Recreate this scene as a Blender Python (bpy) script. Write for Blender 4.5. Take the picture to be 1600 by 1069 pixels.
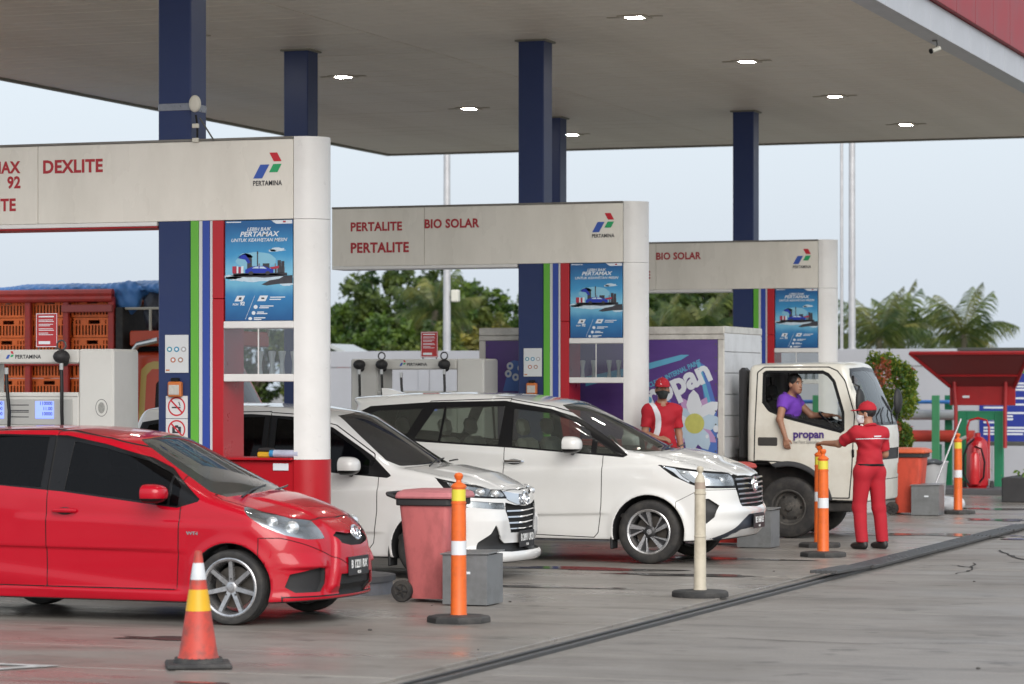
import bpy, bmesh, math, random
import numpy as np
from mathutils import Vector, Matrix

# ------------------------------------------------------------------ camera, sky, sun, exposure
SC = bpy.context.scene
for _o in list(bpy.data.objects):
    bpy.data.objects.remove(_o, do_unlink=True)
COL = SC.collection
R = math.radians
random.seed(7)
RNG = np.random.default_rng(11)

cam_data = bpy.data.cameras.new('camera')
cam = bpy.data.objects.new('camera', cam_data)
COL.objects.link(cam)
cam.location = (0.0, 0.0, 1.85)
cam.rotation_euler = (R(90), 0, R(19.6))
cam_data.sensor_width = 36.0
cam_data.lens = 36.0 * 4640.0 / 1600.0
cam_data.shift_y = 70.5 / 1600.0
cam_data.clip_start = 0.5
cam_data.clip_end = 3000.0
cam_data.dof.use_dof = True
cam_data.dof.focus_distance = 29.0
cam_data.dof.aperture_fstop = 3.2
SC.camera = cam

world = bpy.data.worlds.new('World')
SC.world = world
world.use_nodes = True
_nt = world.node_tree
for _n in list(_nt.nodes):
    _nt.nodes.remove(_n)
SUN_EL, SUN_AZ = R(31), R(150)
_sky = _nt.nodes.new('ShaderNodeTexSky')
_sky.sky_type = 'NISHITA'
_sky.sun_disc = False
_sky.sun_elevation = SUN_EL
_sky.sun_rotation = SUN_AZ
_sky.altitude = 20
_sky.air_density = 1.3
_sky.dust_density = 5.0
_sky.ozone_density = 2.0
_hs = _nt.nodes.new('ShaderNodeHueSaturation')
_hs.inputs['Saturation'].default_value = 0.55
_mx = _nt.nodes.new('ShaderNodeMix')
_mx.data_type = 'RGBA'
_mx.inputs[0].default_value = 0.62          # even overcast cloud sheet over the clear sky
_mx.inputs[7].default_value = (6.5, 7.25, 8.15, 1)
_bg = _nt.nodes.new('ShaderNodeBackground')
_bg.inputs['Strength'].default_value = 0.10
_wo = _nt.nodes.new('ShaderNodeOutputWorld')
_nt.links.new(_sky.outputs['Color'], _hs.inputs['Color'])
_nt.links.new(_hs.outputs['Color'], _mx.inputs[6])
_nt.links.new(_mx.outputs[2], _bg.inputs['Color'])
_nt.links.new(_bg.outputs['Background'], _wo.inputs['Surface'])

sun_data = bpy.data.lights.new('sun', 'SUN')
sun_data.energy = 1.5
sun_data.angle = R(50)
sun_data.color = (1.0, 0.97, 0.94)
sun = bpy.data.objects.new('sun', sun_data)
COL.objects.link(sun)
# SUN_AZ is measured like the sky's rotation (clockwise from +Y)
_sd = Vector((math.sin(SUN_AZ) * math.cos(SUN_EL), math.cos(SUN_AZ) * math.cos(SUN_EL), math.sin(SUN_EL)))
sun.rotation_euler = (-_sd).to_track_quat('-Z', 'Y').to_euler()
sun.location = (0, 0, 30)

SC.view_settings.view_transform = 'Standard'
SC.view_settings.look = 'None'
SC.view_settings.gamma = 1.0
SC.view_settings.use_curve_mapping = False
SC.view_settings.exposure = 0.62
SC.render.engine = 'CYCLES'
SC.cycles.use_denoising = True
SC.cycles.max_bounces = 8
SC.cycles.transparent_max_bounces = 12
SC.cycles.sample_clamp_indirect = 6.0

# ------------------------------------------------------------------ materials
MATS = {}

def mat(name, col, rough=0.5, metal=0.0, var=0.06, scale=6.0, bump=0.0, bscale=60.0, coat=0.0,
        dirt=0.0, dirt_col=(0.10, 0.085, 0.07), dirt_scale=2.0, emit=0.0, emit_col=None, back=None, spec=0.5, rvar=0.08, stretch=None):
    """Principled material with soft colour variation, roughness variation, optional stains and relief."""
    if name in MATS:
        return MATS[name]
    m = bpy.data.materials.new(name)
    m.use_nodes = True
    nt = m.node_tree
    b = nt.nodes['Principled BSDF']
    L = nt.links.new
    tc = nt.nodes.new('ShaderNodeTexCoord')
    src = tc.outputs['Object']
    if stretch:
        mp = nt.nodes.new('ShaderNodeMapping')
        mp.inputs['Scale'].default_value = stretch
        L(src, mp.inputs['Vector'])
        src = mp.outputs['Vector']
    n = nt.nodes.new('ShaderNodeTexNoise')
    n.inputs['Scale'].default_value = scale
    n.inputs['Detail'].default_value = 6
    L(src, n.inputs['Vector'])
    mix = nt.nodes.new('ShaderNodeMix')
    mix.data_type = 'RGBA'
    lo = [max(0.0, c * (1 - var)) for c in col[:3]] + [1]
    hi = [min(1.0, c * (1 + var)) for c in col[:3]] + [1]
    mix.inputs[6].default_value = lo
    mix.inputs[7].default_value = hi
    L(n.outputs['Fac'], mix.inputs[0])
    colout = mix.outputs[2]
    if dirt > 0:
        n2 = nt.nodes.new('ShaderNodeTexNoise')
        n2.inputs['Scale'].default_value = dirt_scale
        n2.inputs['Detail'].default_value = 9
        n2.inputs['Roughness'].default_value = 0.68
        L(src, n2.inputs['Vector'])
        rp = nt.nodes.new('ShaderNodeValToRGB')
        rp.color_ramp.elements[0].position = 0.45
        rp.color_ramp.elements[1].position = 0.64
        rp.color_ramp.elements[1].color = (dirt, dirt, dirt, 1)
        L(n2.outputs['Fac'], rp.inputs['Fac'])
        m2 = nt.nodes.new('ShaderNodeMix')
        m2.data_type = 'RGBA'
        m2.inputs[7].default_value = (*dirt_col, 1)
        L(rp.outputs['Color'], m2.inputs[0])
        L(colout, m2.inputs[6])
        colout = m2.outputs[2]
    if back is not None:
        ge = nt.nodes.new('ShaderNodeNewGeometry')
        m3 = nt.nodes.new('ShaderNodeMix')
        m3.data_type = 'RGBA'
        m3.inputs[7].default_value = (*back, 1)
        L(ge.outputs['Backfacing'], m3.inputs[0])
        L(colout, m3.inputs[6])
        colout = m3.outputs[2]
    L(colout, b.inputs['Base Color'])
    mr = nt.nodes.new('ShaderNodeMapRange')
    mr.inputs['To Min'].default_value = max(0.0, rough - rvar)
    mr.inputs['To Max'].default_value = min(1.0, rough + rvar)
    L(n.outputs['Fac'], mr.inputs['Value'])
    L(mr.outputs['Result'], b.inputs['Roughness'])
    b.inputs['Metallic'].default_value = metal
    b.inputs['Coat Weight'].default_value = coat
    b.inputs['Coat Roughness'].default_value = 0.04
    b.inputs['Specular IOR Level'].default_value = spec
    if emit > 0:
        b.inputs['Emission Color'].default_value = (*(emit_col or col[:3]), 1)
        b.inputs['Emission Strength'].default_value = emit
    if bump > 0:
        n3 = nt.nodes.new('ShaderNodeTexNoise')
        n3.inputs['Scale'].default_value = bscale
        n3.inputs['Detail'].default_value = 4
        L(src, n3.inputs['Vector'])
        bp = nt.nodes.new('ShaderNodeBump')
        bp.inputs['Strength'].default_value = bump
        bp.inputs['Distance'].default_value = 0.01
        L(n3.outputs['Fac'], bp.inputs['Height'])
        L(bp.outputs['Normal'], b.inputs['Normal'])
    MATS[name] = m
    return m

def glass_mat(name, tint=(0.1, 0.1, 0.1), opaque=0.0, base=(0.01, 0.01, 0.012), rough=0.03, ior=1.6):
    """Thin tinted pane: a see-through tint, a share of solid film and a fresnel reflection."""
    if name in MATS:
        return MATS[name]
    m = bpy.data.materials.new(name)
    m.use_nodes = True
    nt = m.node_tree
    L = nt.links.new
    for n in list(nt.nodes):
        nt.nodes.remove(n)
    out = nt.nodes.new('ShaderNodeOutputMaterial')
    tr = nt.nodes.new('ShaderNodeBsdfTransparent')
    tr.inputs['Color'].default_value = (*tint, 1)
    df = nt.nodes.new('ShaderNodeBsdfDiffuse')
    df.inputs['Color'].default_value = (*base, 1)
    gl = nt.nodes.new('ShaderNodeBsdfGlossy')
    gl.inputs['Roughness'].default_value = rough
    fr = nt.nodes.new('ShaderNodeFresnel')
    fr.inputs['IOR'].default_value = ior
    m1 = nt.nodes.new('ShaderNodeMixShader')
    m1.inputs[0].default_value = opaque
    m2 = nt.nodes.new('ShaderNodeMixShader')
    L(tr.outputs[0], m1.inputs[1])
    L(df.outputs[0], m1.inputs[2])
    L(fr.outputs[0], m2.inputs[0])
    L(m1.outputs[0], m2.inputs[1])
    L(gl.outputs[0], m2.inputs[2])
    L(m2.outputs[0], out.inputs['Surface'])
    MATS[name] = m
    return m

# ------------------------------------------------------------------ objects
def link(o, parent=None):
    COL.objects.link(o)
    if parent is not None:
        o.parent = parent
    return o

def tag(o, label=None, cat=None, group=None, kind=None):
    if label: o['label'] = label
    if cat: o['category'] = cat
    if group: o['group'] = group
    if kind: o['kind'] = kind
    return o

def thing(name, label, cat, loc=(0, 0, 0), rz=0.0, group=None):
    o = bpy.data.objects.new(name, None)
    o.empty_display_size = 0.2
    link(o)
    o.location = loc
    o.rotation_euler = (0, 0, rz)
    return tag(o, label, cat, group)

def copy_tree(o, parent=None):
    c = o.copy()
    COL.objects.link(c)
    c.parent = parent
    for ch in list(o.children):
        copy_tree(ch, c)
    return c

class MB:
    """Collects shapes and links them as one mesh object."""
    def __init__(s):
        s.v, s.f, s.m = [], [], []
        s.mi = 0
    def add(s, vs, fs):
        k = len(s.v)
        s.v += [tuple(p) for p in vs]
        s.f += [tuple(i + k for i in f) for f in fs]
        s.m += [s.mi] * len(fs)
        return s
    def box(s, x0, x1, y0, y1, z0, z1, b=0.0, M=None):
        b = min(b, abs(x1 - x0) * .49, abs(y1 - y0) * .49, abs(z1 - z0) * .49)
        if b <= 0:
            vs = [(x, y, z) for z in (z0, z1) for y in (y0, y1) for x in (x0, x1)]
            fs = [(0, 2, 3, 1), (4, 5, 7, 6), (0, 1, 5, 4), (2, 6, 7, 3), (0, 4, 6, 2), (1, 3, 7, 5)]
        else:
            vs, idx = [], {}
            X, Y, Z = (x0, x1), (y0, y1), (z0, z1)
            for i in (0, 1):
                for j in (0, 1):
                    for k in (0, 1):
                        sx, sy, sz = (1, -1)[i], (1, -1)[j], (1, -1)[k]
                        for a in range(3):
                            p = [X[i] + sx * b, Y[j] + sy * b, Z[k] + sz * b]
                            p[a] = (X[i], Y[j], Z[k])[a]
                            idx[(i, j, k, a)] = len(vs)
                            vs.append(tuple(p))
            fs = []
            for a in range(3):
                o1, o2 = [q for q in range(3) if q != a]
                for e in (0, 1):
                    ring = []
                    for (p, q) in ((0, 0), (1, 0), (1, 1), (0, 1)):
                        key = [0, 0, 0]
                        key[a], key[o1], key[o2] = e, p, q
                        ring.append(idx[(*key, a)])
                    flip = (e == 0) ^ (a == 1)
                    fs.append(tuple(reversed(ring)) if flip else tuple(ring))
            for a in range(3):
                o1, o2 = [q for q in range(3) if q != a]
                for p in (0, 1):
                    for q in (0, 1):
                        k0, k1 = [0, 0, 0], [0, 0, 0]
                        k0[o1] = k1[o1] = p
                        k0[o2] = k1[o2] = q
                        k0[a], k1[a] = 0, 1
                        fs.append((idx[(*k0, o1)], idx[(*k1, o1)], idx[(*k1, o2)], idx[(*k0, o2)]))
            for i in (0, 1):
                for j in (0, 1):
                    for k in (0, 1):
                        fs.append((idx[(i, j, k, 0)], idx[(i, j, k, 1)], idx[(i, j, k, 2)]))
        if M is not None:
            vs = [tuple(M @ Vector(p)) for p in vs]
        return s.add(vs, fs)
    def cyl(s, p0, p1, r0, r1=None, n=16, caps=True):
        r1 = r0 if r1 is None else r1
        p0, p1 = Vector(p0), Vector(p1)
        d = (p1 - p0).normalized()
        a = d.orthogonal().normalized()
        b = d.cross(a)
        vs = []
        for p, r in ((p0, r0), (p1, r1)):
            for i in range(n):
                t = 2 * math.pi * i / n
                vs.append(p + a * (r * math.cos(t)) + b * (r * math.sin(t)))
        fs = [(i, (i + 1) % n, n + (i + 1) % n, n + i) for i in range(n)]
        if caps:
            fs += [tuple(range(n - 1, -1, -1)), tuple(range(n, 2 * n))]
        return s.add(vs, fs)
    def lathe(s, prof, n=24, M=None, closed=False):
        """prof: (r, z) pairs turned about z."""
        vs, fs = [], []
        for (r, z) in prof:
            for i in range(n):
                t = 2 * math.pi * i / n
                vs.append((r * math.cos(t), r * math.sin(t), z))
        m = len(prof)
        for j in range(m if closed else m - 1):
            j2 = (j + 1) % m
            for i in range(n):
                i2 = (i + 1) % n
                fs.append((j * n + i, j * n + i2, j2 * n + i2, j2 * n + i))
        if M is not None:
            vs = [tuple(M @ Vector(p)) for p in vs]
        return s.add(vs, fs)
    def tube(s, path, r, n=8, caps=True):
        P = [Vector(p) for p in path]
        rs = r if isinstance(r, (list, tuple)) else [r] * len(P)
        vs, fs = [], []
        ref = None
        for i, p in enumerate(P):
            d = (P[min(i + 1, len(P) - 1)] - P[max(i - 1, 0)]).normalized()
            if ref is None:
                ref = d.orthogonal().normalized()
            a = (ref - d * ref.dot(d))
            a = a.normalized() if a.length > 1e-6 else d.orthogonal().normalized()
            ref = a
            b = d.cross(a)
            for k in range(n):
                t = 2 * math.pi * k / n
                vs.append(p + a * (rs[i] * math.cos(t)) + b * (rs[i] * math.sin(t)))
        for i in range(len(P) - 1):
            for k in range(n):
                k2 = (k + 1) % n
                fs.append((i * n + k, i * n + k2, (i + 1) * n + k2, (i + 1) * n + k))
        if caps:
            fs += [tuple(range(n - 1, -1, -1)), tuple(range((len(P) - 1) * n, len(P) * n))]
        return s.add(vs, fs)
    def prism(s, poly, h0, h1, axis='y', M=None):
        """poly: 2D points; extruded along axis between h0 and h1. axis y: (x,z); x: (y,z); z: (x,y)."""
        def P(p, h):
            return {'y': (p[0], h, p[1]), 'x': (h, p[0], p[1]), 'z': (p[0], p[1], h)}[axis]
        n = len(poly)
        vs = [P(p, h0) for p in poly] + [P(p, h1) for p in poly]
        if M is not None:
            vs = [tuple(M @ Vector(p)) for p in vs]
        fs = [(i, (i + 1) % n, n + (i + 1) % n, n + i) for i in range(n)]
        fs += [tuple(range(n - 1, -1, -1)), tuple(range(n, 2 * n))]
        return s.add(vs, fs)
    def sphere(s, c, r, n=12, m=8):
        rx, ry, rz = r if isinstance(r, (tuple, list)) else (r, r, r)
        vs = [(c[0], c[1], c[2] - rz)]
        for j in range(1, m):
            a = -math.pi / 2 + math.pi * j / m
            for i in range(n):
                t = 2 * math.pi * i / n
                vs.append((c[0] + rx * math.cos(a) * math.cos(t), c[1] + ry * math.cos(a) * math.sin(t), c[2] + rz * math.sin(a)))
        vs.append((c[0], c[1], c[2] + rz))
        fs = [(0, 1 + (i + 1) % n, 1 + i) for i in range(n)]
        for j in range(m - 2):
            for i in range(n):
                a = 1 + j * n
                fs.append((a + i, a + (i + 1) % n, a + n + (i + 1) % n, a + n + i))
        top = len(vs) - 1
        a = 1 + (m - 2) * n
        fs += [(a + i, a + (i + 1) % n, top) for i in range(n)]
        return s.add(vs, fs)
    def build(s, name, material, parent=None, smooth=35, fix=True):
        me = bpy.data.meshes.new(name)
        me.from_pydata(s.v, [], s.f)
        mats = material if isinstance(material, (list, tuple)) else [material]
        for m in mats:
            me.materials.append(m)
        if len(mats) > 1:
            me.polygons.foreach_set('material_index', s.m)
        if fix:
            bm = bmesh.new()
            bm.from_mesh(me)
            bmesh.ops.recalc_face_normals(bm, faces=bm.faces)
            bm.to_mesh(me)
            bm.free()
        if smooth:
            me.shade_smooth()
            me.set_sharp_from_angle(angle=R(smooth))
        o = bpy.data.objects.new(name, me)
        return link(o, parent)

def lerp(a, b, t):
    return a + (b - a) * t

def text_mesh(name, body, size, material, parent, loc, bold=0.0, depth=0.001, align='LEFT', sx=1.0, shear=0.0, rot=(R(90), 0, 0), spacing=1.0):
    """Lettering as a thin mesh standing in the local x-z plane (facing -y)."""
    cu = bpy.data.curves.new(name + '_curve', 'FONT')
    cu.body = body
    cu.size = size
    cu.offset = bold
    cu.extrude = depth
    cu.align_x = align
    cu.shear = shear
    cu.space_character = spacing
    cu.resolution_u = 3
    to = bpy.data.objects.new(name + '_tmp', cu)
    COL.objects.link(to)
    dg = bpy.context.evaluated_depsgraph_get()
    me = bpy.data.meshes.new_from_object(to.evaluated_get(dg))
    bpy.data.objects.remove(to, do_unlink=True)
    bpy.data.curves.remove(cu)
    me.name = name
    me.materials.clear()
    me.materials.append(material)
    o = bpy.data.objects.new(name, me)
    link(o, parent)
    o.location = loc
    o.rotation_euler = rot
    o.scale = (sx, 1, 1)
    return o

# ------------------------------------------------------------------ smooth surfaces from distance functions
class Prof:
    """Polyline with rounded corners, sampled for numpy."""
    def __init__(s, pts, sigma=0.03):
        p = sorted(pts)
        x = np.array([a for a, b in p], float)
        y = np.array([b for a, b in p], float)
        lo, hi = x[0] - 1.0, x[-1] + 1.0
        s.x = np.arange(lo, hi, 0.005)
        v = np.interp(s.x, x, y)
        k = int(max(1, 3 * sigma / 0.005))
        w = np.exp(-0.5 * (np.arange(-k, k + 1) * 0.005 / max(sigma, 1e-4)) ** 2)
        w /= w.sum()
        s.y = np.convolve(np.pad(v, k, 'edge'), w, 'valid')
    def __call__(s, q):
        return np.interp(q, s.x, s.y)

def smax(a, b, r):
    h = np.maximum(r - np.abs(a - b), 0) / r
    return np.maximum(a, b) + h * h * r * 0.25

def smin(a, b, r):
    return -smax(-a, -b, r)

def sd_poly(px, pz, poly):
    """Signed distance to a 2D polygon (negative inside)."""
    d = np.full(px.shape, 1e9)
    inside = np.zeros(px.shape, bool)
    n = len(poly)
    for i in range(n):
        ax, az = poly[i]
        bx, bz = poly[(i + 1) % n]
        ex, ez = bx - ax, bz - az
        wx, wz = px - ax, pz - az
        t = np.clip((wx * ex + wz * ez) / (ex * ex + ez * ez + 1e-12), 0, 1)
        d = np.minimum(d, (wx - ex * t) ** 2 + (wz - ez * t) ** 2)
        c = (az > pz) != (bz > pz)
        with np.errstate(divide='ignore', invalid='ignore'):
            xi = ax + (pz - az) * ex / (ez if abs(ez) > 1e-12 else 1e-12)
        inside ^= c & (px < xi)
    d = np.sqrt(d)
    return np.where(inside, -d, d)

def grad(fn, V, e=0.003):
    g = np.empty_like(V)
    for a in range(3):
        P = V.copy(); P[:, a] += e
        Q = V.copy(); Q[:, a] -= e
        g[:, a] = (fn(P[:, 0], P[:, 1], P[:, 2]) - fn(Q[:, 0], Q[:, 1], Q[:, 2])) / (2 * e)
    return g

def project(fn, V, h, it=3, e=0.003):
    for _ in range(it):
        g = grad(fn, V, e)
        f = fn(V[:, 0], V[:, 1], V[:, 2])
        st = f / np.maximum((g * g).sum(1), 1e-4)
        d = g * st[:, None]
        ln = np.linalg.norm(d, axis=1)
        d *= np.minimum(1, (0.6 * h) / np.maximum(ln, 1e-9))[:, None]
        V = V - d
    return V

def surface_net(fn, lo, hi, h, it=3):
    """Surface-nets mesh of fn = 0: vertices and triangles."""
    ax = [np.arange(lo[i] - h * 1.5, hi[i] + h * 2.5, h) for i in range(3)]
    X, Y, Z = np.meshgrid(*ax, indexing='ij')
    v = fn(X, Y, Z).astype(np.float64)
    nx, ny, nz = v.shape
    s = v < 0
    c = np.zeros((nx - 1, ny - 1, nz - 1), np.int8)
    for i in (0, 1):
        for j in (0, 1):
            for k in (0, 1):
                c += s[i:nx - 1 + i, j:ny - 1 + j, k:nz - 1 + k]
    act = (c > 0) & (c < 8)
    idx = -np.ones(act.shape, np.int64)
    I = np.argwhere(act)
    idx[act] = np.arange(len(I))
    acc = np.zeros((len(I), 3)); cnt = np.zeros(len(I))
    corners = [(i, j, k) for i in (0, 1) for j in (0, 1) for k in (0, 1)]
    for a in corners:
        for b in corners:
            if sum(b) - sum(a) == 1 and all(b[q] >= a[q] for q in range(3)):
                va = v[I[:, 0] + a[0], I[:, 1] + a[1], I[:, 2] + a[2]]
                vb = v[I[:, 0] + b[0], I[:, 1] + b[1], I[:, 2] + b[2]]
                m = (va < 0) != (vb < 0)
                t = np.where(m, va / np.where(m, va - vb, 1), 0)
                for q in range(3):
                    acc[:, q] += np.where(m, a[q] + t * (b[q] - a[q]), 0)
                cnt += m
    V = (I + acc / cnt[:, None]) * h + np.array([ax[0][0], ax[1][0], ax[2][0]])
    quads = []
    for a in range(3):
        o1, o2 = [(1, 2), (2, 0), (0, 1)][a]
        sl0 = [slice(None)] * 3; sl1 = [slice(None)] * 3
        sl0[a] = slice(0, -1); sl1[a] = slice(1, None)
        e = s[tuple(sl0)] != s[tuple(sl1)]
        P = np.argwhere(e)
        ok = (P[:, o1] > 0) & (P[:, o2] > 0) & (P[:, o1] < v.shape[o1] - 1) & (P[:, o2] < v.shape[o2] - 1)
        P = P[ok]
        fl = s[P[:, 0], P[:, 1], P[:, 2]]
        def cell(d1, d2):
            Q = P.copy()
            Q[:, o1] -= d1; Q[:, o2] -= d2
            return idx[Q[:, 0], Q[:, 1], Q[:, 2]]
        q = np.stack([cell(1, 1), cell(0, 1), cell(0, 0), cell(1, 0)], 1)
        q[~fl] = q[~fl][:, ::-1]
        quads.append(q)
    Q = np.concatenate(quads)
    V = project(fn, V, h, it)
    d1 = np.linalg.norm(V[Q[:, 0]] - V[Q[:, 2]], axis=1)
    d2 = np.linalg.norm(V[Q[:, 1]] - V[Q[:, 3]], axis=1)
    a = d1 <= d2
    T = np.concatenate([Q[a][:, [0, 1, 2]], Q[a][:, [0, 2, 3]], Q[~a][:, [0, 1, 3]], Q[~a][:, [1, 2, 3]]])
    return V, T

def split_tris(V, T, s):
    """Cuts triangles along s = 0 (s given per vertex). Returns new V, T, parent triangle index."""
    s = np.where(np.abs(s) < 1e-5, 1e-5, s)
    neg = s < 0
    n = neg[T].sum(1)
    mixed = (n > 0) & (n < 3)
    par_keep = np.nonzero(~mixed)[0]
    par = np.nonzero(mixed)[0]
    if len(par) == 0:
        return V, T, np.arange(len(T)), 0
    M = T[par]
    nm = neg[M]
    odd = np.where((n[par] == 1)[:, None], nm, ~nm)
    k = odd.argmax(1)
    r = np.arange(len(M))
    a, b, c = M[r, k], M[r, (k + 1) % 3], M[r, (k + 2) % 3]
    E = np.concatenate([np.stack([a, b], 1), np.stack([a, c], 1)])
    Es = np.sort(E, 1)
    U, inv = np.unique(Es, axis=0, return_inverse=True)
    inv = inv.reshape(-1)
    s0, s1 = s[U[:, 0]], s[U[:, 1]]
    t = s0 / (s0 - s1)
    NV = V[U[:, 0]] + (V[U[:, 1]] - V[U[:, 0]]) * t[:, None]
    base = len(V)
    ab, ac = base + inv[:len(M)], base + inv[len(M):]
    V2 = np.concatenate([V, NV])
    T2 = np.concatenate([T[par_keep], np.stack([a, ab, ac], 1), np.stack([ab, b, c], 1), np.stack([ab, c, ac], 1)])
    P2 = np.concatenate([par_keep, par, par, par])
    return V2, T2, P2, len(NV)

def mesh_from_tris(name, V, N, T, material, parent=None, offset=0.0, rim=0.0, matidx=None):
    """Mesh of the given triangles with smooth custom normals; rim > 0 adds a skirt inward from the border."""
    used = np.unique(T)
    mp = -np.ones(len(V), np.int64)
    mp[used] = np.arange(len(used))
    v = V[used] - N[used] * offset
    n = N[used]
    t = mp[T]
    faces = t
    extra_q = np.zeros((0, 4), np.int64)
    if rim != 0.0:
        e = np.concatenate([t[:, [0, 1]], t[:, [1, 2]], t[:, [2, 0]]])
        key = np.sort(e, 1)
        _, inv, ct = np.unique(key, axis=0, return_inverse=True, return_counts=True)
        be = e[ct[inv.reshape(-1)] == 1]
        bv = np.unique(be)
        m2 = -np.ones(len(v), np.int64)
        m2[bv] = len(v) + np.arange(len(bv))
        v = np.concatenate([v, v[bv] - n[bv] * rim])
        n = np.concatenate([n, n[bv]])
        extra_q = np.stack([be[:, 1], be[:, 0], m2[be[:, 0]], m2[be[:, 1]]], 1)
    me = bpy.data.meshes.new(name)
    me.from_pydata(v.tolist(), [], faces.tolist() + extra_q.tolist())
    for m in (material if isinstance(material, (list, tuple)) else [material]):
        me.materials.append(m)
    if matidx is not None:
        me.polygons.foreach_set('material_index', np.concatenate([matidx, np.zeros(len(extra_q), np.int64)]).astype(np.int32))
    me.shade_smooth()
    me.normals_split_custom_set_from_vertices(n.tolist())
    o = bpy.data.objects.new(name, me)
    return link(o, parent)

class Skin:
    """A smooth shell cut into named regions along exact contours."""
    def __init__(s, fn, lo, hi, h):
        s.fn, s.h = fn, h
        s.V, s.T = surface_net(fn, lo, hi, h)
        s.names = ['body']
        s.reg = np.zeros(len(s.T), np.int64)
    def cen(s):
        return s.V[s.T].mean(1)
    def _cut(s, val):
        n0 = len(s.V)
        s.V, s.T, par, k = split_tris(s.V, s.T, val)
        s.reg = s.reg[par]
        if k:
            s.V[n0:] = project(s.fn, s.V[n0:], s.h * 0.3, 2)
    def region(s, name, f, over=('body',), gap=0.0, gapname='gap'):
        """f(x,y,z) < 0 inside. gap > 0 leaves a groove of that width around it."""
        levels = (0.0,) if gap <= 0 else (-gap / 2, gap / 2)
        for lv in levels:
            s._cut(f(s.V[:, 0], s.V[:, 1], s.V[:, 2]) - lv)
        c = s.cen()
        val = f(c[:, 0], c[:, 1], c[:, 2])
        ok = np.isin(s.reg, [s.names.index(o) for o in over if o in s.names])
        if name not in s.names:
            s.names.append(name)
        s.reg[ok & (val < -gap / 2)] = s.names.index(name)
        if gap > 0:
            if gapname not in s.names:
                s.names.append(gapname)
            s.reg[ok & (np.abs(val) <= gap / 2)] = s.names.index(gapname)
    def drop(s, mask_fn):
        c = s.cen()
        k = ~mask_fn(c[:, 0], c[:, 1], c[:, 2])
        s.T, s.reg = s.T[k], s.reg[k]
    def finish(s):
        g = grad(s.fn, s.V, 0.004)
        s.N = g / np.maximum(np.linalg.norm(g, axis=1), 1e-9)[:, None]
    def piece(s, regname, objname, material, parent=None, offset=0.0, rim=0.0, side=0, where=None):
        if regname not in s.names:
            return None
        m = s.reg == s.names.index(regname)
        c = s.cen()
        if side:
            m &= (c[:, 1] * side > 0)
        if where is not None:
            m &= where(c[:, 0], c[:, 1], c[:, 2])
        if not m.any():
            return None
        return mesh_from_tris(objname, s.V, s.N, s.T[m], material, parent, offset, rim)

# ------------------------------------------------------------------ vehicles
def M_tyre():   return mat('tyre_rubber', (0.022, 0.021, 0.021), 0.75, var=0.25, scale=9, dirt=0.35, dirt_col=(0.10, 0.09, 0.075), dirt_scale=7)
def M_black():  return mat('black_trim', (0.009, 0.009, 0.010), 0.30, var=0.2, spec=.25)
def M_plastic():return mat('black_plastic', (0.02, 0.02, 0.021), 0.6, var=0.25, bump=0.05, bscale=200)
def M_gap():    return mat('panel_gap', (0.008, 0.008, 0.008), 0.8)
def M_chrome(): return mat('chrome', (0.75, 0.76, 0.78), 0.09, metal=1.0, var=0.03)
def M_alloy():  return mat('alloy_silver', (0.50, 0.50, 0.51), 0.28, metal=0.85, var=0.06, dirt=0.4, dirt_col=(0.12, 0.10, 0.09), dirt_scale=14)
def M_alloydk():return mat('alloy_dark', (0.035, 0.035, 0.037), 0.35, metal=0.4)
def M_cabin():  return mat('cabin_fabric', (0.055, 0.052, 0.05), 0.9, var=0.25, scale=20)
def M_lens():   return glass_mat('lamp_lens', (0.93, 0.95, 0.96), 0.02, (0.3, 0.3, 0.3))
def M_reflector(): return mat('lamp_reflector', (0.62, 0.63, 0.64), 0.22, metal=0.9, var=0.15, scale=18)
def M_plate():  return mat('plate_black', (0.018, 0.018, 0.02), 0.45)
def M_white():  return mat('print_white', (0.78, 0.78, 0.76), 0.5, var=0.03)

def spin_y(mb_shape, *a, **k):
    return None

WY = Matrix.Rotation(R(90), 4, 'X')   # turns a z-lathe so its axis points along -y

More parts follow.
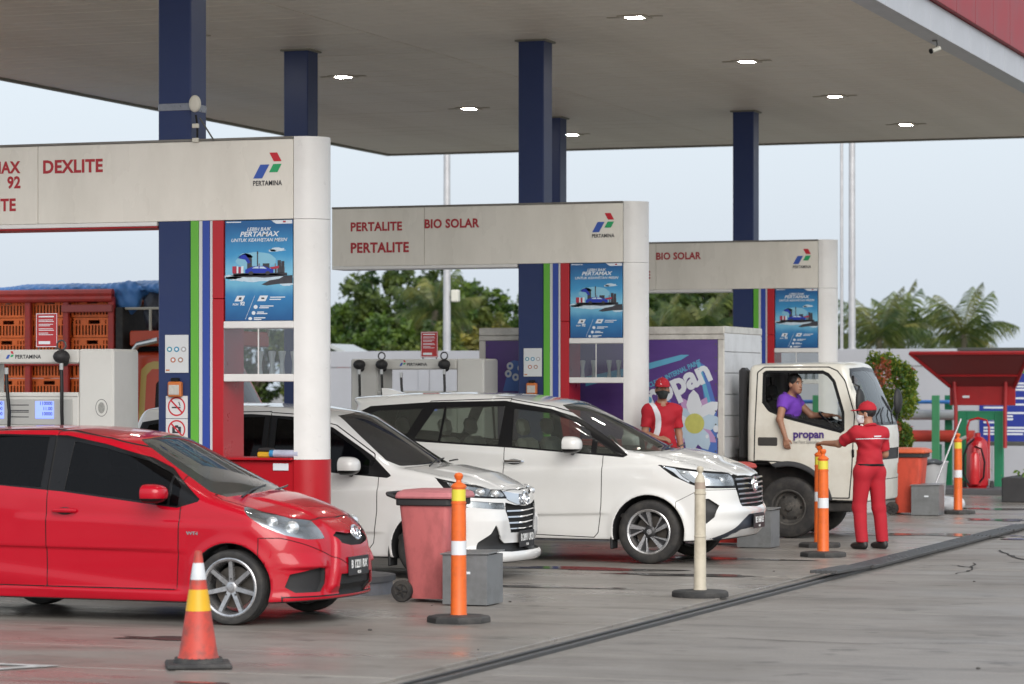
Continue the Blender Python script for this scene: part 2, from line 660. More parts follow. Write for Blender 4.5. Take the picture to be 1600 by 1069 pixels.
def make_wheel(parent, x, y, z, rad, width, rimr, style, spokes, side, steer=0.0):
    """Wheel hub at (x, y, z); side = -1 shows its face to -y. Parts: tyre, rim with spokes, brake disc."""
    w = bpy.data.objects.new('wheel', None)
    link(w, parent)
    w.location = (x, y, z)
    w.rotation_euler = (0, 0, (0 if side < 0 else math.pi) + steer)
    hw = width / 2
    t = MB()
    prof = [(rimr * 0.985, -hw * 0.80), (rimr * 1.02, -hw * 0.94), (rimr * 1.1, -hw * 1.0), (lerp(rimr, rad, .55), -hw * 1.03),
            (lerp(rimr, rad, .84), -hw * 0.97), (rad * 0.978, -hw * 0.86), (rad * 0.995, -hw * 0.66), (rad, -hw * 0.4)]
    for g in (-0.30, 0.0, 0.30):
        prof += [(rad, hw * (g - 0.05)), (rad - 0.009, hw * (g - 0.04)), (rad - 0.009, hw * (g + 0.04)), (rad, hw * (g + 0.05))]
    prof += [(rad, hw * .4), (rad * .995, hw * .66), (rad * .978, hw * .86), (lerp(rimr, rad, .84), hw * .97), (lerp(rimr, rad, .55), hw * 1.03), (rimr * 1.1, hw), (rimr * .985, hw * .8)]
    prof = [(r, zz) for r, zz in prof]
    # lathe about y: local face at -y
    MY = Matrix(((1, 0, 0, 0), (0, 0, 1, 0), (0, -1, 0, 0), (0, 0, 0, 1)))   # (x,y,z)->(x,z,-y)
    t.lathe(prof, 48, M=MY)
    tyre = t.build('tyre', M_tyre(), w, smooth=40)
    rm = MB()
    rm.lathe([(rimr * 1.03, -hw * .96), (rimr * .99, -hw * 1.0), (rimr * .93, -hw * .95), (rimr * .90, -hw * .80), (rimr * .86, -hw * .3), (rimr * .86, hw * .8), (rimr * .99, hw * .9)], 48, M=MY)
    face = -hw * 0.62
    def bar(a0, r0, r1, w0, w1, d0, d1, th=0.03, tw=0.0):
        pts = []
        for (r, ww, dd, aa) in ((r0, w0, d0, a0), (r1, w1, d1, a0 + tw)):
            ca, sa = math.cos(aa), math.sin(aa)
            for sgn in (-1, 1):
                for k, off in ((0, 0.0), (1, th)):
                    ww2 = ww * (1.0 if k else 0.78)
                    pts.append((r * ca - sgn * ww2 * sa, dd + off, r * sa + sgn * ww2 * ca))
        return pts, [(0, 1, 3, 2), (4, 6, 7, 5), (0, 4, 5, 1), (2, 3, 7, 6), (0, 2, 6, 4), (1, 5, 7, 3)]
    dk = MB()
    if style == 'spoke':
        for i in range(spokes):
            a = 2 * math.pi * i / spokes + R(90)
            rm.add(*bar(a, rimr * .10, rimr * .92, rimr * .105, rimr * .088, face + 0.004, face - hw * .14))
        rm.lathe([(0.0, face - .004), (rimr * .16, face - .002), (rimr * .22, face + .006), (rimr * .24, face + .04)], 24, M=MY)
        rm.lathe([(0.0, face - .012), (rimr * .11, face - .010), (rimr * .125, face)], 20, M=MY)
    elif style == 'blade':
        for i in range(spokes):
            a = 2 * math.pi * i / spokes + R(80)
            rm.add(*bar(a - .10, rimr * .24, rimr * .94, rimr * .075, rimr * .13, face, face - hw * .12, tw=.34))
            rm.add(*bar(a + .30, rimr * .30, rimr * .94, rimr * .030, rimr * .07, face, face - hw * .12, tw=.42))
            dk.add(*bar(a + .1, rimr * .18, rimr * .9, rimr * .10, rimr * .17, face + .012, face - hw * .08 + .01, tw=.36))
        dk.lathe([(0.0, face - .010), (rimr * .2, face - .008), (rimr * .28, face + .004), (rimr * .3, face + .04)], 24, M=MY)
        rm.lathe([(0.0, face - .014), (rimr * .12, face - .013), (rimr * .13, face - .005)], 20, M=MY)
    else:   # pressed steel wheel
        rm.lathe([(0, -hw * 1.02), (rimr * .17, -hw * 1.02), (rimr * .19, -hw * .95), (rimr * .2, -hw * .55), (rimr * .45, -hw * .5), (rimr * .56, -hw * .42), (rimr * .72, -hw * .2), (rimr * .88, -hw * .25)], 40, M=MY)
        for i in range(spokes):
            a = 2 * math.pi * i / spokes
            c, s_ = math.cos(a), math.sin(a)
            dk.cyl((rimr * .66 * c, -hw * .36, rimr * .66 * s_), (rimr * .66 * c, -hw * .2, rimr * .66 * s_), rimr * .085, n=12)
    nn = 5 if style != 'steel' else 6
    lug = MB()
    for i in range(nn):
        a = 2 * math.pi * i / nn + .3
        rr = rimr * (.30 if style != 'steel' else .36)
        fy = face if style != 'steel' else -hw * .5
        lug.cyl((rr * math.cos(a), fy - .010, rr * math.sin(a)), (rr * math.cos(a), fy + .02, rr * math.sin(a)), rimr * .035, n=6)
    rmat = {'spoke': M_alloy(), 'blade': mat('alloy_bright', (.55, .55, .56), .25, metal=.85, var=.05),
            'steel': mat('steel_wheel_dusty', (.06, .057, .053), .7, metal=.2, dirt=.6, dirt_col=(.16, .145, .125), dirt_scale=8)}[style]
    rim = rm.build('rim', rmat, w, smooth=40)
    if dk.v:
        dk.build('spoke_insert', M_alloydk() if style == 'blade' else M_gap(), w)
    lug.build('lug_nut_ring', mat('lug_steel', (.12, .12, .12), .4, metal=.8), w)
    d = MB()
    d.lathe([(0, hw * .1), (rimr * .72, hw * .1), (rimr * .72, hw * .22), (0, hw * .22)], 32, M=MY)
    d.build('brake_disc', mat('brake_disc', (.10, .09, .08), .5, metal=.7, var=.3, dirt=.5, dirt_col=(.09, .06, .04)), w)
    return w

def seat_mb(mb, x, y, z, w=0.24, hh=0.62):
    mb.box(x - .26, x + .26, y - w, y + w, z, z + .14, .05)
    M = Matrix.Translation((x - .24, y, z + .10)) @ Matrix.Rotation(R(-14), 4, 'Y')
    mb.box(-.06, .07, -w, w, 0, hh, .05, M=M)
    mb.box(-.04, .05, -.13, .13, hh + .03, hh + .21, .04, M=M)

def plate_part(parent, x, z, w, h, line1, line2, tilt=0.0, y=0.0):
    """Black number plate facing +x."""
    p = MB()
    p.box(-.006, .006, -w / 2, w / 2, -h / 2, h / 2, .004)
    o = p.build('number_plate', M_plate(), parent)
    o.location = (x, y, z)
    o.rotation_euler = (0, tilt, 0)
    text_mesh('plate_lettering', line1, h * .60, M_white(), o, (.0085, 0, -h * .10), bold=.0022, depth=.0008, align='CENTER', sx=w * .92 / (h * .60 * 0.56 * len(line1)), rot=(R(90), 0, R(90)))
    text_mesh('plate_lettering', line2, h * .2, M_white(), o, (.0085, 0, -h * .40), bold=.0008, depth=.0008, align='CENTER', rot=(R(90), 0, R(90)))
    return o

def emblem(parent, x, z, w, tilt=0.0):
    """Chrome oval badge with crossing inner ovals, facing +x."""
    m = MB()
    def oval(cy, cz, a, b, r, n=22):
        m.tube([(0.0, cy + a * math.cos(t), cz + b * math.sin(t)) for t in [2 * math.pi * i / n for i in range(n + 1)]], r, 6)
    oval(0, 0, w / 2, w * .36, w * .05)
    oval(0, 0, w * .17, w * .33, w * .04)
    oval(0, w * .16, w * .33, w * .17, w * .035)
    o = m.build('emblem', M_chrome(), parent)
    o.location = (x, 0, z)
    o.rotation_euler = (0, tilt, 0)
    return o

def mirror_part(parent, x, y, z, material, L=.20, Hh=.135, sgn=-1):
    def f(X, Y, Z):
        q = (np.abs(X / .135) ** 2.6 + np.abs(Y / (L / 2)) ** 2.6 + np.abs(Z / (Hh / 2)) ** 2.6) ** (1 / 2.6) - 1
        q = smax(q, (-.055 - X) / .06, .3)
        return q * .05
    S = Skin(f, (-.15, -L / 2, -Hh / 2), (.15, L / 2, Hh / 2), .012)
    S.region('under', lambda X, Y, Z: Z + Hh * .24 + 0 * X)
    S.region('mirror_glass', lambda X, Y, Z: X + .049 + 0 * Y, over=('body', 'under'))
    S.finish()
    o = S.piece('body', 'side_mirror', material, parent)
    o.location = (x, y, z)
    S.piece('under', 'mirror_base', M_black(), o)
    S.piece('mirror_glass', 'mirror_glass', mat('mirror_silver', (.6, .62, .64), .03, metal=1), o)
    a = MB()
    a.tube([(0, -sgn * L * .3, -Hh * .35), (-.02, -sgn * (L / 2 + .06), -Hh * .55)], .022, 8)
    a.build('mirror_arm', M_black(), o)
    return o

def handle_part(parent, x, y, z, material, L=.17, sgn=-1):
    m = MB()
    m.tube([(-L / 2, sgn * .004, 0), (-L / 2 + .02, sgn * .028, .002), (0, sgn * .036, .004), (L / 2 - .02, sgn * .028, .002), (L / 2, sgn * .004, 0)], [.013, .017, .018, .017, .013], 8)
    o = m.build('handle', material, parent)
    o.location = (x, y, z)
    MB().sphere((0, 0, -.002), (L * .36, .007, .030), 16, 8).build('handle_recess', M_plastic(), o)
    return o

def build_car(spec):
    """A car shell from rounded profiles, cut into panels, panes and lamps. Local x forward from the front axle, near side y < 0."""
    top = Prof(spec['top'], spec.get('top_s', .04))
    frn = Prof(spec['front'], spec.get('front_s', .025))
    rear = Prof(spec['rear'], .04)
    sec = Prof(spec['section'], spec.get('sec_s', .025))
    plan = Prof(spec['plan'], .10)
    belt = Prof(spec['belt'], .2)
    fc = spec['front_curve']; rc = spec['rear_curve']
    ks, crown, hw = spec['ws_curve'], spec['crown'], spec['hw']
    zb = Prof(spec['bottom'], .03)
    wheels = spec['wheels']; Rw = spec['arch_r']; wz = spec['wheel_z']
    creases = spec.get('creases', [])
    roof_z = max(z for x, z in spec['top'])
    def fn(X, Y, Z):
        a = np.abs(Y)
        sh = np.where(X > spec['mid'], 1.0, -1.0)
        T = top(X + sh * ks * a * a) - crown * (a / hw) ** 2 * np.clip((Z - .5) / .7, .25, 1)
        if 'hood' in spec:
            hx0, hx1, hy0, hy1, ha = spec['hood']
            yr = hy0 + (hy1 - hy0) * np.clip((X - hx0) / (hx1 - hx0), 0, 1)
            T = T + ha * .5 * (1 - np.tanh((a - yr) / .016)) * np.clip((X - hx0) / .08, 0, 1) * np.clip((hx1 + .12 - X) / .10, 0, 1)
        zr = Z - (belt(X) - spec['belt0'])
        W = sec(zr) * plan(X)
        for (x0, x1, z0, sl, amp, wd) in creases:
            zz = Z - (z0 + sl * (X - x0))
            W = W + amp * np.clip((X - x0) / .15, 0, 1) * np.clip((x1 - X) / .15, 0, 1) * np.tanh(zz / wd) * np.exp(-(zz / .16) ** 2)
        for xw in wheels:
            rr = np.sqrt((X - xw) ** 2 + (Z - wz) ** 2)
            W = W + spec.get('flare', .014) * np.exp(-((rr - Rw) / .055) ** 2)
        ff = frn(Z) - fc[0] * (a / hw) ** 2 - fc[1] * (a / hw) ** 6
        if 'front_add' in spec:
            ff = ff + spec['front_add'](a, Z)
        rr_ = rear(Z) + rc[0] * (a / hw) ** 2 + rc[1] * (a / hw) ** 6
        d = smax(a - W, Z - T, spec.get('r_top', .07))
        d = smax(d, X - ff, spec.get('r_front', .055))
        d = smax(d, rr_ - X, .09)
        d = smax(d, zb(X) - Z, .03)
        for xw in wheels:
            well = np.maximum(np.sqrt((X - xw) ** 2 + (Z - wz) ** 2) - Rw, (hw - .36) - a)
            d = smax(d, -well, .012)
        if 'carve' in spec:
            d = spec['carve'](d, X, a, Z)
        return d
    S = Skin(fn, (spec['x0'], -hw - .08, .08), (spec['x1'], hw + .08, roof_z + .05), spec.get('h', .019))
    for xw in wheels:
        S.region('wheel_well', lambda X, Y, Z, xw=xw: np.maximum(np.maximum(np.sqrt((X - xw) ** 2 + (Z - wz) ** 2) - Rw - .006, hw - .45 - np.abs(Y)), np.where(np.abs(Y) > hw + .2, 1, -1)))
    S.region('underside', lambda X, Y, Z: Z - zb(X) - .012 + 0 * Y)
    spec['cut'](S)
    S.finish()
    return S, fn

def SIDE(poly, ymin=.25):
    return lambda X, Y, Z: np.maximum(sd_poly(X, Z, poly), ymin - np.abs(Y))
def FRONT(poly, xmin):
    return lambda X, Y, Z: np.maximum(sd_poly(np.abs(Y), Z, poly), xmin - X)
def TOP(poly, zmin):
    return lambda X, Y, Z: np.maximum(sd_poly(X, np.abs(Y), poly), zmin - Z)
def AND(*fs):
    def g(X, Y, Z):
        v = fs[0](X, Y, Z)
        for f in fs[1:]:
            v = np.maximum(v, f(X, Y, Z))
        return v
    return g
def sym(poly):
    """Half outline (|y|, z) starting and ending on the axis, closed across it."""
    return poly + [(-p[0], p[1]) for p in reversed(poly)]

def cabin_parts(root, x_dash, x_rear, hw, zf, rows, belt_z, colour=None):
    m = MB()
    for (x, ys) in rows:
        for y in ys:
            seat_mb(m, x, y, zf)
    m.build('seat_row', colour or M_cabin(), root)
    f = MB()
    f.box(x_rear, x_dash + .5, -hw + .12, hw - .12, zf - .12, zf - .08)
    f.build('cabin_floor', M_cabin(), root)
    d = MB()
    d.box(x_dash - .12, x_dash + .14, -hw + .14, hw - .14, zf + .05, belt_z - .06, .05)
    d.build('dashboard', M_plastic(), root)
    s = MB()
    c = Vector((x_dash - .28, -.34, belt_z - .02))
    ring = []
    for i in range(21):
        t = 2 * math.pi * i / 20
        v = Vector((0, .18 * math.cos(t), .18 * math.sin(t)))
        v.rotate(Matrix.Rotation(R(-22), 3, 'Y'))
        ring.append(c + v)
    s.tube(ring, .014, 6, caps=False)
    s.tube([c, c + Vector((.2, 0, -.1))], .02, 6)
    s.tube([ring[0], ring[10]], .012, 6)
    s.build('steering_wheel', M_plastic(), root)

def wiper(root, pts, r=.008):
    m = MB()
    m.tube(pts, r, 6)
    m.build('wiper', M_black(), root)


def assemble(S, root, paint, gl, gw, doors=(), lamps=(), mirror=None, handles=(), fog=None):
    """Links the cut shell as the usual parts of a car."""
    S.piece('body', 'body_shell', paint, root)
    S.piece('bumper', 'bumper', paint, root, rim=.012)
    S.piece('gap', 'panel_gap', M_gap(), root, offset=.007, rim=-.007)
    S.piece('underside', 'underside', M_plastic(), root)
    S.piece('hood', 'hood', paint, root, rim=.012)
    S.piece('windshield', 'windshield', gw, root, offset=.004, rim=-.004)
    S.piece('door_gap_trim', 'panel_gap', M_gap(), root, offset=.006)
    for sgn in (-1, 1):
        for fx in (1, -1):
            S.piece('wheel_well', 'wheel_well', M_plastic(), root, side=sgn, where=lambda X, Y, Z, fx=fx: (X + 1.2) * fx > 0)
        S.piece('trim', 'window_trim', M_black(), root, offset=.003, rim=-.003, side=sgn)
        made = []
        for (reg, nm, wins) in doors:
            d = S.piece(reg, nm, paint, root, rim=.015, side=sgn) if reg else root
            made.append(d)
            for (wr, wn) in wins:
                S.piece(wr, wn, gl, d, offset=.007, rim=-.007, side=sgn)
        for (di, x, y, z, m_, L_) in handles:
            handle_part(made[di], x, sgn * y, z, m_, L_, sgn)
        if mirror:
            x, y, z, L_, H_ = mirror
            mirror_part(made[0], x, sgn * y, z, paint, L_, H_, sgn)
        for (reg, bulbs) in lamps:
            hl = S.piece(reg, 'headlight', M_reflector(), root, offset=.030, rim=-.030, side=sgn)
            S.piece(reg, 'lamp_lens', M_lens(), hl, offset=-.001, side=sgn)
            for (x, y, z, r) in bulbs:
                b = MB()
                b.sphere((x, sgn * y, z), r, 16, 10)
                b.build('lamp_bulb', mat('lamp_projector', (.75, .77, .78), .08, metal=.6), hl)
        if fog:
            fr = S.piece('fog_recess', 'fog_lamp_recess', M_plastic(), root, offset=fog[4], rim=-fog[4], side=sgn)
            g = MB()
            g.lathe([(0, .012), (fog[3] * .65, .010), (fog[3] * .92, 0), (fog[3], -.03)], 20, M=Matrix.Translation((fog[0], sgn * fog[1], fog[2])) @ Matrix.Rotation(R(90 - 25), 4, 'Y'))
            g.build('fog_lamp', M_chrome(), fr)

# ---- small red hatchback
def red_car():
    root = thing('parked_car', 'small glossy red hatchback with tinted windows nearest the camera', 'car', (-9.80, 20.96 + .845, 0))
    paint = mat('paint_red', (.42, .002, .014), .25, coat=.7, spec=.15, var=.05, scale=3, back=(.02, .02, .02), rvar=.04)
    gl = glass_mat('glass_dark_tint', (.05, .05, .055), .35, (.006, .006, .007), ior=1.32)
    gw = glass_mat('glass_windscreen', (.74, .80, .76), .16, (.26, .28, .26))
    wt = [(-2.95, 1.13), (-2.75, 1.40), (-2.45, 1.47), (-2.049, 1.475), (-1.5, 1.466), (-1.134, 1.396), (-.769, 1.295), (-.59, 1.212), (-.48, 1.132), (-.275, .975), (-.285, .955), (-.458, .905), (-.769, .94), (-1.474, 1.022), (-2.05, 1.067), (-2.6, 1.10)]
    fwin = [(-1.452, 1.035), (-1.43, 1.42), (-1.134, 1.365), (-.769, 1.268), (-.60, 1.19), (-.545, 1.16), (-.545, .93), (-.769, .958)]
    qwin = [(-.525, .925), (-.525, 1.14), (-.49, 1.11), (-.45, 1.07), (-.45, .918)]
    rwin = [(-1.66, 1.055), (-1.66, 1.452), (-2.05, 1.462), (-2.38, 1.45), (-2.38, 1.09), (-2.05, 1.078)]
    fdoor = [(-1.59, 1.50), (-1.598, .27), (-.46, .268), (-.437, .55), (-.425, .90), (-.47, 1.19), (-.59, 1.272), (-.77, 1.352), (-1.134, 1.444), (-1.5, 1.502)]
    rdoor = [(-1.59, 1.51), (-1.598, .27), (-2.08, .272), (-2.22, .45), (-2.40, .68), (-2.50, 1.0), (-2.52, 1.40), (-2.44, 1.49), (-2.0, 1.51)]
    def cut(S):
        S.region('windshield', FRONT(sym([(0, 1.462), (.43, 1.432), (.46, 1.40), (.54, 1.25), (.655, 1.03), (.62, .99), (0, 1.03)]), -1.3))
        S.region('hood', TOP([(-.05, -1), (-.05, 0), (-.12, .5), (-.20, .66), (-.12, .70), (.2, .67), (.40, .57), (.50, .40), (.53, .2), (.545, 0), (.545, -1)], .60), gap=.010)
        S.region('trim', SIDE(wt))
        S.region('front_door', SIDE(fdoor), over=('body',), gap=.009)
        S.region('rear_door', SIDE(rdoor), over=('body',), gap=.009)
        S.region('door_gap_trim', SIDE([(-1.60, 1.02), (-1.60, 1.5), (-1.585, 1.5), (-1.585, 1.02)]), over=('trim',))
        S.region('front_window', SIDE(fwin), over=('trim',))
        S.region('quarter_window', SIDE(qwin), over=('trim',))
        S.region('rear_window', SIDE(rwin), over=('trim',))
        S.region('headlight', SIDE([(.075, .915), (.20, .918), (.346, .895), (.47, .845), (.58, .755), (.635, .665), (.56, .665), (.43, .70), (.27, .77), (.14, .85)], .40))
        S.region('grille', FRONT(sym([(0, .695), (.10, .695), (.26, .715), (.30, .685), (.25, .625), (.10, .60), (0, .60)]), .3))
        S.region('lower_grille', FRONT(sym([(0, .385), (.30, .385), (.32, .30), (.26, .225), (0, .215)]), .3))
        S.region('fog_recess', FRONT([(.45, .435), (.54, .445), (.73, .40), (.75, .30), (.70, .255), (.50, .255), (.45, .32)], .2))
        S.region('bumper', lambda X, Y, Z: np.maximum(Z - .56 - .12 * np.clip((np.abs(Y) - .45) / .3, -1, 1), .24 - X), over=('body',), gap=.007)
        S.region('bumper_line', lambda X, Y, Z: np.maximum(Z - .222 + 0 * Y, .42 - X), over=('bumper',), gap=.012, gapname='lip_gap')
    spec = dict(
        top=[(-3.2, 1.30), (-2.95, 1.42), (-2.5, 1.52), (-1.9, 1.54), (-1.43, 1.528), (-1.10, 1.492), (-.90, 1.455), (.0, 1.02), (.32, .925), (.54, .84), (.66, .75), (.9, .6)],
        front=[(.10, .62), (.17, .70), (.215, .715), (.25, .69), (.42, .70), (.58, .685), (.66, .665), (.74, .62), (.82, .545), (.9, .45), (1.5, .3)],
        rear=[(.1, -2.98), (.4, -3.05), (.7, -3.05), (1.0, -2.99), (1.3, -2.86), (1.6, -2.7)],
        section=[(.10, .80), (.16, .82), (.24, .825), (.30, .812), (.50, .826), (.75, .836), (.88, .826), (.96, .80), (1.45, .615), (1.6, .55)],
        plan=[(-3.1, .88), (-2.6, .97), (-2.0, 1.0), (-.3, 1.0), (.2, .985), (.5, .95), (.85, .88)],
        belt=[(-3, 1.10), (-2.05, 1.077), (-.46, .925), (.2, .90), (1, .88)], belt0=.93,
        bottom=[(-3.2, .30), (-2.85, .24), (-2.4, .17), (-.4, .165), (.35, .175), (.6, .185), (.9, .19)],
        front_curve=(.15, .28), rear_curve=(.10, .16), ws_curve=.40, crown=.055, hw=.845, mid=-1.6,
        wheels=(0.0, -2.46), arch_r=.335, wheel_z=.30, x0=-3.1, x1=.82, flare=.016,
        hood=(0.0, .52, .46, .30, .016),
        front_add=lambda a, Z: .045 * .5 * (1 - np.tanh((a - (.34 + .25 * np.clip(.5 - Z, -.2, .3))) / .018)) * np.clip((Z - .24) / .05, 0, 1) * np.clip((.80 - Z) / .08, 0, 1)
        + .035 * np.exp(-((a - .60) / .16) ** 4) * np.clip((Z - .43) / .02, 0, 1) * np.clip((.56 - Z) / .08, 0, 1),
        creases=[(-2.3, -.35, .585, -.012, .008, .007), (-1.9, .3, .83, -.02, -.007, .018), (-2.25, -.36, .262, 0, -.012, .007)], cut=cut)
    S, fn = build_car(spec)
    assemble(S, root, paint, gl, gw,
             doors=[('front_door', 'front_door', [('front_window', 'window'), ('quarter_window', 'quarter_window')]), ('rear_door', 'rear_door', [('rear_window', 'window')])],
             lamps=[('headlight', [(.43, .60, .755, (.06, .055, .055)), (.30, .685, .80, (.05, .045, .045))])],
             mirror=(-.62, .94, 1.02, .22, .15), handles=[(0, -1.43, .835, .872, paint, .20), (1, -2.37, .825, .93, paint, .20)], fog=(.46, .62, .345, .055, .045))
    S.piece('lip_gap', 'lip_line', M_black(), root, offset=.004, rim=-.004)
    S.piece('bumper_line', 'bumper_lip', paint, root)
    for nm in ('grille', 'lower_grille'):
        S.piece(nm, nm, mat('grille_mesh', (.012, .012, .012), .6, bump=.9, bscale=140), root, offset=.025, rim=-.025)
    plate_part(root, .742, .437, .40, .15, 'B 1221 RX', '03.26')
    emblem(root, .715, .70, .16, R(-22))
    for xw in (0.0, -2.46):
        for sgn in (-1, 1):
            make_wheel(root, xw, sgn * .735, .293, .293, .19, .226, 'spoke', 7, sgn)
    cabin_parts(root, -.25, -2.7, .80, .45, [(-1.15, (-.36, .36)), (-2.0, (-.36, .36))], .98)
    wiper(root, [(-.02, -.55, .99), (-.05, -.30, 1.035), (-.09, .05, 1.062)])
    wiper(root, [(-.02, .10, 1.025), (-.05, .35, 1.04), (-.14, .60, 1.04)])
    text_mesh('badge', 'VVT-i', .034, M_chrome(), root, (-.36, -.842, .70), bold=.002, sx=1.2)
    return root

# ---- white compact people carrier behind the first island
def white_mpv():
    root = thing('parked_car', 'white people carrier behind the pink bin with chrome barred grille', 'car', (-10.36, 26.6 + .83, 0))
    paint = mat('paint_white_pearl', (.74, .735, .72), .25, coat=1.0, spec=.3, dirt=.10, dirt_col=(.55, .52, .46), dirt_scale=2, var=.03, scale=3, back=(.03, .03, .03), rvar=.04)
    gl = glass_mat('glass_dark_tint', (.05, .05, .055), .35, (.006, .006, .007), ior=1.32)
    gw = glass_mat('glass_windscreen_dark', (.36, .37, .38), .22, (.13, .133, .14))
    wt = [(-3.22, 1.16), (-3.1, 1.50), (-2.6, 1.575), (-1.9, 1.585), (-1.45, 1.56), (-1.02, 1.455), (-.58, 1.185), (-.36, .995), (-.40, .972), (-1.02, 1.02), (-2, 1.09), (-2.8, 1.13)]
    fwin = [(-1.62, 1.07), (-1.62, 1.545), (-1.40, 1.525), (-1.04, 1.425), (-.72, 1.235), (-.60, 1.14), (-.60, 1.005), (-1.02, 1.036)]
    rwin = [(-1.76, 1.085), (-1.76, 1.555), (-2.5, 1.548), (-2.52, 1.12)]
    qwin = [(-2.62, 1.135), (-2.60, 1.54), (-3.02, 1.47), (-3.12, 1.18)]
    fdoor = [(-1.69, 1.60), (-1.70, .29), (-.60, .27), (-.545, .34), (-.50, .65), (-.49, .975), (-.565, 1.20), (-1.0, 1.48), (-1.44, 1.585)]
    rdoor = [(-1.69, 1.61), (-1.70, .29), (-2.22, .29), (-2.38, .52), (-2.56, .70), (-2.57, 1.57), (-2.4, 1.60)]
    def cut(S):
        S.region('windshield', FRONT(sym([(0, 1.605), (.46, 1.57), (.49, 1.54), (.585, 1.38), (.705, 1.14), (.66, 1.085), (0, 1.105)]), -1.5))
        S.region('hood', TOP([(-.10, -1), (-.10, 0), (-.18, .5), (-.27, .68), (-.15, .72), (.1, .70), (.35, .66), (.56, .52), (.64, .3), (.665, 0), (.665, -1)], .72), gap=.010)
        S.region('trim', SIDE(wt))
        S.region('front_door', SIDE(fdoor), gap=.009)
        S.region('rear_door', SIDE(rdoor), gap=.009)
        S.region('door_gap_trim', SIDE([(-1.70, 1.05), (-1.70, 1.62), (-1.685, 1.62), (-1.685, 1.05)]), over=('trim',))
        S.region('front_window', SIDE(fwin), over=('trim',))
        S.region('rear_window', SIDE(rwin), over=('trim',))
        S.region('quarter_window', SIDE(qwin), over=('trim',))
        S.region('lamp_bezel', SIDE([(.08, .980), (.40, .912), (.60, .875), (.74, .852), (.77, .765), (.40, .792), (.22, .848)], .38))
        S.region('headlight', SIDE([(.20, .940), (.40, .897), (.60, .860), (.70, .838), (.73, .785), (.42, .812), (.28, .855)], .41), over=('lamp_bezel',))
        S.region('chrome_bar', FRONT(sym([(0, .80), (.2, .812), (.41, .845), (.43, .785), (.36, .75), (.2, .71), (0, .695)]), .3))
        S.region('lower_lamp', SIDE([(.34, .765), (.5, .755), (.72, .725), (.75, .66), (.42, .70), (.33, .73)], .44))
        S.region('grille', FRONT(sym([(0, .69), (.2, .70), (.42, .735), (.43, .66), (.33, .44), (0, .43)]), .3))
        S.region('fog_recess', FRONT([(.60, .53), (.64, .44), (.72, .36), (.74, .28), (.40, .26), (-.2, .26), (-.2, .335), (.45, .345), (.53, .39)], .2))
        S.region('bumper', lambda X, Y, Z: np.maximum(Z - .70, .30 - X) + 0 * Y, gap=.006)
    spec = dict(
        top=[(-3.7, 1.50), (-3.4, 1.64), (-2.6, 1.695), (-1.9, 1.69), (-1.45, 1.672), (-1.12, 1.62), (-.95, 1.575), (-.16, 1.10), (.02, 1.075), (.38, 1.0), (.62, .90), (.74, .83), (.9, .75)],
        front=[(.08, .66), (.15, .76), (.21, .80), (.25, .79), (.29, .73), (.36, .72), (.46, .725), (.55, .73), (.7, .72), (.80, .705), (.86, .66), (.92, .57), (1.0, .4)],
        rear=[(.1, -3.36), (.4, -3.42), (.9, -3.43), (1.2, -3.36), (1.6, -3.20), (1.8, -3.1)],
        section=[(.10, .77), (.25, .805), (.45, .815), (.62, .828), (.80, .835), (.95, .82), (1.03, .795), (1.55, .645), (1.75, .58)],
        plan=[(-3.5, .9), (-3.0, .97), (-2.4, 1.0), (-.3, 1.0), (.2, .985), (.5, .95), (.85, .88)],
        belt=[(-3.4, 1.14), (-2, 1.08), (-.5, 1.0), (.2, .97), (1, .95)], belt0=1.0,
        bottom=[(-3.5, .32), (-3.0, .24), (-2.4, .20), (-.4, .20), (.35, .16), (.9, .15)],
        front_curve=(.15, .26), rear_curve=(.08, .14), ws_curve=.34, crown=.05, hw=.83, mid=-1.8,
        wheels=(0.0, -2.655), arch_r=.345, wheel_z=.31, x0=-3.5, x1=.88, flare=.018,
        front_add=lambda a, Z: .035 * np.exp(-((a - .58) / .12) ** 2) * np.clip((Z - .32) / .1, 0, 1) * np.clip((.66 - Z) / .1, 0, 1),
        creases=[(-2.9, .2, .80, .03, -.010, .012), (-2.4, -.4, .40, .02, .009, .010)], hood=(-.05, .58, .50, .36, .014), cut=cut)
    S, fn = build_car(spec)
    assemble(S, root, paint, gl, gw,
             doors=[('front_door', 'front_door', [('front_window', 'window')]), ('rear_door', 'rear_door', [('rear_window', 'window')]), (None, None, [('quarter_window', 'quarter_window')])],
             lamps=[('headlight', [(.50, .66, .84, (.05, .045, .04)), (.60, .52, .82, (.05, .045, .04))]), ('lower_lamp', [(.56, .56, .73, (.04, .04, .03))])],
             mirror=(-.76, .97, 1.09, .25, .18), handles=[(0, -1.55, .83, .93, paint, .18), (1, -2.46, .825, .96, paint, .18)], fog=(.44, .66, .34, .05, .035))
    for sgn in (-1, 1):
        S.piece('lamp_bezel', 'lamp_bezel', M_black(), root, offset=.004, rim=-.004, side=sgn)
    S.piece('chrome_bar', 'chrome_bar', M_chrome(), root, offset=-.008, rim=.02)
    S.piece('grille', 'grille', M_gap(), root, offset=.035, rim=-.035)
    for k in range(4):
        zz = .47 + k * .058
        m = MB()
        hwid = .33 + .02 * k
        m.tube([(.705 - .15 * (y / .83) ** 2, y, zz + .02 * abs(y)) for y in np.linspace(-hwid, hwid, 13)], .010, 6)
        m.build('grille_slat', M_chrome(), root)
    plate_part(root, .745, .372, .43, .16, 'B 2891 UKD', '11.26')
    emblem(root, .735, .765, .17, R(-12))
    for xw in (0.0, -2.655):
        for sgn in (-1, 1):
            make_wheel(root, xw, sgn * .72, .298, .298, .185, .20, 'spoke', 10, sgn)
            f = MB()
            f.box(xw - .39, xw - .365, sgn * .72 - .10, sgn * .72 + .10, .12, .40, .008)
            f.build('mud_flap', M_plastic(), root)
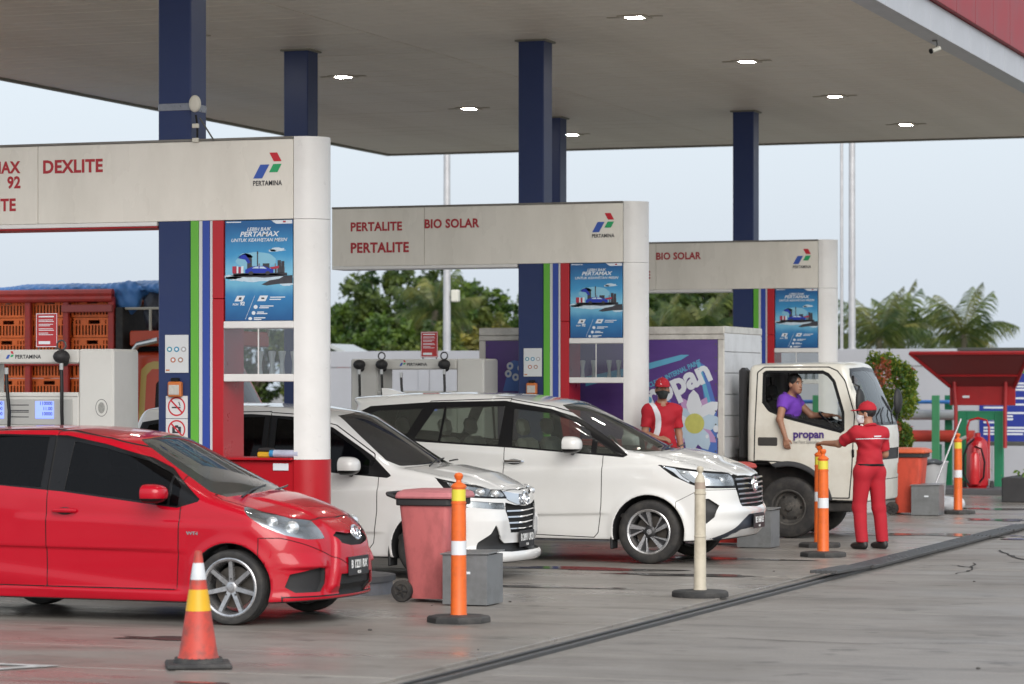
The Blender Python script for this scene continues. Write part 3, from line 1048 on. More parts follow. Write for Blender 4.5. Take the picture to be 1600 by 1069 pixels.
    cabin_parts(root, -.35, -3.0, .80, .50, [(-1.25, (-.36, .36)), (-2.1, (-.36, .36))], 1.08)
    wiper(root, [(-.06, -.55, 1.085), (-.12, -.25, 1.125), (-.16, .10, 1.145)])
    wiper(root, [(-.08, .05, 1.12), (-.12, .30, 1.125), (-.20, .60, 1.12)])
    text_mesh('badge', 'VVT-i', .034, M_chrome(), root, (-.36, -.835, .80), bold=.002, sx=1.2)
    return root

# ---- larger white people carrier
def white_van_car():
    root = thing('parked_car', 'large white people carrier with shark fin aerial, side on behind the beige post', 'car', (-9.07, 29.7 + .915, 0))
    paint = mat('paint_white_solid', (.75, .745, .725), .25, coat=1.0, spec=.3, dirt=.10, dirt_col=(.55, .52, .46), dirt_scale=2, var=.03, scale=3, back=(.05, .05, .05), rvar=.04)
    gl = glass_mat('glass_green_tint', (.62, .68, .62), .22, (.17, .18, .16))
    gw = glass_mat('glass_windscreen', (.74, .80, .76), .16, (.26, .28, .26))
    wt = [(-3.40, 1.34), (-3.33, 1.58), (-3.2, 1.645), (-2.488, 1.69), (-1.657, 1.705), (-1.139, 1.62), (-.88, 1.535), (-.61, 1.40), (-.23, 1.137), (-.28, 1.112), (-.47, 1.128), (-.86, 1.155), (-1.527, 1.205), (-2.53, 1.26), (-2.9, 1.285)]
    fwin = [(-1.52, 1.225), (-1.545, 1.62), (-1.15, 1.575), (-.90, 1.50), (-.68, 1.385), (-.635, 1.30), (-.635, 1.155), (-.86, 1.172)]
    tri = [(-.575, 1.155), (-.575, 1.28), (-.36, 1.145)]
    rwin = [(-1.678, 1.235), (-1.65, 1.645), (-2.31, 1.635), (-2.335, 1.268)]
    rq = [(-2.36, 1.27), (-2.338, 1.632), (-2.44, 1.62), (-2.635, 1.30)]
    qwin = [(-2.74, 1.33), (-2.585, 1.62), (-3.10, 1.595), (-3.22, 1.55), (-3.29, 1.37)]
    fdoor = [(-1.60, 1.72), (-1.608, .30), (-.60, .27), (-.555, .32), (-.517, .60), (-.50, 1.13), (-.60, 1.42), (-.87, 1.56), (-1.135, 1.645)]
    rdoor = [(-1.60, 1.73), (-1.608, .30), (-2.25, .30), (-2.44, .55), (-2.66, .75), (-2.70, 1.3), (-2.50, 1.70)]
    def cut(S):
        S.region('windshield', FRONT(sym([(0, 1.695), (.50, 1.66), (.53, 1.635), (.63, 1.48), (.745, 1.25), (.775, 1.19), (.70, 1.17), (0, 1.20)]), -1.5))
        S.region('hood', TOP([(.05, -1), (.05, 0), (-.05, .55), (-.20, .78), (-.05, .80), (.25, .77), (.5, .72), (.72, .6), (.84, .4), (.875, 0), (.875, -1)], .80), gap=.010)
        S.region('trim', SIDE(wt))
        S.region('front_door', SIDE(fdoor), gap=.009)
        S.region('rear_door', SIDE(rdoor), gap=.009)
        S.region('front_window', SIDE(fwin), over=('trim',))
        S.region('front_quarter', SIDE(tri), over=('trim',))
        S.region('rear_window', SIDE(rwin), over=('trim',))
        S.region('rear_quarter', SIDE(rq), over=('trim',))
        S.region('quarter_window', SIDE(qwin), over=('trim',))
        S.region('lamp_bezel', SIDE([(.10, 1.042), (.35, 1.010), (.60, .976), (.95, .937), (.96, .79), (.573, .800), (.45, .842), (.26, .925)], .53))
        S.region('headlight', SIDE([(.30, .995), (.60, .958), (.90, .925), (.91, .815), (.573, .825), (.47, .862), (.38, .915)], .56), over=('lamp_bezel',))
        S.region('lamp_blade', SIDE([(.15, 1.026), (.29, 1.002), (.375, .912), (.45, .868), (.44, .856), (.34, .905), (.27, .965)], .55), over=('lamp_bezel',))
        S.region('grille', FRONT(sym([(0, .952), (.45, .94), (.55, .925), (.55, .80), (.44, .60), (0, .585)]), .4))
        S.region('fog_recess', SIDE([(.50, .68), (.64, .69), (.735, .62), (.70, .50), (.62, .43), (.52, .45)], .5))
        S.region('skirt', FRONT(sym([(0, .515), (.30, .515), (.52, .42), (.80, .27), (.72, .25), (.45, .355), (0, .375)]), .3))
        S.region('bumper', lambda X, Y, Z: np.maximum(Z - .78 + .5 * np.clip(.55 - X, 0, 1), .30 - X) + 0 * Y, gap=.006)
    spec = dict(
        top=[(-4.0, 1.45), (-3.75, 1.69), (-3.55, 1.755), (-2.9, 1.795), (-2.24, 1.805), (-1.57, 1.772), (-1.15, 1.715), (-1.0, 1.68), (-.06, 1.215), (.06, 1.20), (.18, 1.185), (.52, 1.10), (.72, 1.035), (.88, .965), (1.05, .9)],
        front=[(.12, .70), (.22, .80), (.28, .86), (.36, .92), (.40, .935), (.46, .925), (.52, .945), (.57, .95), (.61, .905), (.8, .90), (.9, .88), (.955, .83), (1.02, .72), (1.1, .5)],
        rear=[(.1, -3.62), (.4, -3.70), (1.0, -3.70), (1.3, -3.62), (1.68, -3.42), (1.74, -3.62), (1.9, -3.6)],
        section=[(.12, .84), (.28, .885), (.42, .895), (.6, .905), (.90, .915), (1.08, .905), (1.17, .88), (1.65, .70), (1.85, .62)],
        plan=[(-3.8, .9), (-3.3, .96), (-2.6, 1.0), (-.3, 1.0), (.3, .985), (.6, .96), (1.0, .90)],
        belt=[(-3.4, 1.30), (-2.5, 1.25), (-.5, 1.13), (.2, 1.10), (1, 1.0)], belt0=1.14,
        bottom=[(-3.8, .36), (-3.2, .27), (-2.4, .24), (-.4, .24), (.35, .235), (.7, .25), (1.0, .28)],
        front_curve=(.11, .28), rear_curve=(.08, .14), ws_curve=.34, crown=.05, hw=.915, mid=-1.8,
        wheels=(0.0, -2.75), arch_r=.385, wheel_z=.335, x0=-3.85, x1=1.0, flare=.02,
        creases=[(-2.6, .2, .95, .03, -.010, .014), (-2.4, -.4, .46, .03, .010, .012)], hood=(.10, .78, .58, .44, .016), cut=cut)
    S, fn = build_car(spec)
    assemble(S, root, paint, gl, gw,
             doors=[('front_door', 'front_door', [('front_window', 'window'), ('front_quarter', 'quarter_window')]), ('rear_door', 'rear_door', [('rear_window', 'window'), ('rear_quarter', 'quarter_window')]), (None, None, [('quarter_window', 'quarter_window')])],
             lamps=[('headlight', [(.56, .77, .90, (.05, .045, .045)), (.72, .66, .875, (.045, .04, .04)), (.36, .83, .96, (.05, .04, .03))])],
             mirror=(-.82, 1.05, 1.245, .25, .18), handles=[(0, -1.49, .905, 1.06, M_chrome(), .22), (1, -2.55, .90, 1.10, M_chrome(), .22)], fog=(.60, .77, .55, .055, .035))
    S.piece('grille', 'grille', M_gap(), root, offset=.03, rim=-.03)
    for sgn in (-1, 1):
        bz = S.piece('lamp_bezel', 'lamp_bezel', M_black(), root, offset=.004, rim=-.004, side=sgn)
        S.piece('lamp_blade', 'lamp_blade', M_chrome(), bz, offset=.002, side=sgn)
    for k in range(6):
        zz = .625 + k * .052
        hwid = .44 + .019 * k
        m = MB()
        m.tube([(.895 - .11 * (y / .915) ** 2 - .004 * k, y, zz) for y in np.linspace(-hwid, hwid, 13)], .014, 6)
        m.build('grille_slat', mat('satin_chrome', (.35, .35, .36), .2, metal=1), root)
    S.piece('skirt', 'bumper_skirt', mat('skirt_slate', (.035, .04, .055), .45), root, offset=.01, rim=-.01)
    plate_part(root, .955, .432, .43, .15, 'BE 1668 LE', '08.27')
    emblem(root, .905, .825, .20, R(-4))
    for xw in (0.0, -2.75):
        for sgn in (-1, 1):
            make_wheel(root, xw, sgn * .79, .336, .336, .215, .232, 'blade', 5, sgn)
            f = MB()
            f.box(xw - .42, xw - .395, sgn * .80 - .10, sgn * .80 + .10, .15, .45, .008)
            f.build('mud_flap', M_plastic(), root)
    cabin_parts(root, -.25, -3.3, .86, .60, [(-1.15, (-.40, .40)), (-2.05, (-.40, .40)), (-2.85, (-.36, .36))], 1.18, mat('seat_grey', (.36, .36, .34), .85, var=.2))
    wiper(root, [(.06, -.60, 1.185), (.02, -.3, 1.215), (-.02, .05, 1.235)])
    wiper(root, [(.06, .05, 1.215), (.02, .35, 1.225), (-.06, .65, 1.22)])
    f = MB()
    f.prism([(-3.35, 1.755), (-3.05, 1.775), (-3.15, 1.80), (-3.28, 1.835), (-3.36, 1.84)], -.025, .025)
    f.build('shark_fin_aerial', paint, root)
    return root

# ------------------------------------------------------------------ ground
def concrete_mat(name, base, rough_lo, rough_hi, stain, streak, joint=0.0):
    m = bpy.data.materials.new(name)
    m.use_nodes = True
    nt = m.node_tree
    L = nt.links.new
    b = nt.nodes['Principled BSDF']
    ge = nt.nodes.new('ShaderNodeNewGeometry')
    def noise(sc, det=6, ro=.6, scale=(1, 1, 1)):
        mp = nt.nodes.new('ShaderNodeMapping')
        mp.inputs['Scale'].default_value = scale
        L(ge.outputs['Position'], mp.inputs['Vector'])
        n = nt.nodes.new('ShaderNodeTexNoise')
        n.inputs['Scale'].default_value = sc
        n.inputs['Detail'].default_value = det
        n.inputs['Roughness'].default_value = ro
        L(mp.outputs['Vector'], n.inputs['Vector'])
        return n.outputs['Fac']
    def ramp(v, p0, p1, c0=(0, 0, 0, 1), c1=(1, 1, 1, 1)):
        r = nt.nodes.new('ShaderNodeValToRGB')
        r.color_ramp.elements[0].position = p0
        r.color_ramp.elements[1].position = p1
        r.color_ramp.elements[0].color = c0
        r.color_ramp.elements[1].color = c1
        L(v, r.inputs['Fac'])
        return r.outputs['Color']
    def mix(f, a, c, mode='MIX'):
        x = nt.nodes.new('ShaderNodeMix')
        x.data_type = 'RGBA'
        x.blend_type = mode
        for s, v in ((0, f), (6, a), (7, c)):
            if isinstance(v, (float, tuple)):
                x.inputs[s].default_value = v
            else:
                L(v, x.inputs[s])
        return x.outputs[2]
    n_big = noise(.35, 5)
    n_mid = noise(1.6, 8, .65, (.35, 1.1, 1))
    n_fine = noise(34, 6, .7)
    n_str = noise(1.9, 8, .72, (.55, 1.35, 1))
    lo = tuple(c * .68 for c in base) + (1,)
    hi = tuple(min(1, c * 1.24) for c in base) + (1,)
    c = mix(n_mid, lo, hi)
    c = mix(ramp(n_fine, .3, .7, (.86, .86, .86, 1), (1.06, 1.05, 1.04, 1)), c, c, 'MIX')
    fm = nt.nodes.new('ShaderNodeMix')
    fm.data_type = 'RGBA'
    fm.blend_type = 'MULTIPLY'
    fm.inputs[0].default_value = 1.0
    L(c, fm.inputs[6])
    L(ramp(n_fine, .25, .75, (.84, .84, .84, 1), (1.1, 1.09, 1.08, 1)), fm.inputs[7])
    c = fm.outputs[2]
    st = ramp(n_str, .52, .66)
    sf = nt.nodes.new('ShaderNodeMath'); sf.operation = 'MULTIPLY'
    L(st, sf.inputs[0]); sf.inputs[1].default_value = streak
    c = mix(sf.outputs[0], c, tuple(v * .42 for v in base) + (1,))
    n_trk = noise(1.3, 6, .6, (.16, 1.5, 1))
    tk = ramp(n_trk, .54, .64)
    tf = nt.nodes.new('ShaderNodeMath'); tf.operation = 'MULTIPLY'
    L(tk, tf.inputs[0]); tf.inputs[1].default_value = streak * .75
    c = mix(tf.outputs[0], c, tuple(v * .55 for v in base) + (1,))
    n_oil = noise(2.6, 3, .45)
    ok = ramp(n_oil, .655, .70)
    of = nt.nodes.new('ShaderNodeMath'); of.operation = 'MULTIPLY'
    L(ok, of.inputs[0]); of.inputs[1].default_value = .55
    c = mix(of.outputs[0], c, tuple(v * .36 for v in base) + (1,))
    sb = ramp(n_big, .50, .68)
    sg = nt.nodes.new('ShaderNodeMath'); sg.operation = 'MULTIPLY'
    L(sb, sg.inputs[0]); sg.inputs[1].default_value = stain
    c = mix(sg.outputs[0], c, (base[0] * .5, base[1] * .47, base[2] * .44, 1))
    L(c, b.inputs['Base Color'])
    mr = nt.nodes.new('ShaderNodeMapRange')
    mr.inputs['From Min'].default_value = .36
    mr.inputs['From Max'].default_value = .64
    mr.inputs['To Min'].default_value = rough_lo
    mr.inputs['To Max'].default_value = rough_hi
    L(noise(.8, 6, .6, (.5, 1.2, 1)), mr.inputs['Value'])
    L(mr.outputs['Result'], b.inputs['Roughness'])
    bp = nt.nodes.new('ShaderNodeBump')
    bp.inputs['Strength'].default_value = .25
    bp.inputs['Distance'].default_value = .004
    L(n_fine, bp.inputs['Height'])
    L(bp.outputs['Normal'], b.inputs['Normal'])
    return m

M_yard = concrete_mat('yard_concrete', (.255, .234, .212), .45, .8, .55, .6)
M_slab = concrete_mat('forecourt_concrete', (.270, .247, .222), .24, .58, .6, .65)

def sheet(mb, x0, x1, y0, y1, z):
    return mb.add([(x0, y0, z), (x1, y0, z), (x1, y1, z), (x0, y1, z)], [(0, 1, 2, 3)])

g = sheet(MB(), -900, 700, -60, 1500, -.022).build('ground', M_yard, smooth=0)
tag(g, 'grey weathered concrete forecourt and yard', None, kind='structure')

# poured concrete bays under the canopy: bays run along the islands, open joints between them
_by = [14.48 + 1.52 * i for i in range(27)]
_bx = [-26.0, -19.9, -13.8, -7.02]
_bays = {}
for i in range(len(_bx) - 1):
    for j in range(len(_by) - 1):
        w, h = _bx[i + 1] - _bx[i] - .016, _by[j + 1] - _by[j] - .018
        key = (i,)
        if key not in _bays:
            o = MB().box(0, w, 0, h, -.03, 0, .004).build('concrete_bay', M_slab, g, smooth=0)
            _bays[key] = o.data
        else:
            o = link(bpy.data.objects.new('concrete_bay', _bays[key]), g)
        o.location = (_bx[i] + .006, _by[j] + .006, RNG.uniform(-.002, .001))

sheet(MB(), -26.0, -7.03, 14.4, 54.1, -.016).build('joint_filler', mat('joint_dark', (.05, .045, .04), .9), g, smooth=0)
# yard bays outside the canopy edge
for j in range(8):
    if j == 0:
        o = MB().box(0, 13.5, 0, 5.98, -.03, -.004, .004).build('yard_bay', M_yard, g, smooth=0)
        _ym = o.data
    else:
        o = link(bpy.data.objects.new('yard_bay', _ym), g)
    o.location = (-6.55, 12.0 + 6.0 * j, 0)

# ---- drain along the canopy edge
M_steel = mat('drain_steel', (.10, .10, .10), .45, metal=.6, var=.3, scale=12, dirt=.4)
M_dark = mat('pit_dark', (.012, .012, .012), .9)
dr = thing('drain_channel', 'long narrow steel edged drain slot crossing the concrete diagonally', 'drain', (-6.80, 14, 0))
sheet(MB(), -.045, .045, 0, 40, -.018).build('slot', M_dark, dr, smooth=0)
for sx in (-1, 1):
    MB().box(sx * .056 - .013, sx * .056 + .013, 0, 40, -.03, .006, .004).build('edge_rail', M_steel, dr, smooth=0)
MB().box(-.010, .010, 0, 40, -.03, -.004, .003).build('middle_rail', M_steel, dr, smooth=0)
for k in range(7):
    y = 28.0 + k * 1.62
    gr = thing('drain_grate', 'steel bar drain grate, %s from the near end of the row' % ('first', 'second', 'third', 'fourth', 'fifth', 'sixth', 'seventh')[k] , 'grate', (-6.78, y, .012 if k else .02), R(1.2 if k == 0 else RNG.uniform(-.5, .5)), group='steel grates over the drain')
    if k == 0:
        gr['label'] = 'nearest steel drain grate, tilted up at its near end'
        gr.rotation_euler = (R(-1.2), 0, R(1.0)); gr.location.z = .05
    for i in range(6):
        MB().box(-.125 + i * .05 - .010, -.125 + i * .05 + .010, 0, 1.58, 0, .030, .003).build('grate_bar', M_steel, gr, smooth=0)
    for yy in (.02, .54, 1.06, 1.56):
        MB().box(-.135, .135, yy - .012, yy + .012, .004, .024).build('cross_bar', M_steel, gr, smooth=0)

# ---- painted arrow tip, puddles, cracks
M_line = mat('road_paint', (.50, .49, .47), .7, var=.25, scale=14, dirt=.7, dirt_col=(.2, .19, .18), dirt_scale=9)
mk = MB()
mk.add([(-12.2, 17.50, .004), (-9.55, 17.46, .004), (-9.42, 17.56, .004), (-12.2, 17.60, .004)], [(0, 1, 2, 3)])
mk.build('painted_line', M_line, g, smooth=0)
mk = MB()
mk.add([(-9.42, 17.545, .0045), (-9.62, 17.445, .0045), (-11.2, 14.9, .0045), (-11.05, 14.9, .0045)], [(0, 1, 2, 3)])
mk.build('painted_line', M_line, g, smooth=0)

M_water = mat('puddle_water', (.115, .106, .098), .13, var=.2, rvar=.01)
def puddle(x, y, rx, ry, seed, label):
    r = np.random.default_rng(seed)
    n = 40
    ph = r.uniform(0, 6.28, 5); am = r.uniform(.05, .25, 5)
    vs = []
    for i in range(n):
        t = 2 * math.pi * i / n
        k = 1 + sum(am[q] * math.sin((q + 2) * t + ph[q]) for q in range(5)) * .8
        vs.append((rx * k * math.cos(t), ry * k * math.sin(t), 0))
    o = MB().add(vs, [tuple(range(n))]).build('puddle', M_water, None, smooth=0)
    o.location = (x, y, .0045)
    tag(o, label, 'puddle', 'shallow puddles on the forecourt', None)
for q in [(-9.75, 19.72, .34, .13, 21, 'thin dark puddle on the concrete in front of the red hatchback door'),
          (-8.05, 16.83, .17, .06, 2, 'small dark red puddle in front of the traffic cone'),
          (-9.6, 28.7, 1.3, .22, 4, 'long puddle beside the front wheel of the large white people carrier'),
          (-8.2, 28.1, .8, .16, 5, 'puddle in front of the beige post with a red tint'),
          (-8.7, 30.9, .9, .20, 6, 'puddle under the nose of the large white people carrier'),
          (-7.5, 41.2, .45, .30, 7, 'small round puddle near the far drain grates'),
          (-8.0, 44.9, .8, .35, 8, 'far puddle beside the farthest orange post'),
          (-8.9, 26.0, .8, .12, 9, 'dark wet streak under the nose of the white people carrier'),
          (-5.6, 36.5, .8, .5, 10, 'pale wet patch right of the drain grates'),
          (-7.6, 36.8, .9, .35, 11, 'wet patch behind the standing attendant')]:
    puddle(*q)

M_crack = mat('crack_dark', (.035, .032, .03), .95)
def crack(pts, w, seed):
    r = np.random.default_rng(seed)
    P = []
    for (a, b) in zip(pts[:-1], pts[1:]):
        for t in np.linspace(0, 1, 7)[:-1]:
            P.append((lerp(a[0], b[0], t) + r.uniform(-.03, .03), lerp(a[1], b[1], t) + r.uniform(-.05, .05)))
    P.append(pts[-1])
    m = MB()
    n = len(P)
    vs = []
    for i, p in enumerate(P):
        ww = w * (.3 + .7 * math.sin(math.pi * (i + .5) / n)) * r.uniform(.5, 1.3)
        vs += [(p[0] - ww, p[1] - ww * 2, .0015), (p[0] + ww, p[1] + ww * 2, .0015)]
    m.add(vs, [(2 * i, 2 * i + 1, 2 * i + 3, 2 * i + 2) for i in range(n - 1)])
    m.build('crack', M_crack, g, smooth=0)
crack([(-6.1, 33.6), (-5.7, 32.3), (-5.35, 31.6)], .016, 1)
crack([(-5.9, 31.1), (-5.7, 29.9), (-5.75, 29.0)], .012, 2)
crack([(-6.4, 30.3), (-6.05, 30.6), (-5.7, 30.2)], .010, 3)
crack([(-5.9, 21.2), (-4.9, 21.0), (-4.1, 21.3)], .006, 4)

# small litter and stones on the yard
M_stone = mat('grit', (.07, .065, .06), .9)
for k in range(9):
    s_ = RNG.uniform(.006, .014)
    o = MB().sphere((0, 0, 0), (s_ * 1.4, s_, s_ * .6), 6, 4).build('pebble', M_stone, None, smooth=0)
    o.location = (RNG.uniform(-9.5, -3.2), RNG.uniform(17, 33), s_ * .4)
    tag(o, 'tiny dark pebble lying on the open concrete', 'pebble', 'loose grit on the yard')

# ------------------------------------------------------------------ fuel islands
ISL_Y = (24.65, 34.50, 44.40)
M_kerb = mat('island_kerb', (.16, .165, .185), .6, var=.12, scale=4, dirt=.5, dirt_scale=5)
M_kerbtop = mat('island_top', (.075, .075, .08), .65, var=.25, scale=5, dirt=.3, dirt_col=(.2, .19, .18))
for i, yc in enumerate(ISL_Y):
    w = ('nearest the camera, under the open dispenser', 'in the middle', 'farthest away')[i]
    t = thing('fuel_island', 'low grey concrete pump island ' + w, 'pump island', (0, yc, 0), group='pump islands')
    def outline(r, xe=-9.95, xl=-18.6, n=10):
        p = []
        for k in range(n + 1):
            a = -math.pi / 2 + math.pi * k / n
            p.append((xe - r + r * math.cos(a) * 1.0, r * math.sin(a)))
        for k in range(n + 1):
            a = math.pi / 2 + math.pi * k / n
            p.append((xl + r + r * math.cos(a), r * math.sin(a)))
        return p
    MB().prism(outline(.55), -.03, .115, 'z').build('kerb', M_kerb, t)
    MB().prism(outline(.575, -9.925), .115, .165, 'z').build('kerb_cap', M_kerbtop, t)

# ------------------------------------------------------------------ canopy
CZ = 6.10
CX0, CX1, CY0, CY1 = -20.3, -7.15, 18.75, 50.3
M_ceil = mat('ceiling_sheet', (.74, .685, .585), .50, metal=.05, var=.05, scale=.6, dirt=.5, dirt_col=(.52, .46, .37), dirt_scale=.7)
M_edge = mat('canopy_edge', (.20, .19, .15), .5, metal=.3, var=.2)
M_fasc = mat('fascia_white', (.42, .42, .44), .32, var=.05, dirt=.25, dirt_col=(.3, .3, .3))
M_fred = mat('fascia_red', (.27, .006, .012), .38, var=.45, scale=1.6, spec=.12)
can = thing('canopy', 'wide flat forecourt canopy with beige strip ceiling and red white fascia', 'canopy', (0, 0, 0))
_pm = {}
ny = 100
pw = (CY1 - CY0) / ny
for i in range(ny):
    for j, (xa, xb) in enumerate(((CX0, -13.59), (-13.57, CX1 - .22))):
        if j not in _pm:
            o = MB().box(0, xb - xa, .006, pw - .006, 0, .05, .006).build('ceiling_panel', M_ceil, can, smooth=0)
            _pm[j] = o.data
        else:
            o = link(bpy.data.objects.new('ceiling_panel', _pm[j]), can)
        o.location = (xa, CY0 + i * pw, CZ + RNG.uniform(0, .005))
MB().box(CX0, CX1 - .02, CY0 + .02, CY1 - .02, CZ + .055, CZ + .95).build('roof_deck', M_edge, can, smooth=0)
MB().box(CX0 - .06, CX0 + .03, CY0, CY1 + .06, CZ - .03, CZ + .40, .006).build('side_trim', M_edge, can, smooth=0)
MB().box(CX0 + .032, CX1, CY1 - .03, CY1 + .06, CZ - .03, CZ + .40, .006).build('back_trim', M_edge, can, smooth=0)
MB().box(CX0, CX1, CY0 - .09, CY0, CZ - .05, CZ + 1.1, .006).build('front_fascia', M_fred, can, smooth=0)
MB().box(CX1 - .215, CX1 - .004, CY0 + .004, CY1 + .05, CZ - .045, CZ + .04, .004).build('soffit_strip', M_fasc, can, smooth=0)
k = 0
y = CY0
while y < CY1:
    y1 = min(y + 1.22, CY1 + .06)
    if k == 0:
        a = MB().box(0, .06, .003, 1.217, 0, .35, .004).build('fascia_panel', M_fasc, can, smooth=0); ma = a.data
        b = MB().box(0, .12, .003, 1.217, 0, .95, .006).build('fascia_panel', M_fred, can, smooth=0); mb_ = b.data
    else:
        a = link(bpy.data.objects.new('fascia_panel', ma), can)
        b = link(bpy.data.objects.new('fascia_panel', mb_), can)
    a.location = (CX1, y, CZ - .05)
    b.location = (CX1 + .01, y, CZ + .305)
    y += 1.22
    k += 1

# ceiling lamps
M_lamp = mat('lamp_glow', (1, .98, .94), .4, emit=110, emit_col=(1.0, .97, .90), var=0)
M_lhouse = mat('lamp_housing', (.10, .10, .09), .5, metal=.3)
M_lframe = mat('lamp_frame', (.48, .43, .34), .5, metal=.2)
lamp0 = None
_ly = [22.7 + 4.93 * i for i in range(6)]
for xi, lx in enumerate((-10.1, -15.8)):
    for yi, ly in enumerate(_ly):
        if lamp0 is None:
            lamp0 = thing('ceiling_lamp', 'x', 'lamp', (lx, ly, CZ))
            MB().box(-.17, .17, -.16, .16, -.012, .0, .004).build('frame', M_lframe, lamp0, smooth=0)
            MB().box(-.09, .09, -.09, .09, -.0140, -.0121).build('diffuser', M_lamp, lamp0, smooth=0)
            for sx in (-1, 1):
                MB().box(sx * .26 - .07, sx * .26 + .07, -.04, .04, -.008, 0, .003).build('bracket', M_lframe, lamp0, smooth=0)
            o = lamp0
        else:
            o = copy_tree(lamp0)
            o.location = (lx, ly, CZ)
        row = ('right', 'left')[xi]
        o['label'] = 'lit square lamp in the %s ceiling row, %s from the camera' % (row, ('nearest', 'second', 'third', 'fourth', 'fifth', 'farthest')[yi])
        o['group'] = 'lit lamps in the canopy ceiling'

# ------------------------------------------------------------------ canopy columns
M_col = mat('column_blue', (.020, .036, .118), .42, spec=.35, var=.08, scale=2, dirt=.15, dirt_col=(.05, .06, .1))
M_tape = mat('tape_silver', (.22, .23, .26), .3, metal=.4, var=.3, scale=20, bump=.4, bscale=40)
for (cx, cy, lab) in ((-11.965, 24.43 + .175, 'square navy blue canopy column of the nearest island with a taped band and floodlight'),
                      (-11.965, 34.28 + .175, 'square navy blue canopy column of the middle island carrying green blue red stripes'),
                      (-15.1, 34.28 + .175, 'navy blue column behind the round end of the nearest sign arch'),
                      (-15.1, 44.18 + .175, 'navy blue column just right of the middle island column, farther back'),
                      (-11.965, 44.18 + .175, 'navy blue canopy column of the farthest island')):
    t = thing('canopy_column', lab, 'column', (cx, cy, 0), group='navy blue canopy columns')
    MB().box(-.165, .165, -.165, .165, .165, CZ, .012).build('shaft', M_col, t)
    MB().box(-.20, .20, -.20, .20, CZ - .02, CZ + .01, .004).build('head_plate', M_edge, t)
    if cx > -12 and cy < 26:
        MB().box(-.168, .168, -.168, .168, 4.36, 4.44, .01).build('tape_band', M_tape, t)
fl = thing('floodlight', 'small cream floodlight clamped to the nearest blue column', 'floodlight', (-11.80 + .06, 24.40, 4.42))
def _ff(X, Y, Z):
    return smax(np.sqrt((X / .056) ** 2 + (Z / .078) ** 2 + (Y / .05) ** 2) * .06 - .06, -Y - .03, .02)
S_ = Skin(_ff, (-.09, -.08, -.14), (.09, .08, .14), .012); S_.finish()
S_.piece('body', 'housing', mat('cream_plastic', (.62, .60, .52), .5), fl)
MB().tube([(0, .02, -.1), (.01, .03, -.2), (.0, .05, -.42)], .010, 6).build('cable', M_dark, fl)
MB().tube([(.04, .02, -.13), (.19, .0, -.34)], .008, 6).build('stay', M_lhouse, fl)
for zz in (-.20, -.33):
    MB().box(-.03, .03, .0, .03, zz - .02, zz + .02, .004).build('clip', mat('cream_plastic', (.6, .6, .5), .5), fl)

def cctv(x, y, z, label, s=1.0):
    t = thing('security_camera', label, 'camera', (x, y, z))
    MB().box(-.10 * s, .02 * s, -.04 * s, .04 * s, -.02 * s, 0, .004).build('mount_plate', M_lhouse, t)
    MB().tube([(0, 0, 0), (.02 * s, -.02 * s, -.10 * s), (.0, -.04 * s, -.16 * s)], .014 * s, 6).build('arm', M_lhouse, t)
    MB().cyl((.06 * s, .04 * s, -.17 * s), (-.09 * s, -.14 * s, -.25 * s), .052 * s, n=14).build('barrel', mat('cream_plastic', (.6, .6, .5), .5), t)
    MB().cyl((-.085 * s, -.135 * s, -.247 * s), (-.10 * s, -.155 * s, -.255 * s), .058 * s, n=14).build('lens_hood', M_dark, t)
cctv(-7.22, 35.6, CZ - .05, 'white bullet camera hanging under the canopy edge', .55)
cctv(CX0 + .05, 45.5, CZ - .03, 'small camera on the left canopy trim', .5)

# ------------------------------------------------------------------ sign arches over the islands
M_acm = mat('arch_panel', (.78, .745, .67), .28, var=.04, scale=1.3, dirt=.35, dirt_col=(.56, .53, .46), dirt_scale=1.0, stretch=(1.2, 1.2, .45))
M_acmw = mat('arch_column', (.76, .75, .73), .30, var=.03, dirt=.2, dirt_col=(.55, .53, .5))
M_ared = mat('arch_red', (.44, .008, .016), .30, var=.06, dirt=.12, dirt_col=(.25, .02, .02))
M_letter = mat('letter_red', (.40, .02, .03), .5, var=.05)
M_lblack = mat('letter_black', (.03, .03, .035), .5)
M_lred = mat('logo_red', (.55, .015, .03), .45)
M_lblue = mat('logo_blue', (.04, .10, .42), .45)
M_lgreen = mat('logo_green', (.02, .36, .13), .45)
M_sgreen = mat('stripe_green', (.12, .42, .04), .4, var=.05)
M_sblue = mat('stripe_blue', (.025, .06, .33), .4, var=.05)
M_swhite = mat('stripe_white', (.66, .66, .66), .4, var=.03)
M_pane = glass_mat('cabinet_pane', (.86, .89, .90), .08, (.40, .41, .43), .05)

def flat(parent, name, polys, material, y=0.0, origin=(0, 0)):
    """Flat print in the local x-z plane."""
    m = MB()
    for p in polys:
        m.add([(origin[0] + a, y, origin[1] + b) for a, b in p], [tuple(range(len(p)))])
    return m.build(name, material, parent, smooth=0, fix=False)

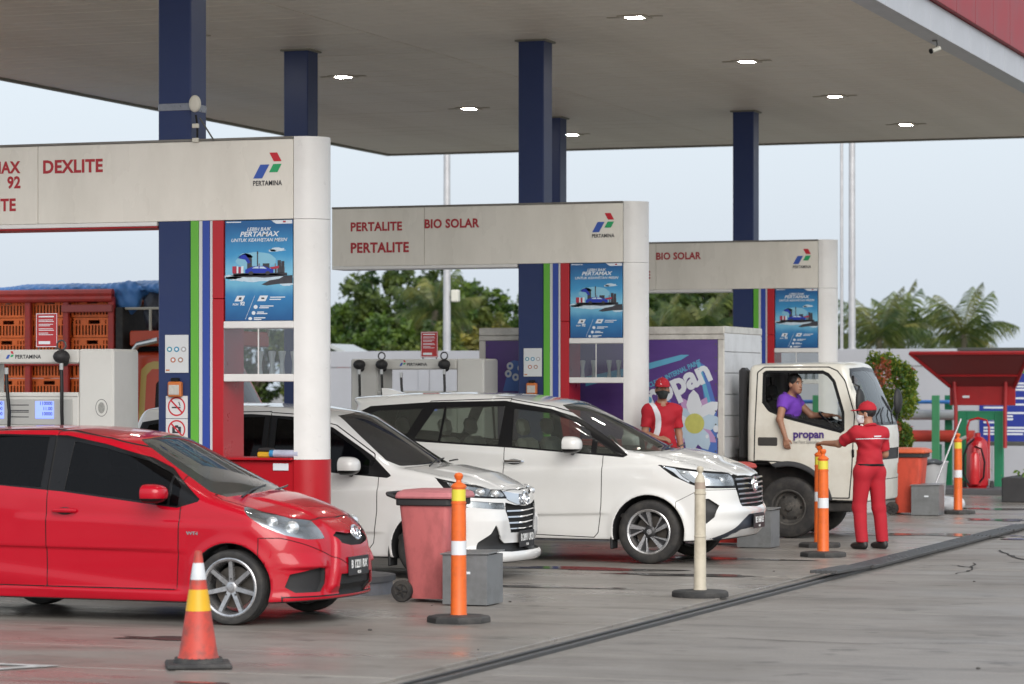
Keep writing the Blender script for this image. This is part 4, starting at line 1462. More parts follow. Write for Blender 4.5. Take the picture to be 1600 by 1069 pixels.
def grad_mat(name, stops, z0, z1):
    m = bpy.data.materials.new(name)
    m.use_nodes = True
    nt = m.node_tree
    L = nt.links.new
    tc = nt.nodes.new('ShaderNodeTexCoord')
    sp = nt.nodes.new('ShaderNodeSeparateXYZ')
    mr = nt.nodes.new('ShaderNodeMapRange')
    mr.inputs['From Min'].default_value = z0
    mr.inputs['From Max'].default_value = z1
    rp = nt.nodes.new('ShaderNodeValToRGB')
    rp.color_ramp.elements[0].position, rp.color_ramp.elements[0].color = stops[0][0], (*stops[0][1], 1)
    rp.color_ramp.elements[1].position, rp.color_ramp.elements[1].color = stops[-1][0], (*stops[-1][1], 1)
    for p, c in stops[1:-1]:
        e = rp.color_ramp.elements.new(p)
        e.color = (*c, 1)
    n = nt.nodes.new('ShaderNodeTexNoise')
    n.inputs['Scale'].default_value = 6
    ad = nt.nodes.new('ShaderNodeMath'); ad.operation = 'MULTIPLY_ADD'
    ad.inputs[1].default_value = .12
    L(tc.outputs['Object'], sp.inputs[0])
    L(tc.outputs['Object'], n.inputs['Vector'])
    L(sp.outputs['Z'], mr.inputs['Value'])
    L(n.outputs['Fac'], ad.inputs[0])
    L(mr.outputs['Result'], ad.inputs[2])
    L(ad.outputs[0], rp.inputs['Fac'])
    b = nt.nodes['Principled BSDF']
    b.inputs['Roughness'].default_value = .3
    L(rp.outputs['Color'], b.inputs['Base Color'])
    return m
M_poster = grad_mat('poster_print', [(.06, (.012, .09, .26)), (.30, (.03, .20, .45)), (.42, (.16, .46, .66)), (.56, (.20, .52, .72)), (.72, (.05, .30, .58)), (1.0, (.015, .11, .30))], 0, .91)
M_pwhite = mat('poster_white', (.72, .76, .80), .4, var=.02)
M_pdark = mat('poster_dark', (.05, .05, .06), .5, var=.5, scale=30)
M_pblue = mat('poster_car_blue', (.015, .04, .40), .35)
M_pred = mat('poster_pump_red', (.42, .03, .06), .4)
M_pfoam = mat('poster_foam', (.55, .68, .78), .5, var=.2, scale=30)

def ell(cx, cy, rx, ry, n=16, j=0.0, seed=0):
    r = np.random.default_rng(seed)
    return [(cx + rx * math.cos(t) * (1 + j * r.uniform(-1, 1)), cy + ry * math.sin(t) * (1 + j * r.uniform(-1, 1))) for t in [2 * math.pi * i / n for i in range(n)]]

def make_poster(parent, loc):
    W, Hh = .665, .905
    p = MB().box(0, W, 0, .02, 0, Hh, .003).build('poster', M_poster, parent, smooth=0)
    p.location = loc
    def uv(pts):
        return [(u * W, (1 - v) * Hh) for u, v in pts]
    def rc(u0, v0, u1, v1):
        return uv([(u0, v1), (u1, v1), (u1, v0), (u0, v0)])
    flat(p, 'poster_tab', [uv([(.68, .0), (.72, .022), (.76, .038), (.995, .038), (.995, .003), (.68, .003)])], M_pwhite, -.001)
    flat(p, 'poster_mark', [rc(.86, .010, .90, .026)], M_pred, -.0018)
    flat(p, 'poster_mark', [rc(.02, .010, .24, .020)], M_pwhite, -.001)
    for (s, v, sz, bold, sx) in (('LEBIH BAIK', .105, .045, .0006, 1.05), ('PERTAMAX', .16, .062, .0016, 1.2), ('UNTUK KEAWETAN MESIN', .212, .043, .0006, 1.05)):
        text_mesh('poster_lettering', s, sz, M_pwhite, p, (W * .5, -.0014, (1 - v) * Hh), bold=bold, depth=.0004, align='CENTER', shear=.28, sx=sx)
    flat(p, 'poster_cloud', [uv(ell(.78, .295, .12, .020, 18, .25, 3)), uv(ell(.70, .305, .05, .012, 12, .2, 4))], M_pfoam, -.0010)
    flat(p, 'poster_foam', [uv(ell(.5, .575, .48, .035, 40, .2, 1)), uv(ell(.12, .56, .12, .025, 20, .2, 2)), uv(ell(.92, .64, .10, .015, 20, .2, 5))], M_pfoam, -.0010)
    rb = np.random.default_rng(4)
    flat(p, 'poster_glow', [uv(ell(.46, .40, .30, .085, 30, .06, 8)), uv(ell(.30, .36, .10, .03, 16, .2, 9))], mat('poster_haze', (.24, .52, .68), .5), -.0006)
    flat(p, 'poster_building', [rc(u, .535 - hh, u + ww, .535) for u, hh, ww in zip(rb.uniform(.28, .86, 22), rb.uniform(.02, .11, 22), rb.uniform(.012, .035, 22))], mat('poster_stone', (.20, .22, .26), .5, var=.5, scale=50), -.0012)
    flat(p, 'poster_skyline', [rc(.12, .525, .92, .552), rc(.475, .34, .492, .50), uv(ell(.484, .325, .012, .02, 8)), rc(.33, .37, .40, .52), rc(.56, .43, .66, .52), rc(.78, .40, .83, .53), rc(.835, .41, .88, .53),
                               uv([(.54, .64), (.66, .60), (.80, .585), (.88, .555), (1.0, .55), (1.0, .63), (.8, .635), (.62, .65)]), uv(ell(.5, .55, .42, .018, 30, .3, 6))], M_pdark, -.0015)
    flat(p, 'poster_car', [uv([(.30, .525), (.30, .49), (.36, .475), (.44, .455), (.58, .455), (.66, .48), (.72, .49), (.72, .525)])], M_pblue, -.0020)
    flat(p, 'poster_car_window', [uv([(.40, .478), (.45, .461), (.50, .460), (.50, .480)]), uv([(.515, .480), (.515, .460), (.57, .461), (.62, .482)])], M_pfoam, -.0024)
    flat(p, 'poster_wheel', [uv(ell(.385, .525, .035, .018)), uv(ell(.635, .525, .035, .018))], M_pdark, -.0024)
    flat(p, 'poster_nozzle', [uv([(.20, .375), (.24, .345), (.30, .34), (.35, .38), (.38, .42), (.34, .43), (.30, .39)])], M_pblue, -.0020)
    flat(p, 'poster_pump', [rc(.11, .455, .17, .525), rc(.20, .46, .235, .525), uv([(.66, .47), (.80, .455), (.80, .48), (.70, .49)])], M_pred, -.0020)
    flat(p, 'poster_pump', [rc(.175, .455, .197, .525), rc(.24, .455, .275, .525)], M_pwhite, -.0020)
    flat(p, 'poster_box', [uv([(.14, .805), (.26, .805), (.30, .75), (.18, .75)]), uv([(.48, .805), (.60, .805), (.64, .75), (.52, .75)]), uv([(.30, .985), (.44, .75), (.445, .75), (.305, .985)])], M_pwhite, -.0012)
    flat(p, 'poster_box', [uv([(.20, .79), (.24, .79), (.25, .765), (.21, .765)]), uv([(.54, .785), (.59, .785), (.58, .77), (.54, .77)])], M_pdark, -.0018)
    text_mesh('poster_lettering', 'RON', .026, M_pwhite, p, (W * .11, -.0014, (1 - .845) * Hh), bold=.0006, depth=.0003, shear=.2)
    text_mesh('poster_lettering', '92', .046, M_pwhite, p, (W * .22, -.0014, (1 - .845) * Hh), bold=.002, depth=.0003, shear=.2)
    lines = [(.67, .768, .22), (.66, .79, .17), (.52, .855, .20), (.51, .872, .14), (.48, .915, .10), (.47, .93, .16), (.43, .972, .17), (.43, .988, .11)]
    flat(p, 'poster_small_print', [rc(u, v - .006, u + w_, v + .004) for u, v, w_ in lines], M_pwhite, -.0012)
    flat(p, 'poster_icon', [uv(ell(.455, .862, .03, .02)), uv(ell(.425, .922, .028, .019)), uv(ell(.375, .978, .028, .016))], M_pwhite, -.0012)
    return p

M_nred = mat('notice_red', (.42, .03, .035), .45)
def notice_sheet(parent, loc, w, h):
    """White paper in a clear sleeve with five round icons."""
    p = MB().box(0, w, 0, .008, 0, h, .002).build('notice_sheet', mat('paper', (.62, .64, .65), .35, var=.04), parent, smooth=0)
    p.location = loc
    cols = [(.05, .28, .36), (.04, .25, .40), (.35, .34, .34), (.45, .15, .08), (.35, .20, .14)]
    for k, (u, v) in enumerate(((.2, .62), (.5, .62), (.8, .62), (.35, .34), (.67, .34))):
        m = mat('icon_%d' % k, cols[k], .5)
        o = flat(p, 'icon', [ell(u * w, v * h, w * .115, w * .105, 18)], m, -.001)
        flat(o, 'icon_centre', [ell(u * w, v * h, w * .06, w * .055, 12)], M_pwhite, -.0016)
    flat(p, 'notice_mark', [[(w * .04, h * .05), (w * .2, h * .05), (w * .2, h * .09), (w * .04, h * .09)]], mat('orange_print', (.5, .15, .03), .5), -.001)
    return p

def ban_sign(parent, loc, w, h, kind):
    p = MB().box(0, w, 0, .006, 0, h, .002).build('ban_sign', M_swhite, parent, smooth=0)
    p.location = loc
    cx, cz, r = w / 2, h * .53, w * .40
    ring = []
    n = 32
    vs, fs = [], []
    for i in range(n):
        t = 2 * math.pi * i / n
        vs += [(cx + r * math.cos(t), -.001, cz + r * math.sin(t)), (cx + r * .84 * math.cos(t), -.001, cz + r * .84 * math.sin(t))]
        j = (i + 1) % n
        fs.append((2 * i, 2 * j, 2 * j + 1, 2 * i + 1))
    MB().add(vs, fs).build('ban_ring', M_lred, p, smooth=0, fix=False)
    flat(p, 'ban_bar', [[(cx - r * .66, cz + r * .54), (cx - r * .54, cz + r * .66), (cx + r * .66, cz - r * .54), (cx + r * .54, cz - r * .66)]], M_lred, -.0022)
    if kind == 'smoke':
        flat(p, 'ban_picture', [[(cx - r * .55, cz - r * .18), (cx + r * .45, cz - r * .18), (cx + r * .45, cz - r * .03), (cx - r * .55, cz - r * .03)],
                                [(cx + r * .35, cz + r * .05), (cx + r * .45, cz + r * .05), (cx + r * .3, cz + r * .5), (cx + r * .2, cz + r * .45)]], M_lblack, -.0016)
    else:
        flat(p, 'ban_picture', [[(cx - r * .5, cz - r * .38), (cx + r * .5, cz - r * .38), (cx + r * .5, cz + r * .3), (cx + r * .22, cz + r * .3), (cx + r * .15, cz + r * .45), (cx - r * .15, cz + r * .45), (cx - r * .22, cz + r * .3), (cx - r * .5, cz + r * .3)]], M_lblack, -.0016)
        flat(p, 'ban_picture', [ell(cx, cz - r * .02, r * .2, r * .2)], M_swhite, -.0019)
    return p

def brand_logo(parent, x, z, s, y):
    """Three slanted blocks, the name below."""
    def para(x0, z0, x1, z1, sk):
        return [(x + s * x0, z + s * z0), (x + s * x1, z + s * z0), (x + s * (x1 + sk), z + s * z1), (x + s * (x0 + sk), z + s * z1)]
    flat(parent, 'logo_block', [para(.02, .20, .32, .62, .24)], M_lblue, y)
    flat(parent, 'logo_block', [para(.55, .38, .83, .63, .14)], M_lgreen, y)
    flat(parent, 'logo_block', [[(x + s * .56, z + s * .98), (x + s * .82, z + s * .98), (x + s * .97, z + s * .71), (x + s * .71, z + s * .71)]], M_lred, y)

POST_Y = -.22
def make_arch(idx, yc):
    lab = ('cream sign arch of the nearest island lettered DEXLITE', 'cream sign arch of the middle island lettered PERTALITE and BIO SOLAR', 'smallest, farthest cream sign arch lettered BIO SOLAR')[idx]
    t = thing('sign_arch', lab, 'sign arch', (0, yc, 0), group='sign arches over the pump islands')
    XR, ZB, ZT, r = -10.78, 3.36, 4.08, .22
    # beam: frame behind, front and back sheets with open joints
    MB().box(-14.6, XR - .004, -r + .03, r - .03, ZB + .02, ZT - .02).build('beam_frame', M_edge, t, smooth=0)
    for xa, xb in ((-14.6, -13.362), (-13.358, XR - .004)):
        for s_ in (-1, 1):
            ya, yb = (-r, -r + .028) if s_ < 0 else (r - .028, r)
            MB().box(xa, xb, ya, yb, ZB, ZT, .004).build('sign_panel', M_acm, t, smooth=0)
    MB().box(-14.6, XR - .004, -r - .012, r + .012, ZT + .001, ZT + .022, .004).build('top_cap', mat('cap_dark', (.22, .21, .19), .5, metal=.2, dirt=.5), t, smooth=0)
    MB().box(-14.6, -12.14, -r - .002, r, ZB - .04, ZB - .002, .004).build('beam_soffit', M_acmw, t, smooth=0)
    if idx == 0:
        MB().box(-14.6, -12.14, -r + .005, r - .01, ZB - .055, ZB - .042, .004).build('soffit_strip', M_ared, t, smooth=0)
    # rounded end column
    def endcol(z0, z1, material, name, grow=0.0):
        rr = r + grow
        p = [(XR + .004, -rr)]
        for k in range(1, 17):
            a = -math.pi / 2 + math.pi * k / 16
            p.append((XR + .004 + rr * math.cos(a) * 1.12, rr * math.sin(a)))
        MB().prism(p, z0, z1, 'z').build(name, material, t, smooth=30)
    endcol(.165, 1.198, M_ared, 'column_base', .004)
    endcol(1.20, ZB - .002, M_acmw, 'end_column')
    endcol(ZB + .002, ZT + .02, M_acmw, 'end_cap')
    # stripes beside the blue column
    zb = .165
    y0 = -r - .004
    for (xa, xb, m_, nm, yy) in ((-11.797, -11.72, M_sgreen, 'green_stripe', y0), (-11.719, -11.68, M_swhite, 'white_stripe', y0 + .012), (-11.679, -11.61, M_sblue, 'blue_stripe', y0), (-11.609, -11.58, M_swhite, 'white_stripe', y0 + .012)):
        MB().box(xa, xb, yy, r, zb, ZB - .002, .003).build(nm, m_, t, smooth=0)
    for za, zc in ((zb, 2.648), (2.652, ZB - .002)):
        MB().box(-11.579, -11.47, y0, r, za, zc, .004).build('red_post', M_ared, t, smooth=0)
    # counter, rails, cabinet
    MB().box(-11.469, XR, -r + .01, r - .01, zb, 1.19, .008).build('counter', M_ared, t, smooth=0)
    MB().box(-11.469, XR - .002, -r - .05, r + .02, 1.192, 1.215, .005).build('counter_top', M_ared, t, smooth=0)
    MB().box(-10.98, -10.83, -r - .004, -r + .008, 1.10, 1.165, .003).build('counter_label', M_pwhite, t, smooth=0)
    for za, zc in ((2.38, 2.445), (1.90, 1.968)):
        MB().box(-11.468, XR + .002, -r - .006, r - .02, za, zc, .006).build('shelf_rail', M_acmw, t, smooth=0)
    MB().box(-11.466, XR, -r + .004, -r + .010, 1.969, 2.379).build('cabinet_pane', M_pane, t, smooth=0)
    MB().box(-11.13, -11.12, -r + .001, -r + .012, 1.969, 2.379).build('pane_bar', M_acmw, t, smooth=0)
    MB().box(-11.468, XR, -r + .05, r - .02, 2.446, ZB - .004).build('poster_backing', M_acmw, t, smooth=0)
    make_poster(t, (-11.455, -r + .004, 2.448))
    # bottles on the cabinet shelf
    for k, bx in enumerate((-11.36, -11.22, -11.02, -10.90) if idx else (-11.20, -11.08, -10.98, -10.86)):
        pr = [(.0, 0), (.026, 0), (.020, .05), (.018, .10), (.030, .17), (.034, .19), (.034, .205), (.016, .21), (.0, .21)]
        MB().lathe(pr, 14, M=Matrix.Translation((bx, -.02, 1.969))).build('shelf_bottle', mat('bottle_grey', (.66, .68, .68), .35, var=.15), t)
    # lettering
    fy = -r - .002
    def txt(s, x, z, cap, align='LEFT', sx=.92):
        text_mesh('sign_lettering', s, cap / .70, M_letter, t, (x, fy, z), bold=cap * .048, depth=.0012, align=align, sx=sx * .97, spacing=1.06)
    if idx == 0:
        txt('DEXLITE', -13.31, 3.83, .115, sx=.98)
        txt('PERTAMAX', -13.55, 3.84, .105, 'RIGHT'); txt('92', -13.54, 3.70, .105, 'RIGHT'); txt('PERTALITE', -13.59, 3.49, .11, 'RIGHT')
    elif idx == 1:
        txt('PERTALITE', -14.35, 3.80, .105, sx=.96); txt('PERTALITE', -14.35, 3.53, .12, sx=.95); txt('BIO SOLAR', -13.36, 3.82, .105, sx=.95)
    else:
        txt('BIO SOLAR', -13.36, 3.83, .105, sx=.95); txt('PERTALITE', -13.45, 3.54, .11, 'RIGHT')
    brand_logo(t, -11.18, 3.67, .295, fy - .001)
    text_mesh('sign_lettering', 'PERTAMINA', .062, M_lblack, t, (-11.035, fy, 3.665), bold=.0012, depth=.0012, align='CENTER', sx=.82, spacing=1.06)
    # notices fixed to the column shaft face
    nt_ = thing('wall_notice', ('white icon notice taped to the nearest blue column', 'white icon notice taped to the middle blue column', 'white icon notice on the farthest blue column')[idx], 'notice', (-12.055, yc - r - .002, 1.98), group='icon notices on the columns')
    notice_sheet(nt_, (0, 0, 0), .235, .345)
    d = thing('soap_dispenser', ('orange and clear wall dispenser below the notice on the nearest column', 'orange and white wall dispenser on the middle column', 'wall dispenser on the farthest column')[idx], 'dispenser', (-12.01, yc - r + .01, 1.76), group='wall dispensers on the columns')
    MB().box(0, .135, -.06, 0, 0, .14, .012).build('case', mat('dispenser_orange', (.55, .16, .04), .4), d)
    MB().box(.015, .12, -.066, -.058, .02, .11, .004).build('window', mat('dispenser_clear', (.5, .48, .44), .3, var=.3, scale=30), d)
    MB().box(.03, .105, -.055, -.005, .141, .175, .006).build('lid', M_black(), d)
    if idx == 0:
        s1 = thing('ban_board', 'no smoking sign on the nearest blue column', 'sign', (-12.05, yc - r + .004, 1.565))
        ban_sign(s1, (0, 0, 0), .22, .205, 'smoke')
        s2 = thing('ban_board', 'no camera sign below the no smoking sign', 'sign', (-12.05, yc - r + .004, 1.355))
        ban_sign(s2, (0, 0, 0), .22, .205, 'camera')
    return t
for _i, _y in enumerate(ISL_Y):
    make_arch(_i, _y)

# things on the nearest counter
c = thing('card_terminal', 'yellow and black card terminal on the red counter', 'terminal', (-11.06, 24.50, 1.216))
MB().box(-.09, .09, -.05, .05, 0, .05, .012).build('body', mat('terminal_yellow', (.60, .36, .02), .45), c)
MB().box(-.085, .06, -.045, .045, .051, .085, .014).build('keypad', M_plastic(), c)
c = thing('wrapped_roll', 'blue and white wrapped roll lying on the red counter', 'roll', (-10.86, 24.46, 1.216))
MB().cyl((-.12, 0, .035), (.12, 0, .035), .035, n=16).build('wrapper', mat('wrapper_print', (.42, .44, .55), .35, var=.5, scale=14), c)
MB().cyl((-.16, 0, .036), (-.105, 0, .036), .033, n=16).build('cap', mat('cap_cyan', (.04, .25, .50), .4), c)

# ------------------------------------------------------------------ fuel dispensers
M_disp = mat('dispenser_body', (.64, .635, .60), .42, var=.04, dirt=.2, dirt_col=(.42, .41, .38), dirt_scale=3)
M_screen = mat('lcd_blue', (.16, .22, .60), .3, emit=.9, emit_col=(.22, .30, .95), var=.05)
def make_dispenser(idx, yc):
    xl, xr = -14.33, -12.56
    t = thing('fuel_dispenser', ('white fuel dispenser with lit blue displays beside the red hatchback', 'white fuel dispenser behind the large white people carrier', '')[idx], 'fuel dispenser', (0, yc, 0), group='white fuel dispensers')
    MB().box(xl, xl + .36, -.26, .26, .165, 2.20, .02).build('side_pillar', M_disp, t)
    MB().box(xr - .36, xr, -.26, .26, .165, 2.20, .02).build('side_pillar', M_disp, t)
    MB().box(xl + .362, xr - .362, -.25, .25, 2.07, 2.197, .012).build('top_bar', M_disp, t)
    MB().box(xl + .362, xr - .362, -.25, .25, .165, 1.80, .01).build('cabinet', M_disp, t)
    MB().box(xl + .364, xr - .364, -.262, -.20, 1.76, 1.802, .008).build('cabinet_ledge', M_disp, t)
    p = MB().box(xl + .40, xr - .42, -.262, -.251, 1.50, 1.74, .006).build('display_panel', mat('display_frame', (.42, .42, .40), .4), t)
    for (xa, xb) in ((-13.36, -13.17), (-13.88, -13.69)):
        s = MB().box(xa, xb, -.267, -.263, 1.56, 1.72).build('screen', M_screen, p, smooth=0)
        for k, tx in enumerate(('110000', '11.00', '10000')):
            text_mesh('screen_digits', tx, .045, M_lblack, s, (xb - .012, -.2685, 1.685 - k * .048), bold=.0006, depth=.0003, align='RIGHT')
    flat(p, 'panel_print', [[(-13.63 + .0, z), (-13.43, z), (-13.43, z + .008), (-13.63, z + .008)] for z in (1.68, 1.63, 1.615, 1.57)], M_lblack, -.2635)
    flat(t, 'crest', [ell(-12.68, 1.66, .062, .08, 24)], M_lblack, -.2612)
    flat(t, 'crest', [ell(-12.68, 1.66, .057, .075, 24)], M_disp, -.2620)
    flat(t, 'crest', [ell(-12.68, 1.66, .035, .052, 20)], mat('crest_grey', (.3, .3, .28), .5, var=.5, scale=60), -.2628)
    brand_logo(t, -13.68, 2.095, .09, -.2515)
    text_mesh('dispenser_lettering', 'PERTAMINA', .05, M_lblack, t, (-13.58, -.2515, 2.115), bold=.0012, depth=.0005)
    for k, hx in enumerate((-14.18, -13.88, -13.62, -13.05)):
        h = bpy.data.objects.new('hose_reel', None)
        link(h, t)
        h.location = (hx, -.34, 2.13)
        if k != 2:
            def f(X, Y, Z):
                a = np.sqrt((X / .075) ** 2 + (Y / .085) ** 2 + (Z / .062) ** 2) * .06 - .06
                b = np.sqrt((X - .0) ** 2 + (Y - .06) ** 2 + (Z + .05) ** 2) - .04
                return smin(a, b, .03)
            S_ = Skin(f, (-.09, -.1, -.12), (.09, .12, .09), .014); S_.finish()
            S_.piece('body', 'reel_cover', M_plastic(), h)
        z0 = -.06 if k != 2 else -.10
        MB().cyl((0, 0, z0), (.0, 0, z0 - .06), .020, n=10).build('swivel', mat('steel_bright', (.55, .55, .53), .3, metal=.9), h)
        MB().tube([(0, 0, z0 - .05), (.01, -.01, -.28), (.015 if k != 2 else .04, -.02, -.50), (.02, .0, -.9), (-.02, .05, -1.2)], .017, 8).build('hose', M_black(), h)
        if k in (1, 3):
            MB().tube([(.045 * math.cos(a), 0, .105 + .045 * math.sin(a)) for a in np.linspace(0, 6.28, 17)], .009, 6).build('lifting_ring', M_steel, h)
    return t
for _i in (0, 1):
    make_dispenser(_i, ISL_Y[_i])
    s = thing('rule_board', ('red and white instruction board on top of the nearest dispenser', 'red and white instruction board on top of the middle dispenser')[_i], 'sign', (-13.47, ISL_Y[_i] - .05, 2.20), group='instruction boards on the dispensers')
    b = MB().box(0, .225, -.006, .006, .02, .34, .002).build('board', M_nred, s, smooth=0)
    flat(b, 'board_border', [[(.004, .024), (.221, .024), (.221, .03), (.004, .03)], [(.004, .33), (.221, .33), (.221, .336), (.004, .336)], [(.004, .03), (.009, .03), (.009, .33), (.004, .33)], [(.216, .03), (.221, .03), (.221, .33), (.216, .33)]], M_pwhite, -.0068)
    flat(b, 'board_print', [[(.03, z), (.03 + w_, z), (.03 + w_, z + hh), (.03, z + hh)] for z, w_, hh in ((.30, .16, .013), (.272, .15, .006), (.258, .16, .006), (.232, .15, .006), (.218, .12, .006), (.19, .15, .006), (.176, .16, .006), (.15, .1, .006), (.135, .15, .006), (.05, .12, .028))], M_pwhite, -.0068)
    for sx in (.02, .20):
        MB().box(sx, sx + .012, -.004, .004, 0, .03).build('board_foot', M_lhouse, s, smooth=0)

# ------------------------------------------------------------------ white box truck
def box_truck():
    X0, YS, hw = -9.01, 35.35, .86
    root = thing('box_truck', 'cream cab box truck with purple flower advert, driver leaning out of its window', 'truck', (X0, YS + hw, 0))
    paint = mat('truck_cream', (.68, .66, .585), .32, coat=.5, var=.04, dirt=.4, dirt_col=(.50, .46, .38), dirt_scale=3, back=(.28, .28, .27))
    chassis = mat('chassis_black', (.018, .017, .016), .7, var=.3, dirt=.4, dirt_col=(.07, .06, .05), dirt_scale=6)
    frn = Prof([(.3, 1.02), (.45, 1.08), (1.25, 1.10), (1.40, 1.075), (2.12, .74), (2.25, .62)], .03)
    zb = Prof([(-.7, .93), (-.25, .93), (.30, .50), (.40, .47), (1.3, .45)], .015)
    sec = Prof([(.3, .82), (.5, .845), (.9, .855), (1.35, .85), (1.45, .84), (2.1, .765), (2.3, .70)], .03)
    def fn(X, Y, Z):
        a = np.abs(Y)
        d = smax(a - sec(Z), Z - (2.165 - .045 * (a / hw) ** 2 - .02 * np.clip(.2 - X, 0, 1)), .09)
        d = smax(d, X - (frn(Z) - .06 * (a / hw) ** 2 - .07 * (a / hw) ** 8), .06)
        d = smax(d, -.52 - X, .08)
        d = smax(d, zb(X) - Z, .03)
        well = np.maximum(np.sqrt(X ** 2 + (Z - .38) ** 2) - .50, .40 - a)
        return smax(d, -well, .02)
    door = [(-.424, .95), (-.40, 2.03), (-.32, 2.095), (.49, 2.095), (.60, 2.05), (.70, 1.93), (.83, 1.515), (.80, .87), (.765, .50), (.44, .50), (.36, .68), (.20, .86), (0, .93)]
    trim = [(-.335, 2.02), (-.30, 2.055), (.42, 2.055), (.50, 2.02), (.58, 1.93), (.705, 1.54), (.71, 1.32), (.66, 1.29), (-.02, 1.46), (-.25, 1.55), (-.335, 1.66)]
    win = [(-.30, 2.0), (-.28, 2.022), (.40, 2.022), (.48, 1.98), (.545, 1.91), (.668, 1.53), (.672, 1.345), (.645, 1.33), (-.02, 1.495), (-.225, 1.58), (-.30, 1.68)]
    S = Skin(fn, (-.6, -hw - .05, .38), (1.2, hw + .05, 2.25), .026)
    S.region('wheel_well', lambda X, Y, Z: np.maximum(np.sqrt(X ** 2 + (Z - .38) ** 2) - .508, .36 - np.abs(Y)))
    S.region('underside', lambda X, Y, Z: Z - zb(X) - .012 + 0 * Y)
    S.region('windshield', FRONT(sym([(0, 2.06), (.60, 2.04), (.68, 1.98), (.75, 1.48), (.70, 1.42), (0, 1.42)]), .45))
    S.region('windshield_trim', FRONT(sym([(0, 2.10), (.64, 2.08), (.72, 1.99), (.79, 1.47), (.73, 1.38), (0, 1.38)]), .45))
    S.region('fender', lambda X, Y, Z: np.maximum(np.maximum(np.sqrt(X ** 2 + (Z - .38) ** 2) - .565, .5 - np.abs(Y)), -.36 - X), over=('body',))
    S.region('door', SIDE(door), gap=.015)
    S.region('trim', SIDE(trim), over=('body', 'door'))
    S.region('window', SIDE(win), over=('trim',))
    S.region('back_window', lambda X, Y, Z: np.maximum(sd_poly(np.abs(Y), Z, sym([(0, 1.98), (.5, 1.98), (.5, 1.55), (0, 1.55)])), X + .40))
    S.region('grille', FRONT(sym([(0, 1.10), (.55, 1.10), (.55, .96), (0, .96)]), .6))
    S.region('bumper', lambda X, Y, Z: np.maximum(Z - .72, .86 - X) + 0 * Y, gap=.008)
    S.region('headlight', FRONT([(.50, .90), (.78, .90), (.78, .76), (.50, .76)], .5))
    S.finish()
    cab = S.piece('body', 'cab', paint, root)
    S.piece('bumper', 'bumper', paint, root)
    S.piece('gap', 'panel_gap', M_gap(), root, offset=.008, rim=-.008)
    S.piece('wheel_well', 'wheel_well', chassis, root)
    S.piece('underside', 'underside', chassis, root)
    S.piece('windshield', 'windshield', glass_mat('truck_windscreen', (.62, .70, .70), .10, (.25, .30, .32)), root, offset=.006, rim=-.006)
    S.piece('windshield_trim', 'windshield_trim', M_black(), root)
    S.piece('grille', 'grille', M_plastic(), root, offset=.015, rim=-.015)
    S.piece('back_window', 'back_window', glass_mat('back_pane', (.6, .65, .66), .05, (.1, .1, .1)), root)
    for sgn in (-1, 1):
        S.piece('fender', 'fender', mat('fender_grey', (.05, .052, .056), .5, var=.2), root, offset=-.012, rim=.03, side=sgn)
        d = S.piece('door', 'door', paint, root, rim=.03, side=sgn)
        S.piece('trim', 'window_trim', M_black(), d, offset=.004, rim=.03, side=sgn)
        if sgn > 0:
            S.piece('window', 'window', glass_mat('cab_pane', (.78, .82, .80), .03, (.1, .1, .1)), d, offset=.02, side=sgn)
        else:
            # the near pane is wound half down
            S.piece('window', 'window', glass_mat('cab_pane_low', (.30, .32, .32), .3, (.03, .03, .03)), d, offset=.03, side=sgn, where=lambda X, Y, Z: Z < 1.52 - .18 * X)
        S.piece('headlight', 'headlight', M_reflector(), root, offset=.01, rim=-.01, side=sgn)
        m = MB().box(-.376, -.13, sgn * .853 - .012, sgn * .853 + .012, 1.13, 1.235, .012).build('handle', mat('handle_dark', (.04, .038, .035), .5), d)
        # mirror on a tube
        mo = MB()
        mo.tube([(.80, sgn * .83, 1.36), (.93, sgn * 1.02, 1.38), (.945, sgn * 1.06, 1.50)], .016, 8)
        arm = mo.build('mirror_arm', M_black(), root)
        def mf(X, Y, Z):
            return smax(np.sqrt((X / .07) ** 2 + (Y / .10) ** 2 + (Z / .165) ** 2) * .08 - .08, -.03 - X, .03)
        SM = Skin(mf, (-.09, -.12, -.18), (.09, .12, .18), .016); SM.region('face', lambda X, Y, Z: X + .022 + 0 * Y); SM.finish()
        mh = SM.piece('body', 'mirror', M_plastic(), arm)
        mh.location = (.94, sgn * 1.07, 1.67)
        SM.piece('face', 'mirror_face', mat('mirror_silver', (.6, .62, .64), .03, metal=1), arm).location = (.94, sgn * 1.07, 1.67)
        make_wheel(root, 0, sgn * .72, .375, .375, .20, .215, 'steel', 6, sgn)
        make_wheel(root, -2.65, sgn * .72, .375, .375, .20, .215, 'steel', 6, sgn)
    text_mesh('door_lettering', 'propan', .135, mat('letter_purple', (.06, .025, .18), .5), root, (.07, -.862, 1.232), bold=.004, depth=.0015, sx=1.0)
    text_mesh('door_lettering', 'The Paint Specialist', .05, mat('letter_grey', (.33, .32, .30), .5), root, (.06, -.862, 1.165), bold=.0005, depth=.001, sx=.85)
    for y_ in (-.45, .15):
        MB().tube([(1.085, y_, 1.40), (1.04, y_ + .12, 1.52), (1.0, y_ + .45, 1.60)], .010, 6).build('wiper', M_black(), root)
    MB().box(.86, .93, -.862, -.845, 1.02, 1.09, .006).build('side_indicator', mat('amber_lamp', (.55, .18, .02), .3), root)
    MB().tube([(.82, -.80, 1.88), (.93, -1.03, 1.86), (.945, -1.06, 1.80)], .013, 8).build('mirror_brace', M_black(), root)
    for zz in (1.0, 1.9):
        MB().cyl((.815, -.85, zz), (.815, -.865, zz + .09), .016, n=8).build('door_hinge', M_black(), root)
    # cab interior
    m = MB(); seat_mb(m, -.10, -.38, .98, .24, .62); m.build('driver_seat', M_cabin(), root)
